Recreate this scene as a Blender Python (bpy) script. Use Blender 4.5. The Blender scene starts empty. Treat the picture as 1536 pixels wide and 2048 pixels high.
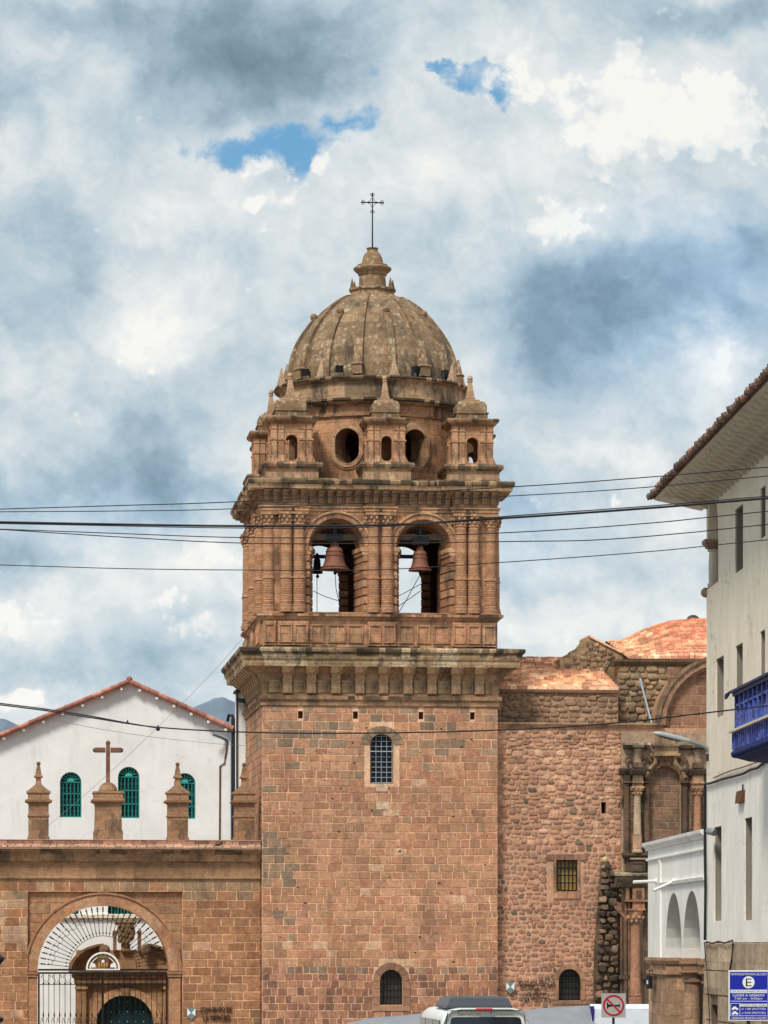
import bpy, bmesh, math, random
from mathutils import Vector, Matrix
from mathutils.geometry import tessellate_polygon
random.seed(11)
SC = bpy.context.scene
COL = SC.collection
PI = math.pi
R = math.radians
FOC = 7100.0            # focal length in photograph pixels
HOR, CX, CAMZ = 1890.0, 768.0, 3.5

# ------------------------------------------------------------------ camera
cam = bpy.data.cameras.new("camera")
cam.sensor_fit = 'VERTICAL'
cam.sensor_height = 36.0
cam.lens = FOC * 36.0 / 2048.0
cam.shift_y = (HOR - 1024.0) / 2048.0
cam.clip_start = 0.5
cam.clip_end = 30000
camo = bpy.data.objects.new("camera", cam)
camo.location = (0, 0, CAMZ)
camo.rotation_euler = (R(90), 0, 0)
COL.objects.link(camo)
SC.camera = camo

# ------------------------------------------------------------------ light
SC.view_settings.view_transform = 'Standard'
SC.view_settings.look = 'None'
SC.view_settings.gamma = 1.0
SC.view_settings.exposure = 0.62
SUN_AZ, SUN_EL = R(-27), R(50)      # sun stands behind and left of the camera
sd = Vector((math.sin(SUN_AZ) * math.cos(SUN_EL), -math.cos(SUN_AZ) * math.cos(SUN_EL), math.sin(SUN_EL)))
sl = bpy.data.lights.new("sun", 'SUN')
sl.energy = 2.1
sl.angle = R(13)
sl.color = (1.0, 0.93, 0.82)
so = bpy.data.objects.new("sun", sl)
so.rotation_euler = sd.to_track_quat('Z', 'Y').to_euler()
so.location = (0, 0, 60)
COL.objects.link(so)
SC.cycles.max_bounces = 6
SC.cycles.diffuse_bounces = 3
SC.cycles.use_denoising = True


def lin(*c):
    if len(c) == 1:
        c = c[0]
    return tuple(((x / 255.0) / 12.92 if x / 255.0 <= 0.04045 else ((x / 255.0 + 0.055) / 1.055) ** 2.4) for x in c)


class NT:
    """little helper to wire shader nodes"""
    def __init__(s, tree):
        s.t = tree
        s.n = tree.nodes
        s.l = tree.links

    def new(s, kind, **kw):
        nd = s.n.new(kind)
        for k, v in kw.items():
            setattr(nd, k, v)
        return nd

    def put(s, sock, val):
        if isinstance(val, bpy.types.NodeSocket):
            s.l.new(val, sock)
        elif val is not None:
            sock.default_value = val

    def math(s, op, a, b=None, c=None, clamp=False):
        nd = s.new('ShaderNodeMath', operation=op, use_clamp=clamp)
        for i, x in enumerate((a, b, c)):
            s.put(nd.inputs[i], x)
        return nd.outputs[0]

    def vmath(s, op, a, b=None, c=None):
        nd = s.new('ShaderNodeVectorMath', operation=op)
        for i, x in enumerate((a, b, c)):
            if x is not None:
                s.put(nd.inputs[i], x)
        return nd.outputs['Value' if op in ('LENGTH', 'DOT_PRODUCT') else 'Vector']

    def noise(s, vec, scale, detail=4, rough=0.55, dist=0.0, out='Fac'):
        nd = s.new('ShaderNodeTexNoise')
        s.put(nd.inputs['Vector'], vec)
        nd.inputs['Scale'].default_value = scale
        nd.inputs['Detail'].default_value = detail
        nd.inputs['Roughness'].default_value = rough
        nd.inputs['Distortion'].default_value = dist
        return nd.outputs[out]

    def mapr(s, v, a, b, c=0.0, d=1.0, smooth=False):
        nd = s.new('ShaderNodeMapRange')
        nd.interpolation_type = 'SMOOTHSTEP' if smooth else 'LINEAR'
        s.put(nd.inputs[0], v)
        for i, x in enumerate((a, b, c, d)):
            nd.inputs[i + 1].default_value = x
        return nd.outputs[0]

    def mix(s, fac, a, b, blend='MIX'):
        nd = s.new('ShaderNodeMix', data_type='RGBA', blend_type=blend)
        s.put(nd.inputs[0], fac)
        for i, x in ((6, a), (7, b)):
            if isinstance(x, tuple):
                x = (x[0], x[1], x[2], 1.0)
            s.put(nd.inputs[i], x)
        return nd.outputs[2]

    def ramp(s, fac, stops):
        nd = s.new('ShaderNodeValToRGB')
        e = nd.color_ramp.elements
        while len(e) < len(stops):
            e.new(0.5)
        for i, (p, c) in enumerate(stops):
            e[i].position = p
            e[i].color = (c[0], c[1], c[2], 1)
        s.put(nd.inputs[0], fac)
        return nd.outputs[0]


# ------------------------------------------------------------------ sky
W_ = bpy.data.worlds.new("World")
SC.world = W_
W_.use_nodes = True
wt = NT(W_.node_tree)
wt.n.clear()
tc = wt.new('ShaderNodeTexCoord').outputs['Generated']
nrm = wt.vmath('NORMALIZE', tc)
sep = wt.new('ShaderNodeSeparateXYZ')
wt.l.new(nrm, sep.inputs[0])
ay = wt.math('MAXIMUM', wt.math('ABSOLUTE', sep.outputs[1]), 0.06)
K = FOC / 1000.0
qx = wt.math('MULTIPLY_ADD', wt.math('DIVIDE', sep.outputs[0], ay), K, CX / 1000)
qy = wt.math('MULTIPLY_ADD', wt.math('DIVIDE', sep.outputs[2], ay), -K, HOR / 1000)
cmb = wt.new('ShaderNodeCombineXYZ')
wt.l.new(qx, cmb.inputs[0])
wt.l.new(qy, cmb.inputs[1])
q = cmb.outputs[0]
w1 = wt.vmath('SUBTRACT', wt.noise(q, 3.2, 3, 0.5, out='Color'), (0.5, 0.5, 0.5))
w2 = wt.vmath('SUBTRACT', wt.noise(q, 11.0, 6, 0.62, out='Color'), (0.5, 0.5, 0.5))
w3 = wt.vmath('SUBTRACT', wt.noise(q, 40.0, 5, 0.6, out='Color'), (0.5, 0.5, 0.5))
qw = wt.vmath('MULTIPLY_ADD', w1, (0.22, 0.17, 0), q)
qw = wt.vmath('MULTIPLY_ADD', w2, (0.14, 0.11, 0), qw)
qw = wt.vmath('MULTIPLY_ADD', w3, (0.030, 0.026, 0), qw)


def blobs(lst, vec, start=0.0):
    acc = None
    for (x, y, rx, ry, a) in lst:
        d = wt.vmath('LENGTH', wt.vmath('MULTIPLY_ADD', vec, (1 / rx, 1 / ry, 0), (-x / rx, -y / ry, 0)))
        m = wt.mapr(d, 0.0, 1.6, a, 0.0, True)
        acc = m if acc is None else wt.math('ADD', acc, m)
    return acc


soft = blobs([
    (.47, .10, .26, .16, -.52), (.62, .14, .12, .09, -.18), (.00, .19, .13, .07, -.26), (1.28, .58, .30, .12, -.50),
    (1.12, .70, .16, .12, -.26), (1.48, .48, .10, .08, -.2),
    (.31, .87, .13, .12, -.34), (.12, .98, .28, .06, -.30), (.05, .60, .12, .09, -.26), (.12, .46, .16, .10, -.20),
    (1.46, .01, .16, .045, -.34), (1.10, .02, .3, .05, -.12), (.88, .56, .09, .16, -.12), (.2, 1.33, .28, .06, -.22),
    (.05, 1.10, .16, .04, -.25), (1.10, 1.02, .16, .09, -.24), (1.35, .88, .12, .05, -.1), (.72, .03, .12, .05, -.12),
    (.43, 1.01, .14, .05, -.25), (.2, .03, .2, .05, -.15), (1.1, 1.16, .2, .03, -.14),
    (.28, .71, .15, .07, .16), (.42, .64, .14, .10, .12), (.90, .33, .20, .12, .12), (.36, 1.15, .22, .06, .22),
    (.03, 1.21, .1, .07, .22), (1.42, .74, .07, .08, .3), (1.22, .92, .14, .05, .16), (1.25, 1.08, .2, .06, .12),
    (1.2, 1.24, .3, .07, .22), (.35, .42, .14, .09, .14), (1.0, .07, .1, .05, .1), (.1, .34, .15, .06, .06)], qw)
puff = blobs([
    (1.34, .19, .24, .10, .62), (1.20, .25, .14, .09, .42), (1.46, .27, .10, .07, .35), (1.24, .10, .05, .05, .4),
    (1.12, .435, .075, .045, .60), (1.20, .36, .11, .06, .28), (.55, .40, .075, .04, .62), (.63, .34, .06, .035, .5),
    (.50, .325, .06, .03, .5), (.40, 1.275, .06, .04, .55), (.46, 1.31, .05, .05, .3), (.03, 1.385, .08, .035, .62),
    (.30, 1.19, .12, .04, .4), (.44, 1.13, .07, .04, .42), (.03, 1.22, .07, .05, .35), (1.27, 1.0, .06, .02, .45),
    (1.43, .73, .06, .05, .4), (.30, .72, .1, .035, .28), (1.00, .17, .11, .07, .3)], qw)
gap = blobs([
    (.50, .287, .125, .036, 1.0), (.60, .305, .050, .040, 1.0), (.685, .255, .055, .030, .95), (.59, .345, .025, .03, .8),
    (.935, .163, .050, .024, .9), (1.015, .185, .042, .032, .95), (.74, .165, .025, .018, .5), (.88, .15, .03, .012, .5)], qw)
f1 = wt.noise(q, 5.0, 9, 0.60, 0.25)
f2 = wt.noise(wt.vmath('MULTIPLY', qw, (1.0, 1.25, 1.0)), 9.0, 9, 0.62)
vo1 = wt.new('ShaderNodeTexVoronoi', feature='F1')
vo1.inputs['Scale'].default_value = 17.0
wt.l.new(wt.vmath('MULTIPLY_ADD', w3, (0.03, 0.03, 0), q), vo1.inputs['Vector'])
vo2 = wt.new('ShaderNodeTexVoronoi', feature='F1')
vo2.inputs['Scale'].default_value = 42.0
wt.l.new(wt.vmath('MULTIPLY_ADD', w3, (0.02, 0.02, 0), q), vo2.inputs['Vector'])
billow = wt.math('MULTIPLY_ADD', vo2.outputs['Distance'], -0.45, wt.math('MULTIPLY_ADD', vo1.outputs['Distance'], -0.9, 0.62))
bright = wt.math('MULTIPLY_ADD', soft, 0.90, 0.645)
bright = wt.math('MULTIPLY_ADD', wt.math('SUBTRACT', f1, 0.5), 0.72, bright)
bright = wt.math('MULTIPLY_ADD', wt.math('SUBTRACT', f2, 0.5), 0.20, bright)
qr = wt.vmath('ADD', qw, (0.016, -0.020, 0.0))
r0 = wt.noise(qw, 6.5, 10, 0.60)
r1 = wt.noise(qr, 6.5, 10, 0.60)
s0 = wt.noise(qw, 2.6, 4, 0.55)
s1 = wt.noise(wt.vmath('ADD', qw, (0.05, -0.06, 0.0)), 2.6, 4, 0.55)
relief = wt.math('ADD', wt.math('MULTIPLY', wt.math('SUBTRACT', r0, r1), 0.40), wt.math('MULTIPLY', wt.math('SUBTRACT', s0, s1), 0.50))
bright = wt.math('ADD', bright, relief)
edge = wt.math('MULTIPLY_ADD', wt.math('SUBTRACT', r0, 0.5), 1.5, wt.math('MULTIPLY_ADD', billow, 0.55, puff))
crisp = wt.mapr(edge, 0.26, 0.48, 0, 1, True)
bright = wt.math('MULTIPLY_ADD', crisp, wt.math('ADD', wt.math('MULTIPLY_ADD', billow, 0.16, 0.19), wt.math('MULTIPLY', relief, 0.7)), bright)
bright = wt.math('MULTIPLY_ADD', puff, 0.16, bright, clamp=True)
cloud = wt.ramp(bright, [(0.0, lin(116, 138, 152)), (0.22, lin(146, 169, 184)), (0.42, lin(178, 199, 211)), (0.60, lin(209, 221, 226)),
                         (0.76, lin(234, 238, 238)), (0.93, lin(255, 254, 248))])
bl = blobs([(1.30, .62, .26, .20, 1.0), (1.48, .55, .12, .14, .6), (.22, 1.02, .3, .06, .5), (1.05, 1.05, .15, .1, .5)], qw)
cloud = wt.mix(wt.math('MULTIPLY', bl, 0.55, clamp=True), cloud, wt.mix(1.0, cloud, (0.80, 0.96, 1.18), 'MULTIPLY'))
g = wt.mapr(wt.math('MULTIPLY_ADD', billow, -0.6, wt.math('MULTIPLY_ADD', wt.math('SUBTRACT', f2, 0.5), 1.9, gap)), 0.20, 1.05, 0, 1, True)
g = wt.math('MULTIPLY', g, wt.mapr(gap, 0.12, 0.42, 0, 1, True))
nish = wt.new('ShaderNodeTexSky', sky_type='NISHITA', sun_disc=False)
nish.sun_elevation = SUN_EL
nish.sun_rotation = SUN_AZ + PI
nish.altitude = 3400
nish.air_density = 1.0
clear = wt.vmath('SCALE', nish.outputs[0])
clear.node.inputs['Scale'].default_value = 0.10
blue = wt.mix(0.85, clear, lin(104, 172, 218))
EXP = 2 ** SC.view_settings.exposure
final = wt.mix(wt.math('MULTIPLY', g, 0.93), cloud, blue)
final = wt.vmath('SCALE', final)
final.node.inputs['Scale'].default_value = 1.0
mixn = wt.mix(0.06, final, clear)
bg = wt.new('ShaderNodeBackground')
wt.l.new(mixn, bg.inputs[0])
bg.inputs[1].default_value = 0.98 / EXP
W_.cycles.sampling_method = 'MANUAL'
W_.cycles.sample_map_resolution = 256
out = wt.new('ShaderNodeOutputWorld')
wt.l.new(bg.outputs[0], out.inputs[0])


# ------------------------------------------------------------------ materials
def material(name):
    m = bpy.data.materials.new(name)
    m.use_nodes = True
    t = NT(m.node_tree)
    b = t.n['Principled BSDF']
    return m, t, b


def plain(name, rgb, rough=0.6, metal=0.0, var=0.12, nscale=6.0, bump=0.0, spec=0.3):
    m, t, b = material(name)
    oc = t.new('ShaderNodeTexCoord').outputs['Object']
    n = t.noise(oc, nscale, 5, 0.6)
    f = t.mapr(n, 0.25, 0.75, 1 - var, 1 + var)
    sc = t.vmath('SCALE', tuple(rgb))
    t.put(sc.node.inputs['Scale'], f)
    t.put(b.inputs['Base Color'], sc)
    b.inputs['Roughness'].default_value = rough
    b.inputs['Metallic'].default_value = metal
    b.inputs['Specular IOR Level'].default_value = spec
    if bump:
        bp = t.new('ShaderNodeBump')
        bp.inputs['Strength'].default_value = bump
        bp.inputs['Distance'].default_value = 0.02
        t.put(bp.inputs['Height'], t.noise(oc, nscale * 3, 6, 0.65))
        t.put(b.inputs['Normal'], bp.outputs[0])
    return m


def stone(name, stain=0.35, dark=(0.055, 0.048, 0.040), joints=None, lichen=0.0, bump=0.5, big=0.22, streak=1.0, top_moss=0.0, jmul=0.72, sat=0.885, val=1.22):
    """stone: the face colour 'Col' carries each block's own colour; noise adds weathering"""
    m, t, b = material(name)
    oc = t.new('ShaderNodeTexCoord').outputs['Object']
    at = t.new('ShaderNodeAttribute', attribute_name='Col').outputs['Color']
    n1 = t.noise(oc, 0.55, 4, 0.6)
    n2 = t.noise(oc, 6.0, 6, 0.65)
    n3 = t.noise(oc, 24.0, 4, 0.6)
    hs = t.new('ShaderNodeHueSaturation')
    hs.inputs['Saturation'].default_value = sat
    hs.inputs['Value'].default_value = val
    t.l.new(t.mix(1.0, at, (1.0, 1.01, 0.90), 'MULTIPLY'), hs.inputs['Color'])
    c = hs.outputs[0]
    for n, a in ((n1, big), (n2, 0.26), (n3, 0.22)):
        k = t.vmath('SCALE', c)
        t.put(k.node.inputs['Scale'], t.mapr(n, 0.28, 0.72, 1 - a, 1 + a))
        c = k
    c = t.mix(t.mapr(t.noise(oc, 1.7, 5, 0.6), 0.5, 0.72, 0, 0.35), c, t.mix(1.0, c, (1.18, 0.98, 0.78), 'MULTIPLY'))
    if joints:
        bw, bh = joints
        sp = t.new('ShaderNodeSeparateXYZ')
        t.l.new(oc, sp.inputs[0])
        cm = t.new('ShaderNodeCombineXYZ')
        t.put(cm.inputs[0], t.math('ADD', sp.outputs[0], sp.outputs[1]))
        t.put(cm.inputs[1], sp.outputs[2])
        wv = t.vmath('MULTIPLY_ADD', t.vmath('SUBTRACT', t.noise(oc, 2.0, 2, out='Color'), (0.5, 0.5, 0.5)), (0.05, 0.05, 0.05), cm.outputs[0])
        br = t.new('ShaderNodeTexBrick')
        t.put(br.inputs['Vector'], wv)
        br.inputs['Color1'].default_value = (0.70, 0.70, 0.70, 1)
        br.inputs['Color2'].default_value = (1.22, 1.20, 1.17, 1)
        br.inputs['Mortar'].default_value = (jmul, jmul, jmul, 1)
        br.inputs['Scale'].default_value = 1.0
        br.inputs['Mortar Size'].default_value = 0.012
        br.inputs['Brick Width'].default_value = bw
        br.inputs['Row Height'].default_value = bh
        c = t.mix(0.8, c, t.mix(1.0, c, br.outputs[0], 'MULTIPLY'))
    if lichen:
        vo = t.new('ShaderNodeTexVoronoi')
        vo.inputs['Scale'].default_value = 5.5
        t.put(vo.inputs['Vector'], t.vmath('MULTIPLY_ADD', t.noise(oc, 9, 3, out='Color'), (0.25, 0.25, 0.25), oc))
        lf = t.math('MULTIPLY', t.mapr(vo.outputs['Distance'], 0.18, 0.48, 1, 0, True), t.mapr(t.noise(oc, 1.6, 5, 0.65), 0.42, 0.60, 0, lichen))
        c = t.mix(lf, c, (0.50, 0.44, 0.33))
    if stain:
        st = t.vmath('MULTIPLY', oc, (1.0, 1.0, 1.0 / (1 + streak)))
        sn = t.mapr(t.noise(st, 1.5, 8, 0.68), 0.49, 0.64, 0, stain, True)
        c = t.mix(sn, c, dark)
        sn2 = t.mapr(t.noise(oc, 7.0, 6, 0.66), 0.55, 0.67, 0, stain * 0.8, True)
        c = t.mix(sn2, c, dark)
    if top_moss:
        ge = t.new('ShaderNodeNewGeometry').outputs['Normal']
        s2 = t.new('ShaderNodeSeparateXYZ')
        t.l.new(ge, s2.inputs[0])
        mf = t.math('MULTIPLY', t.mapr(s2.outputs[2], 0.25, 0.8, 0, 1, True), t.mapr(t.noise(oc, 3.0, 5), 0.35, 0.6, 0, top_moss))
        c = t.mix(mf, c, (0.045, 0.042, 0.034))
    t.put(b.inputs['Base Color'], c)
    b.inputs['Roughness'].default_value = 0.92
    b.inputs['Specular IOR Level'].default_value = 0.15
    bp = t.new('ShaderNodeBump')
    bp.inputs['Strength'].default_value = bump
    bp.inputs['Distance'].default_value = 0.03
    h = t.math('ADD', t.math('MULTIPLY', n2, 0.6), t.math('MULTIPLY', n3, 0.4))
    t.put(bp.inputs['Height'], h)
    t.put(b.inputs['Normal'], bp.outputs[0])
    return m


def plaster(name, rgb, dirt=0.3, dirtcol=(0.30, 0.27, 0.22), cracks=0.0, dscale=1.0):
    m, t, b = material(name)
    oc = t.new('ShaderNodeTexCoord').outputs['Object']
    sc = t.vmath('SCALE', tuple(rgb))
    t.put(sc.node.inputs['Scale'], t.mapr(t.noise(oc, 0.8, 5, 0.6), 0.3, 0.7, 0.90, 1.06))
    st = t.vmath('MULTIPLY', oc, (2.2, 2.2, 0.35))
    dn = t.mapr(t.noise(st, 1.2 * dscale, 7, 0.7), 0.50, 0.75, 0, dirt, True)
    c = t.mix(dn, sc, dirtcol)
    d2 = t.mapr(t.noise(oc, 7.0 * dscale, 6, 0.7), 0.60, 0.75, 0, dirt * 0.8, True)
    c = t.mix(d2, c, dirtcol)
    if cracks:
        vo = t.new('ShaderNodeTexVoronoi', feature='DISTANCE_TO_EDGE')
        vo.inputs['Scale'].default_value = 0.45
        t.put(vo.inputs['Vector'], t.vmath('MULTIPLY_ADD', t.noise(oc, 1.5, 5, out='Color'), (1.6, 1.6, 1.6), oc))
        cf = t.math('MULTIPLY', t.mapr(vo.outputs['Distance'], 0.0, 0.016, cracks, 0), t.mapr(t.noise(oc, 0.5, 2), 0.48, 0.58, 0, 1))
        c = t.mix(cf, c, (0.16, 0.13, 0.10))
    t.put(b.inputs['Base Color'], c)
    b.inputs['Roughness'].default_value = 0.9
    b.inputs['Specular IOR Level'].default_value = 0.2
    bp = t.new('ShaderNodeBump')
    bp.inputs['Strength'].default_value = 0.25
    bp.inputs['Distance'].default_value = 0.02
    t.put(bp.inputs['Height'], t.noise(oc, 5.0, 6, 0.6))
    t.put(b.inputs['Normal'], bp.outputs[0])
    return m


def glass(name, rgb=(0.02, 0.025, 0.03), rough=0.12):
    m, t, b = material(name)
    oc = t.new('ShaderNodeTexCoord').outputs['Object']
    sc = t.vmath('SCALE', tuple(rgb))
    t.put(sc.node.inputs['Scale'], t.mapr(t.noise(oc, 2.5, 4), 0.3, 0.7, 0.6, 1.5))
    t.put(b.inputs['Base Color'], sc)
    b.inputs['Roughness'].default_value = rough
    b.inputs['Specular IOR Level'].default_value = 0.5
    return m


M = {
    'ashlar': stone('ashlar_stone', stain=0.26, big=0.20, bump=0.7, streak=3.0, val=1.20),
    'wall_stone': stone('brown_wall_stone', stain=0.30, big=0.2, bump=0.5),
    'carved': stone('carved_stone', val=1.16, stain=0.58, jmul=0.60, joints=(0.55, 0.33), bump=0.6, top_moss=0.5),
    'shaft': stone('column_stone', stain=0.30, bump=0.5, joints=(2.0, 0.085), jmul=0.66),
    'weathered': stone('weathered_stone', stain=0.85, joints=(0.7, 0.4), bump=0.7, top_moss=0.9, streak=2.0),
    'dome': stone('dome_stone', stain=0.72, lichen=0.9, joints=(0.9, 0.30), bump=0.8, streak=2.5, jmul=0.74, val=0.96, sat=0.90),
    'rubble': stone('rubble_stone', val=1.24, sat=0.86, stain=0.26, bump=0.6, big=0.15),
    'mortar': stone('mortar', stain=0.15, bump=0.8, big=0.15),
    'dark_stone': stone('blackened_stone', stain=0.80, bump=0.9, joints=(0.8, 0.35)),
    'tile': stone('clay_tile', stain=0.25, bump=0.4, val=1.6, sat=0.78, dark=(0.10, 0.06, 0.045)),
    'white': plaster('white_plaster', (0.86, 0.87, 0.88), 0.38, (0.50, 0.49, 0.47), cracks=0.14),
    'cream': plaster('cream_plaster', (0.83, 0.75, 0.61), 0.55, (0.33, 0.27, 0.20), cracks=0.6, dscale=2.0),
    'offwhite': plaster('off_white_plaster', (0.88, 0.84, 0.77), 0.34, (0.34, 0.31, 0.27), cracks=0.45),
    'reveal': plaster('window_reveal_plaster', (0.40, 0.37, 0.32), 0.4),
    'arcade': plaster('arcade_plaster', (0.83, 0.82, 0.78), 0.36, (0.36, 0.36, 0.34)),
    'ochre': plaster('ochre_plaster', (0.50, 0.27, 0.07), 0.3),
    'soffit': plaster('soffit_plaster', (0.66, 0.59, 0.48), 0.5, (0.24, 0.19, 0.14)),
    'jamb': plaster('shaded_jamb', (0.25, 0.225, 0.19), 0.3),  # dark tone stands in for shade inside the deep window openings
    'iron': plain('black_iron', (0.012, 0.012, 0.014), 0.55, 0.3, 0.3),
    'darkmetal': plain('dark_grey_metal', (0.030, 0.033, 0.038), 0.5, 0.4, 0.2),
    'greymetal': plain('grey_metal', (0.26, 0.29, 0.32), 0.45, 0.5, 0.15),
    'cable': plain('black_cable', (0.010, 0.010, 0.013), 0.6),
    'thincable': plain('grey_cable', (0.20, 0.21, 0.23), 0.6),
    'bronze': plain('red_brown_bronze', (0.22, 0.095, 0.065), 0.65, 0.25, 0.3, 5.0, 0.3),
    'blackbell': plain('dark_bronze', (0.012, 0.013, 0.016), 0.5, 0.4, 0.3),
    'bluemetal': plain('blue_painted_steel', (0.012, 0.016, 0.15), 0.5),
    'bluewood': None,
    'bluedark': plain('dark_blue_wood', (0.006, 0.012, 0.085), 0.55, 0, 0.4, 8.0, 0.4),
    'wood': plain('old_wood', (0.16, 0.12, 0.08), 0.8, 0, 0.3, 9.0, 0.4),
    'redwood': plain('red_brown_wood', (0.145, 0.052, 0.035), 0.7, 0, 0.3, 6.0, 0.3),
    'greenwood': plain('green_painted_wood', (0.014, 0.19, 0.17), 0.55, 0, 0.3, 7.0, 0.2),
    'greenlight': plain('light_green_wood', (0.06, 0.46, 0.41), 0.55, 0, 0.2, 7.0, 0.2),
    'greendark': plain('dark_green_wood', (0.004, 0.034, 0.040), 0.5, 0, 0.35, 5.0, 0.2),
    'glass': glass('dark_window_glass', (0.006, 0.009, 0.022)),
    'glass2': glass('leaded_glass', (0.042, 0.042, 0.040), 0.3),
    'yellowpane': plain('yellow_pane', (0.42, 0.30, 0.09), 0.4, 0, 0.3, 4.0),
    'lattice': plain('pale_lattice', (0.33, 0.40, 0.47), 0.5),
    'vanpaint': plain('silver_white_paint', (0.86, 0.90, 0.89), 0.25, 0.0, 0.05, 2.0, 0, 0.5),
    'vanglass': glass('van_glass', (0.012, 0.022, 0.032), 0.06),
    'pod': plain('dark_grey_plastic', (0.055, 0.065, 0.085), 0.35, 0, 0.15, 3.0, 0, 0.5),
    'redlamp': plain('red_lamp_lens', (0.62, 0.03, 0.05), 0.3, 0, 0.1),
    'bronzeink': plain('brown_gold_lettering', (0.17, 0.13, 0.05), 0.5),
    'canvas': plain('grey_canvas', (0.24, 0.255, 0.285), 0.85, 0, 0.12, 3.0, 0.2),
    'whitecanvas': plain('white_canvas', (0.66, 0.74, 0.83), 0.85, 0, 0.08, 3.0, 0.2),
    'signgrey': plain('silver_sign_face', (0.40, 0.40, 0.39), 0.45, 0.0, 0.08),
    'signblue': plain('blue_sign_face', (0.010, 0.022, 0.36), 0.4, 0, 0.06),
    'signwhite': plain('white_sign_paint', (0.78, 0.82, 0.84), 0.45, 0, 0.04),
    'signred': plain('red_sign_paint', (0.42, 0.012, 0.030), 0.45, 0, 0.08),
    'signblack': plain('black_sign_paint', (0.012, 0.012, 0.014), 0.9),
    'signtealgrey': plain('grey_blue_sign_paint', (0.16, 0.22, 0.23), 0.5),
    'paving': plain('stone_paving', (0.30, 0.27, 0.24), 0.9, 0, 0.2, 2.0, 0.4),
    'asphalt': plain('asphalt', (0.055, 0.055, 0.057), 0.9, 0, 0.2, 4.0, 0.4),
    'rock': plain('haze_blue_mountain', (0.16, 0.215, 0.28), 0.95, 0, 0.3, 0.02),  # blue of distant haze is put into the base colour
    'lamphead': plain('pale_lamp_head', (0.40, 0.43, 0.45), 0.4, 0.2, 0.1),
    'cloth': plain('white_frame_paint', (0.80, 0.80, 0.78), 0.6, 0, 0.05),
    'gold': plain('yellow_paint', (0.50, 0.33, 0.06), 0.5, 0, 0.1),
    'brownbox': plain('rusty_brown_metal', (0.13, 0.055, 0.022), 0.7, 0.1, 0.35, 8.0, 0.2),
    'concrete': stone('concrete', stain=0.3, joints=(1.2, 0.62), bump=0.4),
}

m, t, b = material('blue_painted_wood')
oc = t.new('ShaderNodeTexCoord').outputs['Object']
c = t.ramp(t.noise(oc, 3.2, 6, 0.7), [(0.38, (0.012, 0.02, 0.14)), (0.46, (0.025, 0.06, 0.38)), (0.54, (0.09, 0.16, 0.58)), (0.62, (0.13, 0.10, 0.17))])
c = t.mix(t.mapr(t.noise(oc, 9.0, 5, 0.7), 0.50, 0.60, 0, 0.75, True), c, (0.075, 0.05, 0.075))
t.put(b.inputs['Base Color'], c)
b.inputs['Roughness'].default_value = 0.65
M['bluewood'] = m

# stone colours (linear), one is picked per block
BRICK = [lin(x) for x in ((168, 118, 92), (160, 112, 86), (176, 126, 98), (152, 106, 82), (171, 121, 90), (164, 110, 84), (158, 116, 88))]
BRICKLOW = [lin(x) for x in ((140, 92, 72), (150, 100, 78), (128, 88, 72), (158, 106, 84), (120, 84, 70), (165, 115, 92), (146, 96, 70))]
GREYS = [lin(x) for x in ((140, 112, 93), (130, 107, 92), (147, 118, 98), (122, 101, 88))]
WALLB = [lin(x) for x in ((150, 102, 70), (142, 96, 64), (158, 108, 74), (136, 90, 62), (152, 106, 76))]
RUB = [lin(x) for x in ((168, 120, 94), (156, 108, 84), (178, 132, 104), (146, 100, 78), (164, 114, 86), (186, 142, 114), (150, 108, 88))]
RUBD = [lin(x) for x in ((112, 92, 80), (100, 86, 78), (124, 98, 84))]
GOLD = lin(172, 124, 92)
PALE = lin(182, 138, 106)
GREYB = lin(138, 120, 98)
DOMEC = lin(144, 118, 94)
MORT = lin(206, 162, 132)


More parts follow.
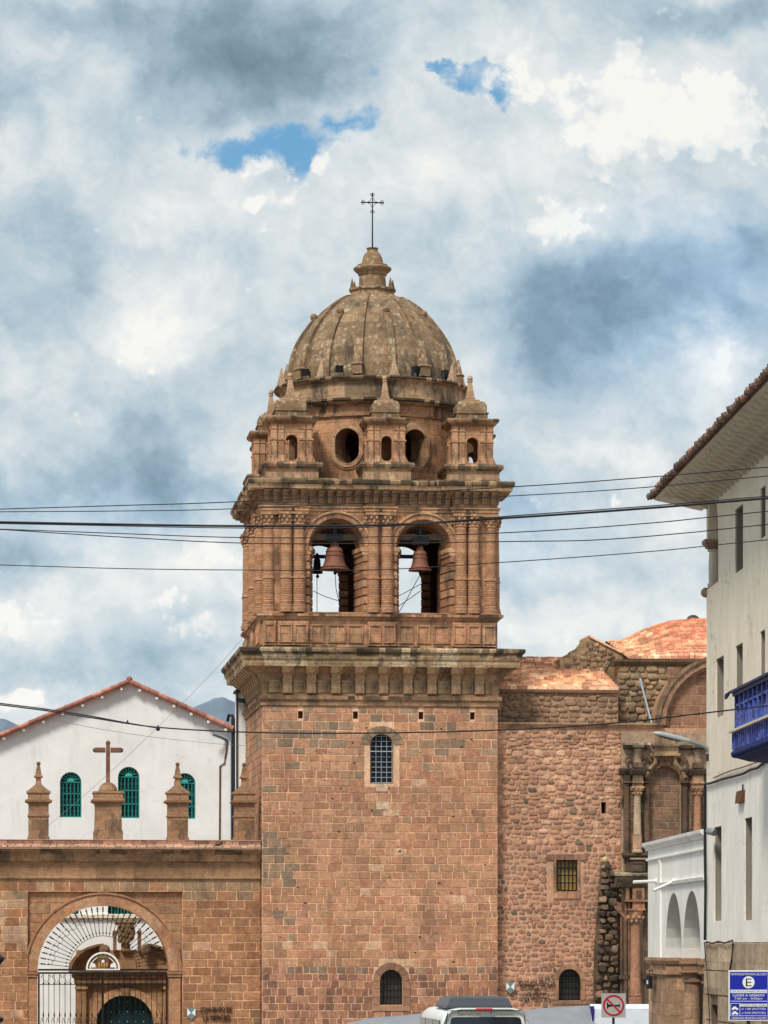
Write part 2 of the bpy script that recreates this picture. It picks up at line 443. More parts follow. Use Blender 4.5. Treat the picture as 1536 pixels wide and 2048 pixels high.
# ------------------------------------------------------------------ mesh builder
class MB:
    def __init__(s):
        s.v = []
        s.f = []
        s.c = []

    def add(s, verts, faces, col=(0.5, 0.5, 0.5)):
        o = len(s.v)
        s.v.extend(tuple(p) for p in verts)
        for f in faces:
            s.f.append(tuple(i + o for i in f))
            s.c.append(col)

    def box(s, x0, x1, y0, y1, z0, z1, col=(0.5, 0.5, 0.5)):
        s.add([(x0, y0, z0), (x1, y0, z0), (x1, y1, z0), (x0, y1, z0), (x0, y0, z1), (x1, y0, z1), (x1, y1, z1), (x0, y1, z1)],
              [(0, 3, 2, 1), (4, 5, 6, 7), (0, 1, 5, 4), (1, 2, 6, 5), (2, 3, 7, 6), (3, 0, 4, 7)], col)

    def loft(s, rings, col=(0.5, 0.5, 0.5), closed=True, cap0=True, cap1=True, colfn=None):
        n = len(rings[0])
        o = len(s.v)
        for r in rings:
            s.v.extend(tuple(p) for p in r)
        for i in range(len(rings) - 1):
            for j in range(n if closed else n - 1):
                k = (j + 1) % n
                s.f.append((o + i * n + j, o + i * n + k, o + (i + 1) * n + k, o + (i + 1) * n + j))
                s.c.append(colfn(i, j) if colfn else col)
        if cap0:
            s.f.append(tuple(o + j for j in reversed(range(n))))
            s.c.append(col)
        if cap1:
            e = o + (len(rings) - 1) * n
            s.f.append(tuple(e + j for j in range(n)))
            s.c.append(col)

    def ngon_loft(s, outline, prof, col, cx=0, cy=0, cap0=True, cap1=True):
        """outline: CCW polygon in plan; prof: (offset, z) pairs from bottom to top"""
        n = len(outline)
        offs = []
        for i in range(n):
            a = Vector(outline[i - 1]); b_ = Vector(outline[i]); c_ = Vector(outline[(i + 1) % n])
            e1 = (b_ - a).normalized(); e2 = (c_ - b_).normalized()
            n1 = Vector((e1.y, -e1.x)); n2 = Vector((e2.y, -e2.x))
            offs.append((n1 + n2) / max(0.2, 1 + n1.dot(n2)))
        rings = [[(outline[i][0] + offs[i].x * o + cx, outline[i][1] + offs[i].y * o + cy, z) for i in range(n)] for o, z in prof]
        s.loft(rings, col, True, False, False)
        for ring, on in ((rings[0], cap0), (rings[-1], cap1)):
            if on:
                vs = [Vector(p) for p in ring]
                s.add(ring, [tuple(t) for t in tessellate_polygon([vs])], col)

    def band(s, outline, prof, col, seg=0.62, dark=(), pd=0.55, cx=0, cy=0, pale=None):
        """a moulded course round a plan outline, made of separate blocks; 'dark' names the profile rows crusted black"""
        n = len(outline)
        offs, parts = [], []
        for i in range(n):
            a = Vector(outline[i - 1]); b_ = Vector(outline[i]); c_ = Vector(outline[(i + 1) % n])
            e1 = (b_ - a).normalized(); e2 = (c_ - b_).normalized()
            n1 = Vector((e1.y, -e1.x)); n2 = Vector((e2.y, -e2.x))
            offs.append((n1 + n2) / max(0.2, 1 + n1.dot(n2)))
            k = 3 * max(1, int(round((c_ - b_).length / seg)))
            cuts = [0.0] + sorted((q + random.uniform(-0.25, 0.25)) / k for q in range(1, k))
            parts.append(cuts)
        rings = []
        for o, z in prof:
            cs = [(outline[i][0] + offs[i].x * o + cx, outline[i][1] + offs[i].y * o + cy) for i in range(n)]
            ring = []
            for i in range(n):
                p, q = cs[i], cs[(i + 1) % n]
                ring += [(p[0] + (q[0] - p[0]) * t_, p[1] + (q[1] - p[1]) * t_, z) for t_ in parts[i]]
            rings.append(ring)
        m = len(rings[0])
        base = [random.uniform(0.80, 1.16) for _ in range(m // 3 + 1)]
        pal_ = [random.random() for _ in range(m // 3 + 1)]
        ph = [random.uniform(0, 6.28) for _ in range(4)]
        crust = [0.5 + 0.28 * math.sin(j * 0.31 + ph[0]) + 0.22 * math.sin(j * 0.83 + ph[1]) + random.uniform(-0.38, 0.38) for j in range(m)]

        def cf(i, j):
            c = pale if pale and pal_[j // 3] < 0.22 else col
            c = tuple(x * base[j // 3] * random.uniform(0.94, 1.06) for x in c)
            if i in dark:
                w = max(0.0, min(1.0, (pd + 0.15 * math.sin(i * 2.3) - crust[j]) * 3.0 + 0.4)) * random.uniform(0.75, 1.0)
                d_ = lin(66, 56, 47)
                c = tuple(x * (1 - w) + y * w for x, y in zip(c, d_))
            return c
        s.loft(rings, col, True, False, False, cf)
        for ring, on in ((rings[0], True), (rings[-1], True)):
            s.add(ring, [tuple(t) for t in tessellate_polygon([[Vector(p) for p in ring]])], col)

    def rect_loft(s, x0, x1, y0, y1, prof, col, cap0=True, cap1=True):
        s.loft([[(x0 - o, y0 - o, z), (x1 + o, y0 - o, z), (x1 + o, y1 + o, z), (x0 - o, y1 + o, z)] for o, z in prof], col, True, cap0, cap1)

    def sq(s, cx, cy, prof, col):
        """square-plan turning: prof of (half width, z)"""
        s.rect_loft(cx, cx, cy, cy, prof, col)

    def lathe(s, prof, cx=0, cy=0, n=24, col=(0.5, 0.5, 0.5), cap0=True, cap1=True, a0=0.0, colfn=None):
        s.loft([[(cx + r * math.cos(a0 + 2 * PI * j / n), cy + r * math.sin(a0 + 2 * PI * j / n), z) for j in range(n)] for r, z in prof], col, True, cap0, cap1, colfn)

    def tube(s, pts, r, n=6, col=(0.5, 0.5, 0.5)):
        pts = [Vector(p) for p in pts]
        rings = []
        for i, p in enumerate(pts):
            d = (pts[min(i + 1, len(pts) - 1)] - pts[max(i - 1, 0)]).normalized()
            a = Vector((0, 0, 1)) if abs(d.z) < 0.9 else Vector((1, 0, 0))
            u = d.cross(a).normalized()
            w = d.cross(u)
            rr = r[i] if isinstance(r, (list, tuple)) else r
            rings.append([p + u * rr * math.cos(2 * PI * j / n) + w * rr * math.sin(2 * PI * j / n) for j in range(n)])
        s.loft(rings, col)

    def ball(s, c, r, col=(0.5, 0.5, 0.5), n=10, sz=1.0):
        prof = [(max(1e-4, r * math.cos(a)), c[2] + sz * r * math.sin(a)) for a in [(-0.5 + k / 7.0) * PI for k in range(8)]]
        s.lathe(prof, c[0], c[1], n, col)

    def plate(s, outer, holes, fmap, d0, d1, col=(0.5, 0.5, 0.5), hback=None, colback=None):
        """flat slab with openings; outer and holes are (u, z) loops; fmap(u, z, d) gives the point"""
        loops = [outer] + holes
        lb = [outer] + (hback or holes)
        for L, d in ((loops, d0), (lb, d1)):
            tri = tessellate_polygon([[Vector((p[0], p[1], 0)) for p in l] for l in L])
            flat = [fmap(p[0], p[1], d) for l in L for p in l]
            s.add(flat, [tuple(t) for t in tri], colback if colback and d == d1 else col)
        for la, lb_ in zip(loops, lb):
            s.loft([[fmap(p[0], p[1], d0) for p in la], [fmap(p[0], p[1], d1) for p in lb_]], col, True, False, False)

    def build(s, name, mat, parent=None, smooth=True, ang=38):
        me = bpy.data.meshes.new(name)
        me.from_pydata(s.v, [], s.f)
        at = me.attributes.new('Col', 'FLOAT_COLOR', 'CORNER')
        buf = []
        for p, c in zip(me.polygons, s.c):
            buf.extend((c[0], c[1], c[2], 1.0) * p.loop_total)
        at.data.foreach_set('color', buf)
        bm = bmesh.new()
        bm.from_mesh(me)
        bmesh.ops.recalc_face_normals(bm, faces=bm.faces)
        bm.to_mesh(me)
        bm.free()
        if smooth:
            me.polygons.foreach_set('use_smooth', [True] * len(me.polygons))
            me.set_sharp_from_angle(angle=R(ang))
        me.materials.append(M[mat] if isinstance(mat, str) else mat)
        ob = bpy.data.objects.new(name, me)
        COL.objects.link(ob)
        if parent is not None:
            ob.parent = parent
        return ob


def tag(o, label=None, cat=None, group=None, kind=None):
    for k, v in (('label', label), ('category', cat), ('group', group), ('kind', kind)):
        if v:
            o[k] = v
    return o


def thing(name, label, cat, loc=(0, 0, 0), rz=0.0, group=None):
    o = bpy.data.objects.new(name, None)
    o.empty_display_size = 0.3
    COL.objects.link(o)
    o.location = loc
    o.rotation_euler = (0, 0, rz)
    return tag(o, label, cat, group)


def twin(ob, parent, loc=(0, 0, 0), rot=(0, 0, 0), scale=None):
    """a copy of a part, and of its own pieces, under the given parent"""
    c = ob.copy()
    COL.objects.link(c)
    c.parent = parent
    c.location = loc
    c.rotation_euler = rot
    if scale:
        c.scale = scale
    for ch in list(ob.children):
        twin(ch, c, ch.location, ch.rotation_euler, ch.scale)
    return c


class Frame:
    """a level plan frame: u to the right along a facade, v into the distance"""
    def __init__(s, x0, y0, deg):
        s.x0, s.y0, s.a = x0, y0, R(deg)
        s.c, s.s = math.cos(s.a), math.sin(s.a)

    def u(s, px, v=0.0):
        k = (px - CX) / FOC
        return (k * (s.y0 + s.c * v) - s.x0 + s.s * v) / (s.c - k * s.s)

    def v(s, px, u=0.0):
        k = (px - CX) / FOC
        return (s.x0 + s.c * u - k * (s.y0 + s.s * u)) / (s.s + k * s.c)

    def z(s, py, u=0.0, v=0.0):
        return CAMZ + (HOR - py) / FOC * (s.y0 + s.s * u + s.c * v)

    def world(s, u, v, z=0.0):
        return (s.x0 + s.c * u - s.s * v, s.y0 + s.s * u + s.c * v, z)


def at(px, py, Y):
    return ((px - CX) * Y / FOC, Y, CAMZ + (HOR - py) * Y / FOC)


def arch_loop(u0, u1, z0, zs, n=18, rise=None):
    """opening outline: sill z0, spring zs, round head"""
    r = (u1 - u0) / 2
    h = r if rise is None else rise
    c = (u0 + u1) / 2
    return [(u0, z0), (u1, z0)] + [(c + r * math.cos(PI * k / n), zs + h * math.sin(PI * k / n)) for k in range(n + 1)]


def ring_loop(mb, fmap, c, zs, r0, r1, d0, d1, col, a0=0.0, a1=PI, n=22, blocks=False, cols=None, ky=1.0):
    """an arch band of inner radius r0, outer r1, standing from d0 to d1"""
    for k in range(n):
        b0 = a0 + (a1 - a0) * k / n
        b1 = a0 + (a1 - a0) * (k + 1) / n
        if blocks:
            e = (a1 - a0) / n * 0.05
            b0 += e
            b1 -= e
        cc = random.choice(cols) if cols else col
        qd = [(c + r * math.cos(b), zs + ky * r * math.sin(b)) for r, b in ((r0, b0), (r1, b0), (r1, b1), (r0, b1))]
        mb.add([fmap(p[0], p[1], d) for d in (d0, d1) for p in qd],
               [(0, 1, 2, 3), (7, 6, 5, 4), (0, 4, 5, 1), (1, 5, 6, 2), (2, 6, 7, 3), (3, 7, 4, 0)], cc)


def cut(u0, u1, zl, zh, holes):
    """free intervals of a course between openings"""
    segs = [(u0, u1)]
    for h in holes:
        a, b, za, zb = h[:4]
        if zh <= za + 0.03 or zl >= zb - 0.03:
            continue
        if len(h) > 4:                       # round head springing at h[4]
            zs = h[4]
            r = (b - a) / 2
            zz = max(zl, zs)
            if zz > zs:
                dz = min(r, (zz - zs) * r / max(1e-3, zb - zs))
                hw = math.sqrt(max(0, r * r - dz * dz))
                a, b = (a + b) / 2 - hw, (a + b) / 2 + hw
        out_ = []
        for (p, q_) in segs:
            if b <= p or a >= q_:
                out_.append((p, q_))
            else:
                if a - p > 0.05:
                    out_.append((p, a))
                if q_ - b > 0.05:
                    out_.append((b, q_))
        segs = out_
    return segs


def courses(mb, fmap, u0, u1, z0, z1, hr, wr, holes, pal, gap=0.011, d=0.022, jit=0.006, cham=0.010, tilt=0.0, wave=0.0):
    """squared stones laid in courses, each with its own size, face depth and colour"""
    z = z0
    while z < z1 - 0.04:
        h = random.uniform(*hr)
        if z1 - (z + h) < hr[0] * 0.5:
            h = z1 - z
        for (a, b) in cut(u0, u1, z, z + h, holes):
            x = a
            first = True
            while x < b - 0.02:
                w = random.uniform(*(wr(z) if callable(wr) else wr))
                if first:
                    w *= random.uniform(0.5, 1.0)
                    first = False
                if b - (x + w) < 0.12:
                    w = b - x
                x0, x1_, za, zb = x + gap, x + w - gap, z + gap, z + h - gap
                j = lambda: random.uniform(-jit, jit)
                qd = [(x0 + j(), za + j()), (x1_ + j(), za + j()), (x1_ + j(), zb + j()), (x0 + j(), zb + j())]
                dd = d * random.uniform(0.7, 1.2)
                cx_, cz_ = (x0 + x1_) / 2, (za + zb) / 2
                inner = [(p[0] + (cham if p[0] < cx_ else -cham), p[1] + (cham if p[1] < cz_ else -cham)) for p in qd]
                wv = wave * math.sin(cx_ * 0.9 + cz_ * 0.13)
                vs = [fmap(p[0], p[1] + wv, 0.0) for p in qd] + [fmap(p[0], p[1] + wv, dd + (tilt if i < 2 else 0.0)) for i, p in enumerate(inner)]
                mb.add(vs, [(4, 5, 6, 7), (0, 1, 5, 4), (1, 2, 6, 5), (2, 3, 7, 6), (3, 0, 4, 7)], pal(cx_, cz_))
                x += w
        z += h


def rubble(mb, fmap, u0, u1, z0, z1, hr, wr, holes, pal, d=0.05, rnd=0.34, n=12, gap=0.007):
    """rounded field stones bedded in mortar"""
    z = z0
    while z < z1 - 0.05:
        h = random.uniform(*hr)
        if z1 - (z + h) < hr[0] * 0.6:
            h = z1 - z
        for (a, b) in cut(u0, u1, z, z + h, holes):
            x = a
            while x < b - 0.03:
                w = random.uniform(*(wr(z) if callable(wr) else wr))
                if b - (x + w) < 0.10:
                    w = b - x
                cx_, cz_ = x + w / 2, z + h / 2 + random.uniform(-0.05, 0.05)
                rw, rh = w / 2 * random.uniform(0.92, 1.10) - gap, h / 2 * random.uniform(0.82, 1.24) - gap
                p = random.uniform(3.0, 8.0)
                sk = random.uniform(-0.25, 0.25)
                ph = random.uniform(0, 1)
                dd = d * random.uniform(0.5, 1.3)
                ring = []
                for k in range(n):
                    t_ = 2 * PI * (k + ph) / n
                    ct, st = math.cos(t_), math.sin(t_)
                    rr = (abs(ct) ** p + abs(st) ** p) ** (-1 / p) * random.uniform(1 - rnd * 0.5, 1.0)
                    ring.append((rr * ct * rw + sk * rr * st * rh, rr * st * rh * (1 + 0.22 * sk * 4 * ct)))
                pts = []
                tx, tz = random.uniform(-0.35, 0.35), random.uniform(-0.4, 0.4)
                for sc_, q_ in ((1.0, 0.0), (0.93, 0.75), (0.66, 1.0)):
                    pts += [fmap(cx_ + s_[0] * sc_, cz_ + s_[1] * sc_, dd * q_ * (1 + (tx * s_[0] / rw + tz * s_[1] / rh) * (0.5 if q_ else 0))) for s_ in ring]
                fs = [(r_ * n + k, r_ * n + (k + 1) % n, (r_ + 1) * n + (k + 1) % n, (r_ + 1) * n + k) for r_ in (0, 1) for k in range(n)]
                fs.append(tuple(2 * n + k for k in range(n)))
                mb.add(pts, fs, pal(cx_, cz_))
                x += w
        z += h


def text_part(body, width, height, fmap, depth, name, mat, parent):
    """lettering as thin raised mesh, scaled to width x height, mapped by fmap(u, z, d), origin at its lower left"""
    cu = bpy.data.curves.new(name, 'FONT')
    cu.body = body
    cu.size = 1.0
    cu.extrude = 0.02
    tmp = bpy.data.objects.new(name, cu)
    COL.objects.link(tmp)
    dg = bpy.context.evaluated_depsgraph_get()
    me = bpy.data.meshes.new_from_object(tmp.evaluated_get(dg))
    bpy.data.objects.remove(tmp)
    bpy.data.curves.remove(cu)
    xs = [v.co.x for v in me.vertices]
    ys = [v.co.y for v in me.vertices]
    x0, x1, y0, y1 = min(xs), max(xs), min(ys), max(ys)
    for v in me.vertices:
        v.co = fmap((v.co.x - x0) / (x1 - x0) * width, (v.co.y - y0) / (y1 - y0) * height, depth if v.co.z > 0 else 0.0)
    me.materials.append(M[mat])
    ob = bpy.data.objects.new(name, me)
    COL.objects.link(ob)
    ob.parent = parent
    return ob


def grille(mb, u0, u1, z0, z1, nu, nz, fmap, r=0.012, d=0.0, top=None):
    """bars of a window grille; top(u) gives the upper end of each upright"""
    for i in range(nu + 1):
        u = u0 + (u1 - u0) * i / nu
        zt = top(u) if top else z1
        a = fmap(u, z0, d)
        b = fmap(u, zt, d)
        mb.tube([a, b], r, 4)
    for i in range(nz + 1):
        z = z0 + (z1 - z0) * i / nz
        if top:
            us = [u0 + (u1 - u0) * k / 40.0 for k in range(41)]
            us = [x for x in us if top(x) >= z]
            if len(us) < 2:
                continue
            mb.tube([fmap(us[0], z, d), fmap(us[-1], z, d)], r, 4)
        else:
            mb.tube([fmap(u0, z, d), fmap(u1, z, d)], r, 4)

# ------------------------------------------------------------------ ground and far hills
F0 = Frame(-4.039, 118.0, 6.2)
LOC0 = (F0.x0, F0.y0, 0.0)
mb = MB()
mb.add([(-4500, -400, 0), (4500, -400, 0), (4500, 4600, 0), (-4500, 4600, 0)], [(0, 1, 2, 3)], (0.3, 0.27, 0.24))
tag(mb.build('ground', 'paving', None, False), kind='structure')
mb = MB()
mb.add([(-60, 20, 0.004), (5.2, 20, 0.004), (5.2, 96, 0.004), (-60, 96, 0.004)], [(0, 1, 2, 3)])
tag(mb.build('road', 'asphalt', None, False), kind='structure')
mb = MB()
mb.box(5.2, 7.4, 20, 97, -0.2, 0.13, (0.3, 0.27, 0.24))
tag(mb.build('pavement', 'paving', None, False), kind='structure')


def hill(name, peaks, Y, x0, x1, label=None):
    """a mountain ridge with real depth; peaks are (px, py) of its skyline"""
    m_ = MB()
    n, mrows = 420, 14
    rnd = random.Random(5)
    pts = sorted(peaks)

    def sky(px):
        for (a, b), (c, d) in zip(pts, pts[1:]):
            if a <= px <= c:
                return b + (d - b) * (px - a) / (c - a)
        return pts[0][1] if px < pts[0][0] else pts[-1][1]
    rings = []
    for j in range(mrows + 1):
        t_ = j / mrows
        row = []
        for i in range(n + 1):
            px = x0 + (x1 - x0) * i / n
            x, y, z = at(px, sky(px), Y)
            hgt = z * (1 - abs(t_ - 0.5) * 2) ** 0.8
            yy = Y + (t_ - 0.5) * 2 * z * 2.2
            hgt += (math.sin(i * 0.35 + j * 1.3) + math.sin(i * 0.13 - j * 2.1) + 0.6 * math.sin(i * 0.9 + j * 3.7)) * z * 0.025 * (1 if 0 < j < mrows and j != mrows // 2 else 0)
            row.append((x, yy, max(-3.0, hgt)))
        rings.append(row)
    m_.loft(rings, (0.1, 0.1, 0.1), False, False, False)
    return tag(m_.build(name, 'rock', None, True, 60), kind='structure')


hill('mountain', [(-900, 1700), (-300, 1480), (-60, 1440), (8, 1437), (40, 1452), (120, 1520), (300, 1440), (385, 1416), (402, 1408), (418, 1402),
                  (432, 1394), (440, 1398), (446, 1391), (455, 1399), (470, 1404), (520, 1430), (640, 1480), (900, 1560), (1500, 1640), (2400, 1750)],
     3200.0, -900, 2400)

# ------------------------------------------------------------------ bell tower
W = 7.88
H = W / 2
zf = lambda py, v=0.0: F0.z(py, H, v)
tower = thing('bell_tower', 'tall brown stone bell tower with an arched belfry and a ribbed dome', 'tower', LOC0, F0.a)
front = lambda u, z, d: (u, -d, z)


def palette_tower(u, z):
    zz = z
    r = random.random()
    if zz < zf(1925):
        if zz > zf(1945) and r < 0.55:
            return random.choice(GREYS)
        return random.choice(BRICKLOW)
    top_grey = (zf(1492) < zz < zf(1458) and u < F0.u(690)) or (zf(1505) < zz < zf(1474) and F0.u(815) < u)
    if top_grey and r < (0.75 if u < 3.5 else 0.5):
        return random.choice(GREYS)
    if zf(1780) < zz < zf(1665) and u < F0.u(545) + random.uniform(0, 0.8):
        return random.choice(GREYS)
    if zz > zf(1455) and r < 0.35:
        return random.choice(GREYS)
    if r < 0.016:
        return random.choice(GREYS)
    if r < 0.030:
        return lin(184, 146, 120)
    return random.choice(BRICK)


zt_ = zf(1413)
w1 = arch_loop(F0.u(740), F0.u(787), zf(1567), zf(1491))
w2 = arch_loop(F0.u(760), F0.u(805), zf(2010), zf(1962))
put = [(F0.u(px - 5), F0.u(px + 5), zf(1438), zf(1423)) for px in (601, 711, 842, 945)]
mb = MB()
mb.plate([(0, 0), (W, 0), (W, zt_), (0, zt_)], [w1, w2] + [[(a, c), (b, c), (b, d), (a, d)] for a, b, c, d in put], front, 0.0, -0.6, MORT)
mb.box(0, 0.6, 0.6, W, 0, zt_, MORT)
mb.box(W - 0.6, W, 0.6, W, 0, zt_, MORT)
mb.box(0.6, W - 0.6, W - 0.6, W, 0, zt_, MORT)
mb.box(0.6, W - 0.6, 0.6, W - 0.6, zt_ - 0.4, zt_, MORT)
hl = [(F0.u(729), F0.u(798), zf(1567), zf(1450), zf(1487)), (F0.u(745), F0.u(820), zf(2022), zf(1925), zf(1960))] + [(a - 0.01, b + 0.01, c - 0.01, d + 0.01) for a, b, c, d in put]
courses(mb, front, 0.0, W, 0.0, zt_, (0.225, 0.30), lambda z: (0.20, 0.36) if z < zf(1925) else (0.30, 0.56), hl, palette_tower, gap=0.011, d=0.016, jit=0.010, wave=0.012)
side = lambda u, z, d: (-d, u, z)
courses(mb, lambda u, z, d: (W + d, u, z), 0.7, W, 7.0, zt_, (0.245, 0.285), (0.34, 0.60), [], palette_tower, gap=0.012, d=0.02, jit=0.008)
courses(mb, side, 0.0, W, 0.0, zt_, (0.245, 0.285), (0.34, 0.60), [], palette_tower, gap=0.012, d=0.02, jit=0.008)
for _ in range(46):
    uu, zz_ = random.uniform(0.3, W - 0.3), random.uniform(2.5, zt_ - 0.6)
    if not cut(uu - 0.05, uu + 0.05, zz_ - 0.05, zz_ + 0.05, hl):
        continue
    w_ = random.uniform(0.025, 0.06)
    mb.loft([[(uu + w_ * math.cos(a) * random.uniform(0.7, 1.2), -0.012, zz_ + w_ * 0.6 * math.sin(a)) for a in [2 * PI * k / 7 for k in range(7)]], [(uu + 0.5 * w_ * math.cos(a), -0.026, zz_ + 0.3 * w_ * math.sin(a)) for a in [2 * PI * k / 7 for k in range(7)]]], lin(66, 46, 38))
mb.box(F0.u(752), F0.u(776), -0.030, 0.05, zf(1583), zf(1568), lin(186, 158, 138))
mb.box(F0.u(752), F0.u(778), -0.030, 0.05, zf(1619), zf(1603), lin(186, 158, 138))
mb.build('shaft', 'ashlar', tower, False)

# upper window of the shaft
mb = MB()
ring_loop(mb, front, F0.u(763.5), zf(1489), 0.405, 0.72, -0.05, 0.032, GREYS[0], n=9, blocks=True, cols=GREYS, ky=0.86)
mb.build('window_arch', 'ashlar', tower, False)
mb = MB()
mb.plate(arch_loop(F0.u(740), F0.u(787), zf(1567), zf(1491)), [], front, -0.32, -0.34, (0.02, 0.02, 0.02))
win = mb.build('window', 'glass', tower, False)
mb = MB()
uc, ur = F0.u(763.5), 0.37
grille(mb, F0.u(742), F0.u(785), zf(1565), zf(1472), 4, 9, front, 0.011, -0.14, lambda u: zf(1491) + math.sqrt(max(0.0, 0.39 ** 2 - (u - uc) ** 2)))
mb.tube([front(F0.u(738), zf(1503), -0.02), front(F0.u(790), zf(1503), -0.02)], 0.02, 5)
mb.build('grille', 'lattice', win, False)
# lower window
mb = MB()
ring_loop(mb, front, F0.u(782.5), zf(1962), 0.385, 0.62, -0.05, 0.036, PALE, n=7, blocks=True, cols=[lin(140, 100, 80), lin(150, 108, 86), lin(132, 98, 82)])
for a, b in ((F0.u(760) - 0.26, F0.u(760) - 0.005), (F0.u(805) + 0.005, F0.u(805) + 0.26)):
    for k in range(3):
        z0_ = zf(2010) + k * (zf(1962) - zf(2010)) / 3
        mb.box(a, b, -0.036, 0.05, z0_ + 0.008, z0_ + (zf(1962) - zf(2010)) / 3 - 0.008, random.choice([lin(140, 100, 80), lin(150, 108, 86)]))
mb.box(F0.u(745), F0.u(820), -0.045, 0.05, zf(2022), zf(2011), lin(150, 110, 88))
mb.build('window_surround', 'ashlar', tower, False)
mb = MB()
mb.plate(w2, [], front, -0.26, -0.28, (0.03, 0.03, 0.03))
win = mb.build('window', 'glass2', tower, False)
mb = MB()
grille(mb, F0.u(761), F0.u(804), zf(2009), zf(1941), 6, 5, front, 0.013, -0.12, lambda u: zf(1962) + math.sqrt(max(0.0, 0.375 ** 2 - (u - F0.u(782.5)) ** 2)))
mb.build('grille', 'iron', win, False)

# great cornice of the shaft
mb = MB()
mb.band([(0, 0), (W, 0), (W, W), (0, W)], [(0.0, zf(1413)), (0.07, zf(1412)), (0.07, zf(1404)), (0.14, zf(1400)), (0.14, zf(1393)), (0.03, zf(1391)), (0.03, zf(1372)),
                          (0.05, zf(1362)), (0.13, zf(1352)), (0.26, zf(1345)), (0.42, zf(1339)), (0.58, zf(1336))], lin(146, 112, 86), 0.8, (3,), 0.3)  # toned darker than the brackets, imitating shadow under the cornice
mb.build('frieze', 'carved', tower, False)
mb = MB()
SQ = [(0, 0), (W, 0), (W, W), (0, W)]
mb.band(SQ, [(0.5, zf(1336)), (0.64, zf(1336)), (0.66, zf(1330)), (0.66, zf(1324)), (0.71, zf(1322)), (0.74, zf(1317)), (0.74, zf(1312)), (0.82, zf(1308)),
                          (0.84, zf(1303)), (0.82, zf(1300)), (0.05, zf(1295))], lin(158, 130, 102), 0.6, (5, 6, 7, 8, 9), 0.62, pale=lin(190, 166, 138))
mb.build('cornice', 'weathered', tower, False)
mb = MB()                                   # S-shaped console, face towards -y, origin at the wall
zc = lambda py: zf(py) - zf(1389)
for hw, prof in ((0.15, [(0.0, 1389), (0.07, 1387), (0.10, 1378), (0.08, 1366), (0.12, 1357), (0.20, 1350)]), (0.20, [(0.30, 1350), (0.40, 1347), (0.52, 1341), (0.60, 1337), (0.60, 1335)])):
    prof = [(d + (0.05 if 0 < d < 0.3 else 0.0), zc(py)) for d, py in prof]
    L = [(-d, z) for d, z in prof]
    ring = L + [(0.1, prof[-1][1]), (0.1, prof[0][1])]
    mb.loft([[(-hw, y, z) for y, z in ring], [(hw, y, z) for y, z in ring]], lin(180, 142, 110))  # toned lighter to stand out from the painted shade of the frieze
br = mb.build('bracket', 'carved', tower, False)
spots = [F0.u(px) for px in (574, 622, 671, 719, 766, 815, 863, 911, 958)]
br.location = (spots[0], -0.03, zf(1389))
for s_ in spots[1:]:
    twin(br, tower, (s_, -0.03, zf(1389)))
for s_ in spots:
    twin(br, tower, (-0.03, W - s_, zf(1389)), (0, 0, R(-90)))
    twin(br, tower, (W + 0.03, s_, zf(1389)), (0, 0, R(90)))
mb = MB()
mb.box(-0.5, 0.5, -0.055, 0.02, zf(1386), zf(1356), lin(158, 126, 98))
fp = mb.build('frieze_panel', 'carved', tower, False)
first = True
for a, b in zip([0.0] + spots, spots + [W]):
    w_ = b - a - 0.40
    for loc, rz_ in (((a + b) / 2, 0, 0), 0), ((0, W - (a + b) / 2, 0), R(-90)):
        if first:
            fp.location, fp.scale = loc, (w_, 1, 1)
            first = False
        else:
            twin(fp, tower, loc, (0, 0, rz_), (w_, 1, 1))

# pedestal stage under the belfry
mb = MB()
mb.band(SQ, [(0.0, zf(1297)), (0.0, zf(1291)), (0.0, zf(1243)), (0.05, zf(1240)), (0.10, zf(1236)), (0.18, zf(1234)), (0.19, zf(1229)), (0.10, zf(1227)), (0.02, zf(1225))], GOLD, 0.5, (0, 5, 6), 0.4, pale=PALE)
mb.build('pedestal_course', 'carved', tower, False)


def panel(m_, fm, a, b, z0, z1, col, t=0.06, d0=0.0, d=0.045):
    for (x0_, x1_, y0_, y1_) in ((a, b, z0, z0 + t), (a, b, z1 - t, z1), (a, a + t, z0 + t, z1 - t), (b - t, b, z0 + t, z1 - t)):
        p = [fm(x0_, y0_, d0), fm(x1_, y0_, d0), fm(x1_, y1_, d0), fm(x0_, y1_, d0)]
        p2 = [fm(x0_ + 0.008, y0_ + 0.008, d0 + d), fm(x1_ - 0.008, y0_ + 0.008, d0 + d), fm(x1_ - 0.008, y1_ - 0.008, d0 + d), fm(x0_ + 0.008, y1_ - 0.008, d0 + d)]
        m_.add(p + p2, [(4, 5, 6, 7), (0, 1, 5, 4), (1, 2, 6, 5), (2, 3, 7, 6), (3, 0, 4, 7)], col)


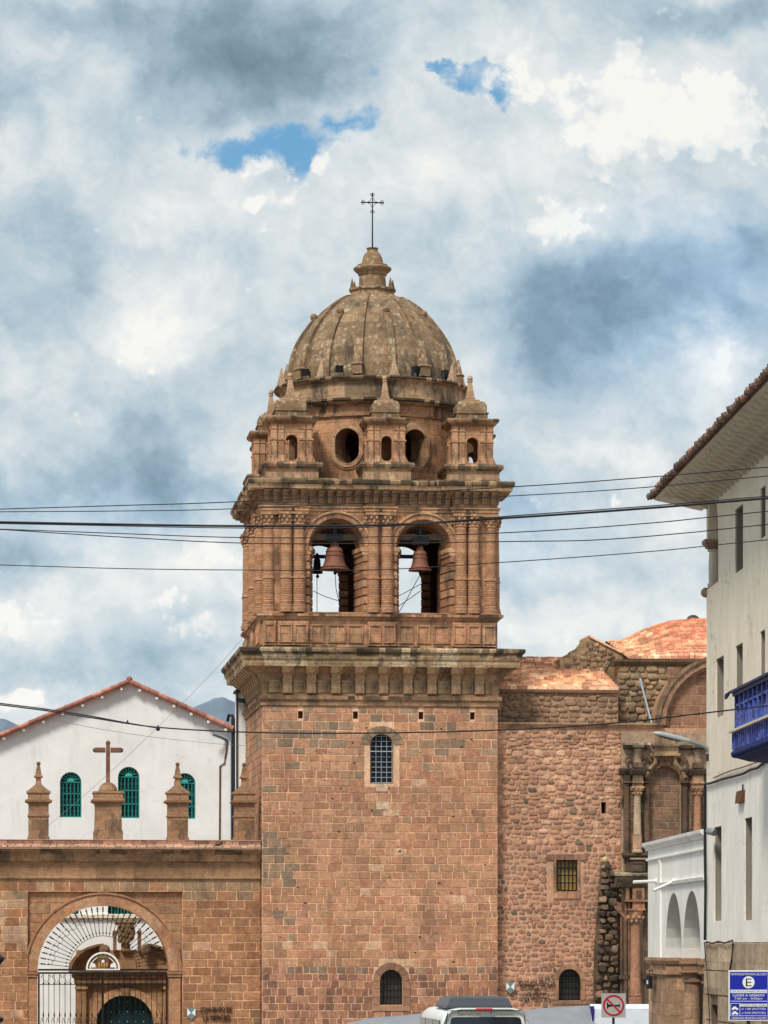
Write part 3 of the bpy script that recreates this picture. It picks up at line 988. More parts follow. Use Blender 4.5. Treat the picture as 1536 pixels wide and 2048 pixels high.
mb = MB()
for fm in (front, side):
    for (a, b) in ((526, 552), (555, 617), (735, 792), (904, 962), (964, 992)):
        ua, ub = F0.u(a), F0.u(b)
        if fm is side:
            ua, ub = W - ub, W - ua
        ua, ub = max(0.02, ua), min(W - 0.02, ub)
        p0, p1 = fm(ua, zf(1292), -0.02), fm(ub, zf(1244), 0.09)
        mb.box(min(p0[0], p1[0]), max(p0[0], p1[0]), min(p0[1], p1[1]), max(p0[1], p1[1]), p0[2], p1[2], GOLD)
        nb = 2 if b - a > 40 else 1
        for k in range(nb):
            wa = ua + (ub - ua) * k / nb
            wb = ua + (ub - ua) * (k + 1) / nb
            c_ = random.choice([GOLD, PALE, lin(176, 122, 94), lin(186, 146, 118)])
            panel(mb, fm, wa + 0.03, wb - 0.03, zf(1287), zf(1249), c_, 0.06, 0.09)
    for (a, b) in ((621, 650), (655, 692), (695, 727), (797, 828), (833, 861), (866, 900)):
        ua, ub = F0.u(a), F0.u(b)
        if fm is side:
            ua, ub = W - ub, W - ua
        panel(mb, fm, ua, ub, zf(1287), zf(1249), random.choice([GOLD, lin(158, 116, 88), lin(150, 110, 84)]), 0.07)
mb.build('pedestal', 'carved', tower, False)

# belfry walls, in plan round the tower's axis
AX = (H, H, 0.0)
HW = 3.80
bf = lambda x, z, d: (x, -HW - d, z)
zb0, zb1 = zf(1226), zf(1029)
zsp = zf(1037) - 0.93
mb = MB()
fr = [arch_loop(c - 0.93, c + 0.93, zb0 + 0.001, zsp) for c in (-1.46, 1.46)]
bk = [arch_loop(c - 0.74, c + 0.74, zb0 + 0.001, zsp) for c in (-1.46, 1.46)]
mb.plate([(-HW, zb0), (HW - 1.1, zb0), (HW - 1.1, zb1), (-HW, zb1)], fr, bf, 0.0, -1.1, GOLD, bk, lin(66, 52, 44))  # back faces coloured dark, standing in for the dim interior
for a, b in ((-3.42, -2.47), (-0.47, 0.47), (2.47, 3.42)):
    mb.box(a, b, -HW - 0.05, -HW + 0.02, zb0, zb1, lin(158, 112, 82))
for c in (-1.46, 1.46):
    ring_loop(mb, bf, c, zsp, 0.935, 1.10, -0.03, 0.06, PALE, n=18, cols=[GOLD, PALE, lin(160, 114, 84)])
    ring_loop(mb, bf, c, zsp, 1.105, 1.17, -0.03, 0.11, PALE, n=24)
    for s_ in (-1, 1):
        xe = c + s_ * 0.93
        z = zb0 + 0.02
        while z < zsp - 0.35:
            cc = random.choice([GOLD, lin(166, 116, 84), lin(158, 110, 82), PALE])
            pl = [(xe + s_ * 0.17, 0.07), (xe - s_ * 0.03, 0.07), (xe - s_ * 0.235, -1.12), (xe + s_ * 0.1, -1.12)]
            if s_ < 0:
                pl = pl[::-1]
            mb.loft([[bf(p[0], z + 0.012, p[1] - 0.01) for p in pl], [bf(p[0], z + 0.03, p[1] + 0.008) for p in pl], [bf(p[0], z + 0.225, p[1] + 0.008) for p in pl], [bf(p[0], z + 0.245, p[1] - 0.01) for p in pl]], cc)
            z += 0.282
        for k, (o, za, zc_) in enumerate(((0.04, zsp - 0.28, zsp - 0.16), (0.09, zsp - 0.16, zsp - 0.02))):
            pl = [(xe + s_ * 0.2, 0.08 + o * 0.3), (xe - s_ * (0.03 + o), 0.08 + o * 0.3), (xe - s_ * (0.22 + o), -1.0), (xe + s_ * 0.1, -1.0)]
            if s_ < 0:
                pl = pl[::-1]
            mb.loft([[bf(p[0], za, p[1]) for p in pl], [bf(p[0], zc_, p[1]) for p in pl]], PALE)
    for s_ in (-1, 1):                      # carved leaves in the spandrels
        for k in range(5):
            mb.ball((c + s_ * (0.82 + 0.06 * k), -HW - 0.02, zsp + 0.55 + 0.13 * k), 0.075, PALE, 7)
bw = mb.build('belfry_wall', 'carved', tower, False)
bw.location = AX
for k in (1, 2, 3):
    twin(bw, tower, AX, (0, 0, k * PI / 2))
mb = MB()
mb.box(-HW + 1.11, HW - 1.11, -HW + 1.11, HW - 1.11, zb1 - 0.25, zb1 - 0.01, lin(62, 50, 42))  # ceiling slab darkened to imitate shade inside the belfry
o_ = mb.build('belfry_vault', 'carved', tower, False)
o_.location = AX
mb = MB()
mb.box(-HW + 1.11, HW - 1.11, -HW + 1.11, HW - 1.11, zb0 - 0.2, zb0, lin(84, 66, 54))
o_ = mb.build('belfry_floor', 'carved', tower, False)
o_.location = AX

# engaged columns of the belfry
hpx = lambda py: (1228 - py) * 0.01672
mb = MB()
prof = [(0.245, hpx(1228)), (0.245, hpx(1223)), (0.25, hpx(1221)), (0.235, hpx(1218)), (0.21, hpx(1217)), (0.225, hpx(1214)), (0.20, hpx(1212))]
n_ = 13
for k in range(n_):
    za = hpx(1211) + (hpx(1164) - hpx(1211)) * k / n_
    zc_ = hpx(1211) + (hpx(1164) - hpx(1211)) * (k + 1) / n_
    prof += [(0.182, za), (0.203, za + 0.012), (0.203, zc_ - 0.012)]
prof += [(0.19, hpx(1163)), (0.225, hpx(1161)), (0.225, hpx(1158)), (0.20, hpx(1156)), (0.205, hpx(1150)), (0.185, hpx(1149)), (0.186, hpx(1110)), (0.192, hpx(1108)), (0.186, hpx(1106)), (0.172, hpx(1055)), (0.20, hpx(1054)), (0.20, hpx(1052)), (0.17, hpx(1050))]
mb.lathe(prof, n=18, col=GOLD)
colm = mb.build('column', 'shaft', tower, True)
mb = MB()
mb.lathe([(0.165, hpx(1051)), (0.185, hpx(1044)), (0.215, hpx(1037)), (0.25, hpx(1034))], n=16, col=PALE)
mb.sq(0, 0, [(0.27, hpx(1034)), (0.28, hpx(1032)), (0.28, hpx(1029.5))], PALE)
for tier, (rr, zz) in enumerate(((0.20, hpx(1046)), (0.235, hpx(1039)))):
    for k in range(8):
        a = 2 * PI * (k + 0.5 * tier) / 8
        mb.ball((rr * math.cos(a), rr * math.sin(a), zz), 0.05, PALE, 6, 1.3)
cap = mb.build('capital', 'carved', colm, True)
offs = [-3.14, -2.72, -0.23, 0.23, 2.72, 3.14]
colm.location = (H + offs[0], H - HW - 0.13, zb0)
for k in range(4):
    ca, sa = math.cos(k * PI / 2), math.sin(k * PI / 2)
    for o in offs:
        if k == 0 and o == offs[0]:
            continue
        x, y = o, -HW - 0.13
        twin(colm, tower, (H + x * ca - y * sa, H + x * sa + y * ca, zb0), (0, 0, k * PI / 2))
    x, y = -3.72, -3.72
    twin(colm, tower, (H + x * ca - y * sa, H + x * sa + y * ca, zb0), (0, 0, k * PI / 2))

# belfry entablature with projections over the column groups
E0, E1 = HW - 0.02, HW + 0.14
half = [(-E1, -E1), (-2.45, -E1), (-2.45, -E0), (-0.48, -E0), (-0.48, -E1), (0.48, -E1), (0.48, -E0), (2.45, -E0), (2.45, -E1)]
outl = []
for k in range(4):
    ca, sa = math.cos(k * PI / 2), math.sin(k * PI / 2)
    outl += [(x * ca - y * sa, x * sa + y * ca) for x, y in half]
mb = MB()
mb.ngon_loft(outl, [(0.0, zf(1029)), (0.02, zf(1029)), (0.02, zf(1024)), (0.06, zf(1023)), (0.06, zf(1019)), (0.11, zf(1016)), (0.11, zf(1014)), (0.0, zf(1012)), (0.0, zf(1008))], PALE)
mb.build('architrave', 'carved', tower, False).location = AX
mb = MB()
mb.ngon_loft(outl, [(0.0, zf(1008)), (0.02, zf(996)), (0.08, zf(990)), (0.20, zf(986)), (0.30, zf(984))], lin(150, 112, 86))
mb.build('frieze', 'carved', tower, False).location = AX
mb = MB()
mb.band(outl, [(0.30, zf(984)), (0.44, zf(982)), (0.46, zf(977)), (0.49, zf(974)), (0.52, zf(971)), (0.53, zf(966)), (0.51, zf(963)), (0.10, zf(960)), (0.05, zf(957))], lin(156, 124, 96), 0.5, (3, 4, 5, 6), 0.6, pale=lin(182, 154, 126))
mb.build('cornice', 'weathered', tower, False).location = AX
mb = MB()
zc = lambda py: zf(py) - zf(1008)
for hw, a, b, d0, d1 in ((0.075, 1007, 994, 0.05, 0.10), (0.095, 994, 989, 0.20, 0.24), (0.10, 989, 984, 0.36, 0.42)):
    mb.loft([[(-hw, 0.02, zc(a)), (hw, 0.02, zc(a)), (hw, 0.02, zc(b)), (-hw, 0.02, zc(b))], [(-hw, -d0, zc(a)), (hw, -d0, zc(a)), (hw, -d1, zc(b)), (-hw, -d1, zc(b))]], lin(170, 132, 102))
mo = mb.build('modillion', 'carved', tower, False)
first = True
for k in range(4):
    ca, sa = math.cos(k * PI / 2), math.sin(k * PI / 2)
    for i in range(26):
        x = -3.80 + 7.6 * i / 25
        y = -(E1 if abs(x) > 2.45 or abs(x) < 0.48 else E0)
        loc = (H + x * ca - y * sa, H + x * sa + y * ca, zf(1008))
        if first:
            mo.location = loc
            first = False
        elif k != 2:
            twin(mo, tower, loc, (0, 0, k * PI / 2))
mb = MB()
mb.sq(0, 0, [(0.10, 0), (0.10, 0.03), (0.075, 0.05), (0.02, 0.27)], (0.05, 0.04, 0.035))  # dark wedge standing in for the shadowed gap between paired capitals
ob_ = mb.build('gap_wedge', 'dark_stone', tower, False)
first = True
for x in (-2.93, 0.0, 2.93):
    loc = (H + x, H - E1 - 0.10, zf(1033))
    if first:
        ob_.location = loc
        first = False
    else:
        twin(ob_, tower, loc)

# turrets
zt = lambda py: zf(py, 0.4) - zf(968, 0.4)
mb = MB()
B5 = [(-0.5, -0.5), (0.5, -0.5), (0.5, 0.5), (-0.5, 0.5)]
mb.band(B5, [(0.42, zt(972)), (0.42, zt(965)), (0.38, zt(964)), (0.38, zt(954)), (0.38, zt(945)), (0.42, zt(942)), (0.50, zt(939)), (0.52, zt(934)), (0.48, zt(930)), (0.30, zt(928))], lin(166, 132, 104), 0.35, (5, 6, 7, 8), 0.75, pale=PALE)
th = 0.65
tz0, tz1 = zt(928), zt(850)
for k in range(4):
    ca, sa = math.cos(k * PI / 2), math.sin(k * PI / 2)
    fm = lambda x, z, d, ca=ca, sa=sa: (x * ca - (-th - d) * sa, x * sa + (-th - d) * ca, z)
    hole = arch_loop(-0.20, 0.20, zt(925) + 0.12, zt(873) - 0.20, 12)
    hole = hole[2:] + [(0.2 * math.cos(PI + PI * q_ / 8), zt(925) + 0.16 + 0.16 * math.sin(PI + PI * q_ / 8)) for q_ in range(9)]
    mb.plate([(-th, tz0), (th - 0.25, tz0), (th - 0.25, tz1), (-th, tz1)], [hole], fm, 0.0, -0.25, GOLD)
    for a, b in ((-0.66, -0.50), (-0.44, -0.27), (0.27, 0.44), (0.50, 0.66)):
        for (za, zb_, d, e) in ((tz0, zt(914), 0.10, 0.03), (zt(914), zt(884), 0.045, 0.0), (zt(884), zt(881), 0.08, 0.02), (zt(881), zt(862), 0.045, 0.0), (zt(862), zt(859), 0.075, 0.02), (zt(859), zt(852), 0.05, 0)):
            mb.loft([[fm(a - e, za, -0.01), fm(b + e, za, -0.01), fm(b + e, za, d + (0.06 if e == 0.03 else 0)), fm(a - e, za, d + (0.06 if e == 0.03 else 0))],
                     [fm(a, zb_, -0.01), fm(b, zb_, -0.01), fm(b, zb_, d if e != 0.03 else 0.045), fm(a, zb_, d if e != 0.03 else 0.045)]], random.choice([GOLD, PALE]))
mb.band(B5, [(th - 0.5, zt(852)), (0.20, zt(851)), (0.22, zt(849)), (0.30, zt(847)), (0.36, zt(844)), (0.38, zt(840)), (0.36, zt(837)), (0.05, zt(835))], lin(158, 118, 90), 0.35, (4, 5, 6), 0.6)
tur = mb.build('turret', 'carved', tower, False)
mb = MB()
mb.sq(0, 0, [(0.53, zt(836)), (0.53, zt(825)), (0.57, zt(824)), (0.57, zt(822)), (0.50, zt(821)), (0.51, zt(814)), (0.505, zt(808)), (0.475, zt(803)), (0.41, zt(799)), (0.28, zt(797))], lin(156, 124, 96))
mb.build('turret_roof', 'dome', tur, True, 40)
mb = MB()
mb.sq(0, 0, [(0.29, zt(797)), (0.29, zt(794.5)), (0.17, zt(793)), (0.155, zt(788)), (0.135, zt(787)), (0.135, zt(785)), (0.062, zt(757)), (0.09, zt(756)), (0.09, zt(754)), (0.03, zt(753))], lin(176, 140, 112))
mb.ball((0, 0, zt(749)), 0.095, lin(170, 136, 110), 12)
mb.build('finial', 'carved', tur, False)
tur.location = (H + 0.095 - 3.04, H - 3.04, zf(968, 0.4))
TS = [(3.04, -3.04), (-3.04, 3.04), (3.04, 3.04), (0.1, -3.5), (-3.45, 0), (3.45, 0), (0.1, 3.5)]
for i, (x, y) in enumerate(TS):
    twin(tur, tower, (H + 0.095 + x, H + y, zf(968, 0.4)), (0, 0, 0), (0.9, 0.9, 0.97) if i > 2 else None)

# drum with oval windows
DX = (H + 0.15, H, 0.0)
zd = lambda py: zf(py, 1.0)
RD = 2.95
mb = MB()
ovs = [R(22.5 + 45 * k) for k in range(8)]
zov = zd(891)


def in_oval(a, z, hw=0.42, hh=0.60):
    for o in ovs:
        da = (a - o + PI) % (2 * PI) - PI
        x = da * RD
        sz = max(0.0, abs(z - zov) - (hh - hw))
        if x * x + sz * sz < hw * hw:
            return True
    return False


na, nz = 320, 40
za_, zb_ = zd(972), zd(832)
grid = [[(DX[0] - H + RD * math.sin(2 * PI * i / na), -RD * math.cos(2 * PI * i / na), za_ + (zb_ - za_) * j / nz) for i in range(na)] for j in range(nz + 1)]
for j in range(nz):
    for i in range(na):
        if in_oval(2 * PI * (i + 0.5) / na, za_ + (zb_ - za_) * (j + 0.5) / nz, 0.47, 0.65):
            continue
        k = (i + 1) % na
        mb.add([grid[j][i], grid[j][k], grid[j + 1][k], grid[j + 1][i]], [(0, 1, 2, 3)], GOLD)
dr = mb.build('drum', 'carved', tower, True)
dr.location = AX
mb = MB()
segs = 36
for kk, (hw0, d0, hw1, d1) in enumerate(((0.415, 0.10, 0.42, -0.75), (0.415, 0.10, 0.55, 0.10), (0.55, 0.10, 0.57, 0.05), (0.57, 0.05, 0.62, 0.05), (0.62, 0.05, 0.66, -0.05))):
    rings = []
    for hw, d in ((hw0, d0), (hw1, d1)):
        hh = 0.59 + (hw - 0.415)
        ring = []
        for s_ in range(segs):
            t_ = 2 * PI * s_ / segs
            x = hw * math.cos(t_)
            z = hw * math.sin(t_) + (hh - hw) * (1 if math.sin(t_) >= 0 else -1)
            a = x / RD
            r_ = RD + d
            ring.append((r_ * math.sin(a), -r_ * math.cos(a), z))
        rings.append(ring)
    mb.loft(rings, PALE if kk != 0 else lin(150, 112, 84), True, False, False)
ow = mb.build('oval_window', 'carved', tower, False)
ow.location = (DX[0], DX[1], zov)
ow.rotation_euler = (0, 0, ovs[0])
for o in ovs[1:]:
    twin(ow, tower, (DX[0], DX[1], zov), (0, 0, o))
blk = [random.choice([lin(160, 128, 102), lin(146, 118, 94), lin(176, 146, 118), lin(132, 108, 88), lin(166, 130, 100)]) for _ in range(40)]
blk2 = [random.choice([lin(160, 118, 88), lin(172, 122, 88), lin(150, 108, 82)]) for _ in range(40)]
crs = [random.random() for _ in range(96)]


def drum_col(i, j):
    if i in (6, 7, 8, 12, 13, 14) and crs[j] < 0.6:
        return lin(74, 62, 52)
    if i < 5:
        return blk2[j // 3]
    return blk[(j + (0 if i < 10 else 1)) // 3]


mb = MB()
mb.lathe([(2.97, zd(832)), (3.04, zd(831)), (3.06, zd(827)), (2.98, zd(826)), (2.98, zd(810)), (3.06, zd(808)), (3.24, zd(804)), (3.30, zd(801)), (3.30, zd(797)), (3.22, zd(796)),
          (3.20, zd(764)), (3.28, zd(762)), (3.38, zd(760)), (3.41, zd(757)), (3.38, zd(754)), (3.0, zd(753))], n=96, col=lin(150, 122, 98), colfn=drum_col)
dc = mb.build('drum_cornice', 'weathered', tower, True, 30)
dc.location = DX

# dome and ribs
zs = lambda py: CAMZ + (HOR - py) / FOC * 122.4
m_ = 0.01695
dprof = [(171, 778), (170, 765), (168.5, 745), (164, 722), (156, 700), (145, 680), (131, 660), (115, 641), (96, 622), (77, 608), (60, 599), (46, 594)]
dprof = [(r * m_, zs(py)) for r, py in dprof]


def prof_at(z):
    for (r0, z0), (r1, z1) in zip(dprof, dprof[1:]):
        if z0 <= z <= z1:
            return r0 + (r1 - r0) * (z - z0) / (z1 - z0)
    return dprof[-1][0]


fine = []
for k in range(49):
    t_ = k / 48
    z = dprof[0][1] + (dprof[-1][1] - dprof[0][1]) * math.sin(t_ * PI / 2)
    fine.append((prof_at(z), z))
for _ in range(2):
    fine = [fine[0]] + [((a[0] + 2 * b[0] + c[0]) / 4, b[1]) for a, b, c in zip(fine, fine[1:], fine[2:])] + [fine[-1]]
mb = MB()
mb.lathe(fine, n=120, col=DOMEC)
dm = mb.build('dome', 'dome', tower, True, 60)
dm.location = DX


def rib(top_px, hw, rise):
    b_ = MB()
    zt2 = zs(top_px)
    pts = [p for p in fine if p[1] <= zt2]
    rings = []
    for r, z in pts:
        wv = hw * (0.45 + 0.55 * min(1.0, r / 2.9))
        rings.append([(-wv, -(r - 0.03), z), (-wv, -(r + rise), z + 0.012), (wv, -(r + rise), z + 0.012), (wv, -(r - 0.03), z)])
    b_.loft(rings, lin(140, 112, 88), True, True, True)
    return b_


rb = rib(597, 0.15, 0.11)
rb.sq(0, -2.98, [(0.16, zs(776)), (0.16, zs(758)), (0.20, zs(757)), (0.20, zs(755)), (0.12, zs(752)), (0.11, zs(745)), (0.03, zs(725))], lin(150, 118, 92))
rl = rb.build('rib', 'dome', tower, True, 40)
rb = rib(642, 0.13, 0.105)
rb.ball((0, -(prof_at(zs(642)) + 0.10), zs(640)), 0.13, lin(140, 112, 90), 12)
rs = rb.build('rib', 'dome', tower, True, 40)
mb = MB()
mb.sq(0, 0, [(0.17, 0), (0.17, 0.06), (0.14, 0.07), (0.015, 0.66)], lin(186, 152, 124))
sp_ = mb.build('spike', 'carved', tower, False)
for k in range(8):
    aL, aS = R(-15.5 + 45 * k), R(7.0 + 45 * k)
    sl_ = (DX[0] + 3.2 * math.sin(aS), DX[1] - 3.2 * math.cos(aS), zd(755))
    if k == 0:
        rl.location, rl.rotation_euler = DX, (0, 0, aL)
        rs.location, rs.rotation_euler = DX, (0, 0, aS)
        sp_.location, sp_.rotation_euler = sl_, (0, 0, aS)
    else:
        twin(rl, tower, DX, (0, 0, aL))
        twin(rs, tower, DX, (0, 0, aS))
        twin(sp_, tower, sl_, (0, 0, aS))

# lantern and iron cross
mb = MB()
mb.lathe([(0.80, zs(601)), (0.83, zs(598)), (0.83, zs(594)), (0.76, zs(592)), (0.74, zs(586)), (0.80, zs(584)), (0.80, zs(580)), (0.66, zs(578)), (0.50, zs(577)), (0.47, zs(574)), (0.45, zs(553)),
          (0.50, zs(551)), (0.50, zs(548)), (0.58, zs(545)), (0.65, zs(541)), (0.66, zs(538)), (0.62, zs(536)), (0.52, zs(534)), (0.52, zs(531)), (0.40, zs(530)), (0.36, zs(526)), (0.36, zs(523)),
          (0.33, zs(516)), (0.27, zs(509)), (0.19, zs(504)), (0.17, zs(501)), (0.20, zs(499)), (0.21, zs(497)), (0.14, zs(496)), (0.02, zs(496))], n=40, col=lin(150, 118, 90))
ln = mb.build('lantern', 'dome', tower, True, 35)
ln.location = DX
mb = MB()
mb.sq(0, 0, [(0.10, 0), (0.10, 0.05), (0.075, 0.07), (0.01, 0.42)], lin(140, 110, 86))
lp = mb.build('pinnacle', 'dome', tower, False)
for k in range(8):
    a = R(8 + 45 * k)
    loc = (DX[0] + 0.72 * math.sin(a), DX[1] - 0.72 * math.cos(a), zs(583))
    if k == 0:
        lp.location = loc
    else:
        twin(lp, tower, loc)
mb = MB()
zz = lambda py: zs(py)
mb.tube([(0, 0, zz(500)), (0, 0, zz(386))], [0.028, 0.020], 6)
mb.tube([(-0.40, 0, zz(405.5)), (0.40, 0, zz(405.5))], 0.022, 6)
for (x, z, dx, dz) in ((-0.33, zz(405.5), 1, 0), (0.33, zz(405.5), 1, 0), (0, zz(390), 0, 1), (0, zz(424), 0, 1)):
    mb.ball((x, 0, z), 0.036, n=6)
    for s_ in (-1, 1):
        pts = [(x + (s_ * 0.075 * math.sin(t_) if dz else 0.06 * math.cos(t_)), 0, z + (s_ * 0.075 * math.sin(t_) if dx else 0.05 * math.cos(t_))) for t_ in [PI * k / 8 for k in range(9)]]
        mb.tube(pts, 0.009, 4)
for sx in (-1, 1):
    for sz in (-1, 1):
        pts = [(sx * (0.03 + 0.13 * t_), 0, zz(405.5) + sz * (0.16 - 0.13 * t_ - 0.05 * math.sin(PI * t_))) for t_ in [k / 6 for k in range(7)]]
        mb.tube(pts, 0.009, 4)
cr = mb.build('iron_cross', 'iron', tower, False)
cr.location = DX
# ------------------------------------------------------------------ bells
def bell(name, label, px, pyt, pyb, rad, v, mat, beam=True, group='bells hanging in the belfry'):
    u = F0.u(px, v)
    zt0, zb_ = F0.z(pyt, u, v), F0.z(pyb, u, v)
    h = zt0 - zb_
    t = thing(name, label, 'bell', F0.world(u, v, zb_), F0.a, group)
    m1 = MB()
    pr = [(1.0, 0.0), (1.0, 0.03), (0.92, 0.07), (0.80, 0.16), (0.70, 0.32), (0.63, 0.52), (0.58, 0.74), (0.55, 0.88), (0.45, 0.96), (0.28, 1.0), (0.0, 1.0)]
    m1.lathe([(rad * max(r, 0.001), h * z) for r, z in pr] + [], n=28, col=(0.2, 0.1, 0.07), cap0=False)
    m1.lathe([(rad * r * 0.93, h * z * 0.95) for r, z in pr[:-1]], n=28, cap0=False)
    for zr in (0.12, 0.62, 0.80):
        rr = [r for r, z in pr if z <= zr][-1] * rad + 0.012
        m1.lathe([(rr - 0.03, h * zr - 0.02), (rr, h * zr - 0.01), (rr, h * zr + 0.01), (rr - 0.03, h * zr + 0.02)], n=28, cap0=False, cap1=False)
    m1.build('bell_body', mat, t, True, 40)
    m1 = MB()
    for k in range(4):
        a = PI * k / 4
        pts = [(rad * 0.24 * math.cos(a) * math.cos(b_), rad * 0.24 * math.sin(a) * math.cos(b_), h + 0.28 * h * math.sin(b_)) for b_ in [PI * j / 8 for j in range(9)]]
        m1.tube(pts, 0.03, 6)
    m1.build('crown_loop', mat, t)
    m1 = MB()
    m1.tube([(0, 0, h * 0.7), (0.02, 0, -0.08)], 0.025, 6)
    m1.ball((0.02, 0, -0.10), 0.06)
    m1.build('clapper', 'iron', t)
    return t, h


b1, h1 = bell('bell', 'large red-brown bell hanging in the left arch of the belfry', 669, 1094, 1140, 0.50, 0.75, 'bronze')
b2, h2 = bell('bell', 'narrower red-brown bell hanging in the right arch of the belfry', 840, 1101, 1142, 0.40, 0.75, 'bronze')
b3, h3 = bell('bell', 'small black bell hanging beside the large one in the left arch', 634, 1116, 1147, 0.20, 1.9, 'blackbell')
for t, h, w_ in ((b1, h1, 1), (b2, h2, 1)):
    m1 = MB()
    m1.box(-0.28, 0.28, -0.16, 0.16, h + 0.20, h + 0.42, (0.1, 0.08, 0.06))
    m1.box(-0.06, 0.06, -0.12, 0.12, h + 0.42, h + 0.75, (0.1, 0.08, 0.06))
    m1.build('headstock', 'darkmetal', t, False)
for t, pts in ((b1, [(0.02, 0, -0.12), (0.06, 0.1, -0.6), (0.30, 0.5, -1.5)]), (b2, [(0, 0, -0.12), (-0.40, 0.3, -0.9), (-0.72, 0.5, -1.45)]), (b3, [(0.0, 0, -0.1), (0.0, 0, -1.32)])):
    m1 = MB()
    m1.tube(pts, 0.012, 5)
    m1.build('rope', 'cable', t)
for cx_, side_ in ((-1.46, 'left'), (1.46, 'right')):
    m1 = MB()
    u = H + cx_
    zz1 = F0.z(1084, u, 0.75)
    zz2 = F0.z(1070, u, 0.75)
    for (a, b_) in ((-0.92, -0.24), (0.24, 0.92)):
        m1.box(u + a, u + b_, 0.65, 0.9, zz1 + 0.06, zz2 + 0.02, (0.2, 0.15, 0.1))
    m1.box(u - 0.30, u + 0.30, 0.68, 0.88, zz1 + 0.08, zz2, (0.2, 0.15, 0.1))
    o_ = m1.build('bell_beam', 'wood', tower, False)
    m1 = MB()
    ub0, ub1 = F0.u(620 if cx_ < 0 else 795, 2.0), F0.u(690 if cx_ < 0 else 845, 2.0)
    m1.box(ub0, ub1, 1.95, 2.07, F0.z(1117, u, 2.0), F0.z(1110, u, 2.0))
    m1.build('bell_bar', 'bluemetal', tower, False)
m1 = MB()
m1.tube([(F0.u(622, 1.5), 1.5, F0.z(1180, 2, 1.5)), (F0.u(650, 1.5), 1.5, F0.z(1193, 2, 1.5)), (F0.u(676, 1.5), 1.5, F0.z(1201, 2, 1.5))], 0.012, 5)
tag(m1.build('bell_rope', 'cable', None), 'dark rope slung across the left arch of the belfry below the bells', 'rope')
bpy.data.objects['bell_rope'].location = LOC0
bpy.data.objects['bell_rope'].rotation_euler = (0, 0, F0.a)
for (a, b_, nm) in (((798, 1192), (845, 1166), 'upper'), ((798, 1212), (842, 1181), 'lower')):
    m1 = MB()
    m1.tube([(F0.u(a[0], 1.5), 1.5, F0.z(a[1], 5, 1.5)), (F0.u(b_[0], 1.5), 1.5, F0.z(b_[1], 5, 1.5))], 0.012, 5)
    o_ = tag(m1.build('bell_rope', 'cable', None), nm + ' of two slanting dark ropes in the right arch of the belfry', 'rope', 'slanting bell ropes')
    o_.location = LOC0
    o_.rotation_euler = (0, 0, F0.a)

# floodlights on the dome ledge
fl_spots = [(615, 'leftmost'), (682, 'second from left'), (834, 'second from right'), (893, 'rightmost')]
fl0 = None
for px, which in fl_spots:
    sx = (px - 748) / FOC * 119.6
    a = math.asin(max(-1, min(1, sx / 3.22))) - F0.a
    x, y = DX[0] + 3.22 * math.sin(a), DX[1] - 3.22 * math.cos(a)
    lab = {'leftmost': 'black floodlight on the dome ledge, leftmost of the four', 'second from left': 'black floodlight on the dome ledge, second from the left',
           'second from right': 'black floodlight on the dome ledge, third from the left', 'rightmost': 'black floodlight on the dome ledge, rightmost of the four'}[which]
    t = thing('floodlight', lab, 'floodlight', F0.world(x, y, zd(754)), F0.a + a + R(25), 'floodlights on the dome ledge')
    if fl0 is None:
        m1 = MB()
        m1.loft([[(-0.13, -0.10, 0.12), (0.13, -0.10, 0.12), (0.13, -0.14, 0.36), (-0.13, -0.14, 0.36)], [(-0.09, 0.10, 0.17), (0.09, 0.10, 0.17), (0.09, 0.10, 0.34), (-0.09, 0.10, 0.34)]])
        a1 = m1.build('lamp_body', 'signblack', t, False)
        m1 = MB()
        m1.box(-0.15, -0.132, -0.05, 0.05, 0.0, 0.28)
        m1.box(0.132, 0.15, -0.05, 0.05, 0.0, 0.28)
        m1.box(-0.132, 0.132, -0.05, 0.05, 0.0, 0.03)
        a2 = m1.build('lamp_bracket', 'darkmetal', t, False)
        fl0 = (a1, a2)
    else:
        for p_ in fl0:
            twin(p_, t)

# ------------------------------------------------------------------ gateway wall, left of the tower
VW = 0.45
wall = thing('gateway_wall', 'brown stone wall with a round-arched gateway, topped by pinnacles and a stone cross', 'wall', LOC0, F0.a)
wf = lambda u, z, d: (u, VW - d, z)
UM = F0.u(207, VW)
zl = lambda py: F0.z(py, UM, VW)
ul = lambda px: F0.u(px, VW)
u0_, u1_ = -30.0, -0.04
zw = zl(1762)
pa, pb, pt = ul(55), ul(365), zl(1783)
mb = MB()
mb.plate([(u0_, 0), (pa, 0), (pa, pt), (pb, pt), (pb, 0), (u1_, 0), (u1_, zw), (u0_, zw)], [], wf, 0.0, -0.16, lin(200, 154, 118))


def pal_wall(u, z):
    r = random.random()
    if z > zl(1800) and r < 0.6:
        return random.choice([lin(140, 112, 88), lin(150, 118, 90), lin(132, 106, 84)])
    if u < pa and z > zl(1905) and r < 0.5:
        return random.choice([lin(172, 136, 112), lin(160, 124, 100)])
    if r < 0.07:
        return random.choice([lin(176, 130, 106), lin(120, 92, 72)])
    return random.choice(WALLB)


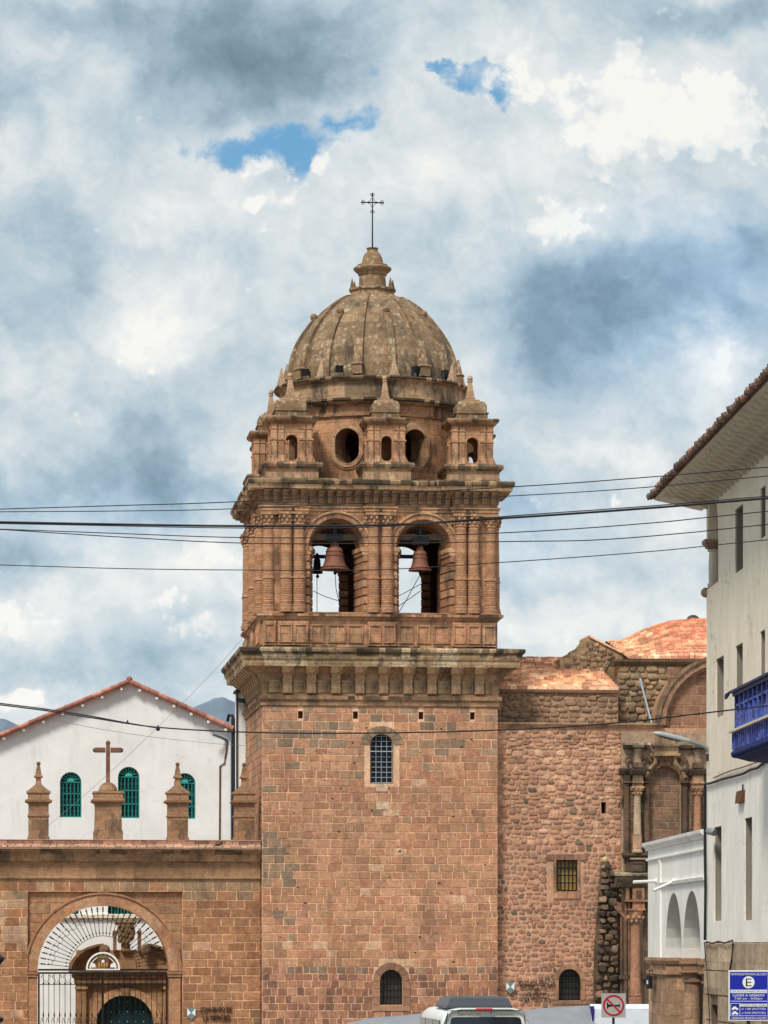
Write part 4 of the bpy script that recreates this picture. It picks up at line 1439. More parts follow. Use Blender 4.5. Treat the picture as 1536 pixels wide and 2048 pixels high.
courses(mb, wf, u0_, u1_, 0.0, zw, (0.26, 0.30), (0.38, 0.66), [(pa, pb, -0.5, pt)], pal_wall, gap=0.012, d=0.014, jit=0.012)
mb.build('wall_face', 'wall_stone', wall, False)
RG = (ul(338) - ul(75)) / 2
UC = (ul(338) + ul(75)) / 2
ZS = zl(1942)
mb = MB()
inner = arch_loop(UC - RG, UC + RG, 0.0, ZS, 28)
outer_ = [(u0_, 0), (UC - RG, 0)] + [(UC - RG, ZS)] + [(UC + RG * math.cos(PI - PI * k / 28), ZS + RG * math.sin(PI - PI * k / 28)) for k in range(1, 28)] + [(UC + RG, ZS), (UC + RG, 0), (u1_, 0), (u1_, zw), (u0_, zw)]
mb.plate(outer_, [], wf, -0.165, -1.0, lin(160, 116, 84))
courses(mb, lambda u, z, d: wf(u, z, d - 0.165), pa + 0.02, pb - 0.02, 0.0, pt - 0.02, (0.27, 0.42), (0.45, 0.95),
        [(UC - RG * 1.19, UC + RG * 1.19, -1, ZS + RG * 1.19, ZS)], lambda u, z: random.choice([lin(140, 104, 76), lin(150, 112, 80), lin(132, 98, 72), lin(146, 100, 70)]), gap=0.008, d=0.015)
mb.build('arch_wall', 'wall_stone', wall, False)
mb = MB()
ring_loop(mb, wf, UC, ZS, RG, RG * 1.145, -0.9, -0.06, GOLD, n=19, cols=[lin(158, 108, 76), lin(168, 118, 86), lin(150, 102, 74), lin(162, 120, 92)])
ring_loop(mb, wf, UC, ZS, RG * 1.145, RG * 1.17, -0.165, -0.09, GOLD, n=40)
ring_loop(mb, wf, UC, ZS, RG * 1.17, RG * 1.20, -0.165, -0.02, lin(150, 104, 76), n=40)
for s_ in (-1, 1):
    e = UC + s_ * RG
    a, b = sorted((e, e + s_ * RG * 0.175))
    z = 0.0
    while z < ZS - 0.4:
        mb.box(a, b, VW + 0.06, VW + 0.9, z + 0.004, min(z + 0.5, ZS - 0.24) - 0.004, random.choice([lin(158, 108, 76), lin(164, 116, 84), lin(150, 102, 74)]))
        z += 0.5
    mb.box(a - 0.05, b + 0.05, VW - 0.02, VW + 0.9, ZS - 0.10, ZS - 0.02, lin(140, 100, 74))
    mb.box(a - 0.03, b + 0.03, VW + 0.02, VW + 0.9, ZS - 0.2, ZS - 0.105, lin(150, 106, 80))
mb.build('archway', 'wall_stone', wall, False)


def extrude_u(m_, prof, a, b, fm, col, seg=None, dark=(), pd=0.5):
    if not seg:
        m_.loft([[fm(a, z, d) for d, z in prof], [fm(b, z, d) for d, z in prof]], col)
        return
    n = max(2, int((b - a) / seg))
    us = [a] + [a + (b - a) * (k + random.uniform(-0.25, 0.25)) / n for k in range(1, n)] + [b]
    base = [random.uniform(0.82, 1.15) for _ in us]
    crust = [0.5 + 0.4 * math.sin(k * 0.7 + 1.0) + random.uniform(-0.3, 0.3) for k in range(len(us))]

    def cf(i, j):
        if j in dark and crust[i] < pd:
            w = random.uniform(0.35, 0.95)
            return tuple(c * base[i] * (1 - w) + d_ * w for c, d_ in zip(col, lin(72, 60, 50)))
        return tuple(c * base[i] for c in col)
    m_.loft([[fm(u, z, d) for d, z in prof] for u in us], col, colfn=cf)


mb = MB()
pr = [(-1.0, zl(1762)), (0.03, zl(1762)), (0.03, zl(1758)), (0.09, zl(1757)), (0.09, zl(1753)), (0.02, zl(1752)), (0.02, zl(1730)), (0.06, zl(1728)), (0.08, zl(1725)), (-1.0, zl(1725))]
extrude_u(mb, pr, u0_, u1_, wf, lin(140, 104, 76), 0.8)
mb.build('frieze', 'wall_stone', wall, False)
mb = MB()
pr = [(-1.0, zl(1724.8)), (0.13, zl(1724.8)), (0.20, zl(1722)), (0.24, zl(1716)), (0.26, zl(1709)), (0.36, zl(1705)), (0.44, zl(1703)), (0.45, zl(1700)), (-1.0, zl(1699))]
extrude_u(mb, pr, u0_, u1_, wf, lin(154, 118, 90), 0.22, (4, 5, 6), 0.45)
mb.build('cornice', 'carved', wall, False)
mb = MB()
extrude_u(mb, [(-1.1, zl(1699)), (0.50, zl(1699)), (0.52, zl(1697)), (-1.1, zl(1686))], u0_, u1_, wf, lin(170, 130, 102))
cm_ = lambda u, z, d: wf(u, zl(1697) + 0.02 + z * 0.42 + d, 0.50 - z)
courses(mb, cm_, u0_, u1_, 0.0, 0.30, (0.14, 0.16), (0.20, 0.34), [], lambda u, z: random.choice([lin(154, 110, 82), lin(142, 98, 74), lin(164, 120, 92)]), gap=0.006, d=0.02, tilt=0.02)
courses(mb, lambda u, z, d: wf(u, zl(1697) + 0.12 + z, 0.26 + d), u0_, u1_, 0.0, 0.13, (0.13, 0.14), (0.22, 0.5), [], lambda u, z: random.choice([lin(136, 88, 68), lin(120, 78, 62), lin(150, 100, 78), lin(100, 70, 56)]), gap=0.006, d=0.03)
extrude_u(mb, [(-1.1, zl(1697) + 0.12), (0.255, zl(1697) + 0.12), (0.255, zl(1697) + 0.262), (0.29, zl(1697) + 0.268), (0.28, zl(1697) + 0.285), (-1.1, zl(1697) + 0.33)], u0_, u1_, wf, lin(148, 104, 80), 0.5)
mb.build('tile_coping', 'tile', wall, False)

zp0 = zl(1697) + 0.28
P = 0.0166
mb = MB()
pz = lambda py: (1686 - py) * P
mb.sq(0, 0, [(22 * P, 0), (22 * P, pz(1680)), (20 * P, pz(1679)), (20 * P, pz(1640)), (22 * P, pz(1639)), (22 * P, pz(1636)), (20 * P, pz(1635)), (20 * P, pz(1614)), (22 * P, pz(1612)), (27 * P, pz(1610)), (27 * P, pz(1607)),
            (21 * P, pz(1604)), (21 * P, pz(1594)), (24 * P, pz(1592)), (24 * P, pz(1589)), (19 * P, pz(1586)), (11 * P, pz(1579)), (6 * P, pz(1574)), (5 * P, pz(1562)), (9 * P, pz(1560)), (9 * P, pz(1558)),
            (6.5 * P, pz(1556)), (3 * P, pz(1537))], lin(146, 108, 80))
mb.ball((0, 0, pz(1533)), 4.3 * P, lin(140, 104, 80), 10)
pn = mb.build('pinnacle', 'carved', wall, False)
pv = VW + 0.32
pn.location = (F0.u(77, pv), pv, zp0)
for px in (355, 488, -62, -200, -340):
    twin(pn, wall, (F0.u(px, pv), pv, zp0))
mb = MB()
mb.sq(0, 0, [(29 * P, 0), (29 * P, pz(1668)), (27 * P, pz(1666)), (26 * P, pz(1620)), (27 * P, pz(1613)), (34 * P, pz(1609)), (34 * P, pz(1606)), (29 * P, pz(1602)), (29 * P, pz(1594)), (31 * P, pz(1592)), (31 * P, pz(1589)), (20 * P, pz(1588))], lin(150, 112, 84))
mb.lathe([(19 * P, pz(1589)), (18.5 * P, pz(1583)), (15 * P, pz(1576)), (9 * P, pz(1571)), (3 * P, pz(1569))], n=20, col=lin(146, 108, 80))
cp = mb.build('cross_pedestal', 'carved', wall, False)
cp.location = (F0.u(216, pv), pv, zp0)
mb = MB()
for (a, b, c, d) in ((-4, 4, 1572, 1494), (-26, -5.2, 1510, 1500), (5.2, 26, 1510, 1500)):
    mb.box(a * P, b * P, -4 * P, 4 * P, pz(c), pz(d), lin(128, 84, 66))
for a, c in ((0, 1490.5), (-26, 1505), (26, 1505)):
    mb.ball((a * P, 0, pz(c)), 4.8 * P, lin(120, 80, 64), 8)
mb.build('stone_cross', 'carved', cp, False)

# ------------------------------------------------------------------ iron gate in the archway
gv = VW + 0.5
gate = thing('iron_gate', 'black wrought iron gate with a radiating fan in the stone archway', 'gate', F0.world(UC, gv, 0), F0.a)
GR = RG - 0.02
gz = lambda py: F0.z(py, UC, gv)
mb = MB()
for z in (gz(1946), gz(1939.5)):
    mb.box(-GR, GR, -0.03, 0.03, z - 0.03, z + 0.03)
mb.box(-GR, -GR + 0.06, -0.03, 0.03, 0, gz(1946) - 0.03)
mb.box(GR - 0.06, GR, -0.03, 0.03, 0, gz(1946) - 0.03)
mb.box(-0.05, 0.03, -0.035, 0.035, 0, gz(1946) - 0.03)
for z in (gz(1969), 0.35):
    mb.box(-GR + 0.06, -0.05, -0.015, 0.015, z - 0.012, z + 0.012)
    mb.box(0.03, GR - 0.06, -0.015, 0.015, z - 0.012, z + 0.012)
mb.build('gate_frame', 'iron', gate, False)
mb = MB()
mb.tube([(0, 0, 0.05), (0, 0, gz(1947))], 0.011, 6)
mb.ball((0, 0, gz(1967)), 0.032, n=6, sz=1.4)
mb.lathe([(0.012, gz(2030) - 0.1), (0.026, gz(2030)), (0.004, gz(2030) + 0.16)], n=6)
bar = mb.build('bar', 'iron', gate, False)
xs = [-GR + GR * 2 * k / 24 for k in range(1, 24) if k != 12]
bar.location = (xs[0], 0, 0)
for x in xs[1:]:
    twin(bar, gate, (x, 0, 0))
mb = MB()
r0, r1 = 68 * P, 128 * P
mb.tube([(r0, 0, 0), (r1, 0, 0)], 0.011, 5)
for r, s_ in ((r0 + 0.10, 0.028), (r1 - 0.17, 0.03), (r1 - 0.30, 0.024)):
    mb.ball((r, 0, 0), s_, n=6)
mb.loft([[(r1 - 0.12, 0.0, 0.035), (r1 - 0.12, 0.012, 0), (r1 - 0.12, 0.0, -0.035), (r1 - 0.12, -0.012, 0)], [(r1, 0, 0.004), (r1, 0.004, 0), (r1, 0, -0.004), (r1, -0.004, 0)]])
ray = mb.build('ray', 'iron', gate, False)
zc0 = gz(1939.5)
NR = 33
angs = [R(5.5 + (180 - 11.0) * k / (NR - 1)) for k in range(NR)]
ray.location = (0, 0, zc0)
ray.rotation_euler = (0, -angs[0], 0)
for a in angs[1:]:
    twin(ray, gate, (0, 0, zc0), (0, -a, 0))
mb = MB()
for k in range(NR - 1):
    a = (angs[k] + angs[k + 1]) / 2
    r = 105 * P
    c = (r * math.cos(a), r * math.sin(a))
    pts = [(c[0] + 0.085 * math.cos(a + t_) * (1 - 0.1 * t_), 0, zc0 + c[1] + 0.085 * math.sin(a + t_) * (1 - 0.1 * t_)) for t_ in [q_ * 0.5 * (1 if k % 2 else -1) for q_ in range(10)]]
    mb.tube(pts, 0.007, 4)
mb.build('scrollwork', 'iron', gate, False)
mb = MB()
x = -GR + 0.1
k = 0
while x < GR - 0.2:
    for s_ in (-1, 1):
        pts = [(x + 0.17 + s_ * (0.01 + 0.15 * t_), 0, gz(1967) + 0.30 * t_) for t_ in (0, 0.3, 0.6, 0.85)]
        pts += [(x + 0.17 + s_ * (0.11 - 0.05 * math.cos(q_ * 0.7) + 0.0), 0, gz(1952) + 0.05 * math.sin(q_ * 0.7) - 0.02) for q_ in range(1, 7)]
        mb.tube(pts, 0.007, 4)
    x += 0.36
mb.build('heart_scroll', 'iron', gate, False)
mb = MB()
x = -GR + 0.09
while x < GR - 0.1:
    pts = [(x + 0.09 * t_, 0, gz(2047) + 0.20 * (1 - abs(2 * t_ - 1) ** 1.5)) for t_ in [q_ / 8 for q_ in range(9)]]
    mb.tube(pts, 0.008, 4)
    x += 0.178
mb.build('pointed_arch', 'iron', gate, False)
mb = MB()
mb.tube([(r0 * math.cos(PI * q_ / 24), 0, zc0 + r0 * math.sin(PI * q_ / 24)) for q_ in range(25)], 0.008, 4)
mb.build('hub_ring', 'iron', gate, False)
# emblem in the fan
er = 34 * P
gf = lambda x, z, d: (x, -0.05 - d, zc0 + 0.03 + z)
mb = MB()
ring_loop(mb, gf, 0, 0, er * 0.90, er, 0.0, 0.03, (0.8, 0.8, 0.78), n=24)
ring_loop(mb, gf, 0, 0, er * 0.72, er * 0.77, 0.0, 0.02, (0.8, 0.8, 0.78), n=24)
mb.box(-er, er, -0.08, -0.05, zc0 - 0.01, zc0 + 0.03)
em = mb.build('emblem', 'cloth', gate, False)
mb = MB()
sh = [(-0.20, 0.33), (-0.20, 0.12), (-0.10, 0.06), (0, 0.04), (0.10, 0.06), (0.20, 0.12), (0.20, 0.33)]
mb.plate(sh, [], gf, 0.0, 0.03, (0.2, 0.05, 0.04))
mb.build('shield', 'redwood', em, False)
mb = MB()
for k in range(4):
    x = -0.15 + 0.085 * k
    mb.plate([(x, 0.075), (x + 0.042, 0.075), (x + 0.042, 0.21), (x, 0.21)], [], gf, 0.031, 0.036, (0.5, 0.33, 0.06))
mb.build('shield_stripe', 'gold', em, False)
mb = MB()
mb.plate([(0.05 * math.cos(2 * PI * k / 14), 0.255 + 0.05 * math.sin(2 * PI * k / 14)) for k in range(14)], [], gf, 0.031, 0.04, (0.8, 0.8, 0.8))
mb.build('shield_boss', 'signwhite', em, False)
mb = MB()
mb.plate([(-0.19, 0.35), (0.19, 0.35), (0.24, 0.48), (0.13, 0.41), (0.07, 0.50), (0.0, 0.42), (-0.07, 0.50), (-0.13, 0.41), (-0.24, 0.48)], [], gf, 0.0, 0.03, (0.2, 0.18, 0.1))
mb.build('crown', 'bronzeink', em, False)
mb = MB()
for s_ in (-1, 1):
    mb.plate([(s_ * 0.24, 0.05), (s_ * 0.46, 0.05), (s_ * 0.40, 0.22), (s_ * 0.26, 0.16)], [], gf, 0.0, 0.012, (0.8, 0.8, 0.8))
mb.build('emblem_wing', 'cloth', em, False)

# ------------------------------------------------------------------ stone portal in the courtyard
PV = 9.0
portal = thing('courtyard_portal', 'brown stone portal with broken curved pediment and coat of arms, behind the iron gate', 'portal', LOC0, F0.a)
pf = lambda u, z, d: (u, PV - d, z)
up = lambda px: F0.u(px, PV)
zp = lambda py: F0.z(py, up(250), PV)
pu, prr = up(250), 57 * 0.01785
BR = [lin(150, 112, 78), lin(140, 102, 70), lin(158, 120, 86)]
mb = MB()
mb.plate([(up(153), 0), (pu - prr, 0), (pu - prr, zp(2047))] + [(pu + prr * math.cos(PI - PI * k / 20), zp(2047) + prr * math.sin(PI - PI * k / 20)) for k in range(1, 20)] + [(pu + prr, zp(2047)), (pu + prr, 0), (up(347), 0), (up(347), zp(1900)), (up(153), zp(1900))], [], pf, 0, -0.8, BR[0])
courses(mb, pf, up(176), up(326), 0, zp(1974), (0.3, 0.36), (0.4, 0.7), [(pu - prr * 1.3, pu + prr * 1.3, -1, zp(2047) + prr * 1.3, zp(2047))], lambda u, z: random.choice(BR), gap=0.006, d=0.012)
mb.build('portal_wall', 'wall_stone', portal, False)
mb = MB()
ring_loop(mb, pf, pu, zp(2047), prr, prr * 1.27, -0.7, 0.07, BR[2], n=13, cols=[lin(168, 126, 92), lin(158, 116, 84), lin(176, 136, 104)])
mb.box(pu - 0.14, pu + 0.14, PV - 0.14, PV, zp(1992), zp(1976), lin(120, 90, 64))
mb.build('door_arch', 'wall_stone', portal, False)
for a in (153, 329):
    mb = MB()
    mb.box(up(a), up(a + 19), PV - 0.22, PV + 0.1, 0, zp(1980), BR[1])
    mb.rect_loft(up(a), up(a + 19), PV - 0.22, PV + 0.1, [(0.0, zp(1980)), (0.06, zp(1978)), (0.06, zp(1974)), (0.02, zp(1973)), (0.02, zp(1970)), (0.10, zp(1967))], BR[2])
    mb.build('pilaster', 'wall_stone', portal, False)
mb = MB()
mb.rect_loft(up(150), up(350), PV - 0.24, PV + 0.1, [(0.0, zp(1967)), (0.03, zp(1966)), (0.03, zp(1958)), (0.10, zp(1955)), (0.10, zp(1949)), (0.22, zp(1946)), (0.24, zp(1942)), (0.1, zp(1941))], lin(134, 98, 70))
mb.build('entablature', 'carved', portal, False)
for c, a0, a1 in ((213, R(95), R(178)), (287, R(2), R(85))):
    mb = MB()
    for r0_, r1_, d in ((58, 64, 0.22), (64, 70, 0.30), (70, 76, 0.40)):
        ring_loop(mb, pf, up(c), zp(1943), r0_ * 0.01785, r1_ * 0.01785, -0.1, d, BR[1], a0, a1, 12, ky=0.74)
    e = up(c) + (0.02 if c < 250 else -0.02)
    mb.ball((e - (0.10 if c < 250 else -0.10), PV - 0.35, zp(1900)), 0.20, lin(140, 104, 76), 10)
    mb.build('pediment', 'carved', portal, False)
mb = MB()
mb.plate([(up(236) + x, z) for x, z in ((0, zp(1850)), (-0.05, zp(1862)), (0.0, zp(1878)), (0.28, zp(1894)), (0.56, zp(1878)), (0.61, zp(1862)), (0.56, zp(1850)))], [], pf, 0.1, 0.28, lin(140, 110, 78))
for k in range(26):
    mb.ball((up(236) + random.uniform(0.0, 0.56), PV - 0.28, zp(random.uniform(1852, 1886))), random.uniform(0.04, 0.09), lin(128, 100, 72), 7)
for k in range(7):
    mb.ball((up(233) + 0.1 * k, PV - 0.2, zp(1845)), 0.10, lin(150, 118, 86), 7)
mb.box(up(233), up(233) + 0.66, PV - 0.26, PV - 0.1, zp(1851), zp(1847), lin(160, 126, 92))
mb.box(up(242), up(260), PV - 0.2, PV, zp(1902), zp(1888), BR[0])
mb.build('coat_of_arms', 'carved', portal, False)
for a in (226, 275):
    mb = MB()
    mb.box(up(a), up(a + 7), PV - 0.2, PV - 0.02, zp(1902), zp(1868), BR[1])
    mb.ball((up(a + 3.5), PV - 0.11, zp(1865)), 0.085, BR[1], 8)
    mb.build('pinnacle', 'carved', portal, False)
mb = MB()
mb.plate(arch_loop(pu - prr, pu + prr, 0, zp(2047), 20), [], pf, -0.35, -0.42, (0.01, 0.05, 0.05))
for k in range(-3, 4):
    mb.box(pu + k * 0.29 - 0.006, pu + k * 0.29 + 0.006, PV + 0.335, PV + 0.36, 0, zp(2047) + math.sqrt(max(0, prr ** 2 - (k * 0.29) ** 2)) - 0.02)
pd = mb.build('door', 'greendark', portal, False)
mb = MB()
for k in range(-3, 4):
    for j in range(6):
        x, z = k * 0.29 + 0.145 * (1 if j % 1 else 1) - 0.145 + 0.1, zp(2044) + 0.36 * (j - 3)
        if x * x + max(0, z - zp(2047)) ** 2 < (prr - 0.12) ** 2 and z > 0.2:
            mb.ball((pu + x, PV + 0.335, z), 0.028, n=6)
mb.build('door_stud', 'lattice', pd, False)

# ------------------------------------------------------------------ white gabled convent house
GV = 12.5
house = thing('gabled_house', 'white plastered house with a red tiled gable roof and green arched windows', 'house', LOC0, F0.a)
hf = lambda u, z, d: (u, GV - d, z)
uh = lambda px: F0.u(px, GV)
zh = lambda py: F0.z(py, uh(240), GV)
ua, ub, uap = uh(-4), uh(461), uh(258)
zea, zeb, zap = zh(1468), zh(1455), zh(1368)
wins = [(120, 163, 1635, 1566), (236, 279, 1636, 1555), (348, 391, 1637, 1567)]
loops = [arch_loop(uh(a), uh(b), zh(c), zh(d), 16) for a, b, c, d in wins]
low = [(uh(98), uh(158)), (uh(216), uh(276)), (uh(335), uh(395))]
lowh = [[(a, zh(1828)), (b, zh(1828)), (b, zh(1745)), (a, zh(1745))] for a, b in low]
mb = MB()
mb.plate([(ua, 0), (ub, 0), (ub, zeb), (uap, zap), (ua, zea)], loops + lowh, hf, 0.0, -0.5, (0.8, 0.8, 0.8))
mb.box(ua, ua + 0.5, GV + 0.5, GV + 16, 0, zea - 0.1, (0.8, 0.8, 0.8))
mb.box(ub - 0.5, ub, GV + 0.5, GV + 16, 0, zeb - 0.1, (0.8, 0.8, 0.8))
mb.build('wall', 'white', house, False)
mb = MB()
mb.box(ua, ub, GV - 0.14, GV, zh(1836), zh(1829), (0.5, 0.4, 0.35))
mb.build('ledge', 'cream', house, False)
rr_ = [(uh(-16), zh(1480)), (uap, zh(1363)), (uh(464), zh(1456))]
mb = MB()
for (a, b) in ((rr_[0], rr_[1]), (rr_[1], rr_[2])):
    mb.loft([[(a[0], GV - 0.32, a[1] - 0.10), (a[0], GV - 0.32, a[1] + 0.0), (b[0], GV - 0.32, b[1] + 0.0), (b[0], GV - 0.32, b[1] - 0.10)],
             [(a[0], GV + 16, a[1] - 0.10), (a[0], GV + 16, a[1] + 0.0), (b[0], GV + 16, b[1] + 0.0), (b[0], GV + 16, b[1] - 0.10)]], lin(164, 92, 72))
    L = math.hypot(b[0] - a[0], b[1] - a[1])
    n = int(L / 0.36)
    for row, off in enumerate((-0.30, 0.0, 0.3, 0.6)):
        for k in range(n):
            p0 = [a[i] + (b[i] - a[i]) * k / n for i in (0, 1)]
            p1 = [a[i] + (b[i] - a[i]) * (k + 1.06) / n for i in (0, 1)]
            up_ = b[1] > a[1]
            ra, rb_ = (0.098, 0.078) if up_ else (0.078, 0.098)
            mb.tube([(p0[0], GV + off, p0[1] + 0.0), (p1[0], GV + off, p1[1] + 0.0)], [ra, rb_], 9, random.choice([lin(146, 82, 66), lin(132, 72, 58), lin(160, 94, 76), lin(120, 68, 56)]))
mb.ball((uap, GV - 0.28, zh(1363) + 0.06), 0.12, lin(120, 70, 58), 9)
mb.build('roof', 'tile', house, True, 40)
mb = MB()
mb.box(-0.05, 0.05, -0.30, 0.0, -0.09, 0.0, (0.7, 0.7, 0.68))
rf = mb.build('rafter_end', 'offwhite', house, False)
first = True
for (a, b, n) in ((rr_[0], rr_[1], 7), (rr_[1], rr_[2], 6)):
    for k in range(n):
        t_ = (k + 0.6) / n
        loc = (a[0] + (b[0] - a[0]) * t_, GV, a[1] + (b[1] - a[1]) * t_ - 0.115)
        if first:
            rf.location = loc
            first = False
        else:
            twin(rf, house, loc)
for i, (a, b, c, d) in enumerate(wins):
    x0, x1 = uh(a), uh(b)
    r = (x1 - x0) / 2
    xc = (x0 + x1) / 2
    z0_, z1_ = zh(c), zh(d)
    mb = MB()
    mb.plate(arch_loop(x0, x1, z0_, z1_, 16), [], hf, -0.24, -0.27, (0.01, 0.05, 0.06))
    wn = mb.build('window', 'greendark', house, False)
    mb = MB()
    mb.box(x0, x0 + 0.05, GV + 0.13, GV + 0.22, z0_, z1_, (0, .1, .1))
    mb.box(x1 - 0.05, x1, GV + 0.13, GV + 0.22, z0_, z1_, (0, .1, .1))
    ring_loop(mb, hf, xc, z1_, r - 0.05, r, -0.22, -0.13, (0, .1, .1), n=16)
    for k in range(4):
        z = z0_ + (z1_ - z0_) * k / 3
        mb.box(x0 + 0.05, x1 - 0.05, GV + 0.14, GV + 0.21, z - 0.0, z + 0.055, (0, .1, .1))
    mb.build('frame', 'greenwood', wn, False)
    mb = MB()
    for k in range(5):
        x = x0 + 0.05 + (x1 - x0 - 0.1) * (k + 0.5) / 5
        for j in range(3):
            za, zb_ = z0_ + (z1_ - z0_) * j / 3 + 0.055, z0_ + (z1_ - z0_) * (j + 1) / 3
            hh = zb_ - za
            mb.lathe([(0.018, za), (0.035, za + hh * 0.15), (0.018, za + hh * 0.3), (0.042, za + hh * 0.5), (0.018, za + hh * 0.7), (0.035, za + hh * 0.85), (0.018, zb_)], x, GV + 0.175, 7)
    mb.build('spindle_grille', 'greenwood', wn, True)
    mb = MB()
    ring_loop(mb, hf, xc, z1_ + 0.055, 0.01, r * 0.34, -0.21, -0.15, (0, .2, .2), n=12)
    for k in range(1, 8):
        a_ = PI * k / 8
        mb.tube([hf(xc + r * 0.36 * math.cos(a_), z1_ + 0.055 + r * 0.36 * math.sin(a_), -0.18), hf(xc + r * 0.92 * math.cos(a_), z1_ + 0.04 + r * 0.90 * math.sin(a_), -0.18)], [0.012, 0.034], 5)
    mb.build('fanlight', 'greenlight', wn, False)
for (a, b) in low:
    mb = MB()
    mb.box(a, b, GV + 0.25, GV + 0.28, zh(1828), zh(1745))
    wn = mb.build('window', 'greendark', house, False)
    mb = MB()
    n = 9
    for k in range(n + 1):
        x = a + 0.02 + (b - a - 0.04) * k / n
        mb.box(x - 0.02, x + 0.02, GV + 0.16, GV + 0.20, zh(1828), zh(1745))
    mb.build('grille', 'greenwood', wn, False)
# rainwater pipe at the house corner
mb = MB()
x = uh(466)
mb.box(x - 0.075, x + 0.075, GV - 0.24, GV - 0.09, 0, zh(1437), (0.05, 0.05, 0.06))
mb.tube([(x, GV - 0.16, zh(1437)), (x - 0.03, GV - 0.14, zh(1430)), (x - 0.16, GV - 0.05, zh(1429)), (x - 0.19, GV + 0.1, zh(1440))], 0.06, 8)
mb.build('downpipe', 'darkmetal', house, False)
mb = MB()
pts = [(455, 1480), (453, 1500), (450, 1515), (449, 1525), (440, 1531), (439, 1700)]
mb.tube([hf(uh(a), zh(b), 0.03) for a, b in pts], 0.03, 5, (0.1, 0.05, 0.04))
mb.build('wall_conduit', 'brownbox', house, False)
mb = MB()
mb.tube([hf(uh(453), zh(1479), 0.02), hf(uh(440), zh(1474), 0.3), hf(uh(424), zh(1469), 0.5)], 0.055, 8)
tag(mb.build('lamp_arm', 'greymetal', None), 'short grey lamp arm slanting out below the right eave of the white gabled house', 'lamp')
bpy.data.objects['lamp_arm'].location = LOC0
bpy.data.objects['lamp_arm'].rotation_euler = (0, 0, F0.a)

# white annex seen between the house and the tower
annex = thing('white_annex', 'narrow white plastered annex wall between the gabled house and the bell tower', 'building', LOC0, F0.a)
AV = 8.4
mb = MB()
mb.box(F0.u(473, AV), F0.u(560, AV), AV, AV + 0.7, 0, F0.z(1386, 0, AV), (0.8, 0.8, 0.8))
mb.build('wall', 'white', annex, False)
mb = MB()
mb.rect_loft(F0.u(473, AV), F0.u(560, AV), AV, AV + 0.7, [(0.06, F0.z(1386, 0, AV)), (0.08, F0.z(1382, 0, AV)), (0.0, F0.z(1378, 0, AV))], lin(120, 100, 86))
mb.build('coping', 'carved', annex, False)
mb = MB()
mb.tube([(F0.u(473.5, AV), AV - 0.05, 0), (F0.u(473.5, AV), AV - 0.05, F0.z(1375, 0, AV)), (F0.u(476, AV), AV - 0.05, F0.z(1340, 0, AV))], 0.03, 6)
mb.build('cable_pipe', 'darkmetal', annex, False)
t = thing('wall_floodlight', 'dark box floodlight on the left flank of the tower under the great cornice', 'floodlight', F0.world(F0.u(484, 6.0) + 0.0, 6.0, F0.z(1406, 0, 6.0)), F0.a)
mb = MB()
mb.loft([[(-0.16, -0.12, 0.02), (0.16, -0.12, -0.04), (0.16, -0.12, 0.12), (-0.16, -0.12, 0.17)], [(-0.13, 0.12, 0.03), (0.16, 0.12, -0.02), (0.16, 0.12, 0.10), (-0.13, 0.12, 0.15)]])
mb.build('lamp_body', 'darkmetal', t, False)
mb = MB()
mb.box(0.10, 0.45, -0.02, 0.02, 0.0, 0.05)
mb.build('lamp_bracket', 'iron', t, False)

# ochre house at the very left
oh = thing('ochre_house', 'ochre yellow house wall at the left edge beside the white gabled house', 'house', LOC0, F0.a)
OV = 14.5
mb = MB()
mb.box(F0.u(-900, OV), F0.u(2.5, OV), OV, OV + 8, 0, F0.z(1490, -8, OV))
mb.build('wall', 'ochre', oh, False)
mb = MB()
mb.rect_loft(F0.u(-900, OV), F0.u(2.5, OV), OV, OV + 8, [(0.0, F0.z(1490, -8, OV)), (0.2, F0.z(1488, -8, OV)), (0.2, F0.z(1482, -8, OV)), (-3.0, F0.z(1462, -8, OV))], lin(150, 84, 64))
mb.build('roof', 'tile', oh, False)

# ------------------------------------------------------------------ church wall right of the tower
NV = 0.5
church = thing('stone_church', 'rubble stone church wall with tiled roofs to the right of the tower', 'church', LOC0, F0.a)
nf = lambda u, z, d: (u, NV - d, z)
un = lambda px: F0.u(px, NV)
zn = lambda py: F0.z(py, 11.0, NV)
x0, x1, xr = W + 0.03, un(1243), un(1480)
ztop = zn(1455)
h1 = [(un(1113), zn(1782)), (un(1154), zn(1782)), (un(1154), zn(1720)), (un(1113), zn(1720))]
h2 = arch_loop(un(1117), un(1161), zn(2001), zn(1960), 14)
h3 = [(un(1203), zn(1627)), (un(1213), zn(1626)), (un(1212), zn(1604)), (un(1202), zn(1604))]
mb = MB()
mb.plate([(x0, 0), (xr, 0), (xr, ztop), (x0, ztop)], [h1, h2, h3], nf, 0, -0.7, lin(176, 132, 108))
mb.box(x0, x1, NV + 0.7, NV + 1.0, 0.0, ztop, (0.02, 0.015, 0.01))
mb.build('mortar_bed', 'mortar', church, False)
holes = [(un(1094), un(1166), zn(1795), zn(1708)), (un(1108), un(1170), zn(2006), zn(1932), zn(1962)), (un(1200), un(1216), zn(1629), zn(1601))]


def pal_rub(u, z):
    r = random.random()
    if z < zn(1690):
        return random.choice(RUBD) if r < 0.10 else random.choice([lin(150, 102, 80), lin(142, 96, 74), lin(160, 110, 86), lin(134, 92, 74), lin(152, 110, 88)])
    return random.choice(RUBD) if r < 0.03 else random.choice(RUB)


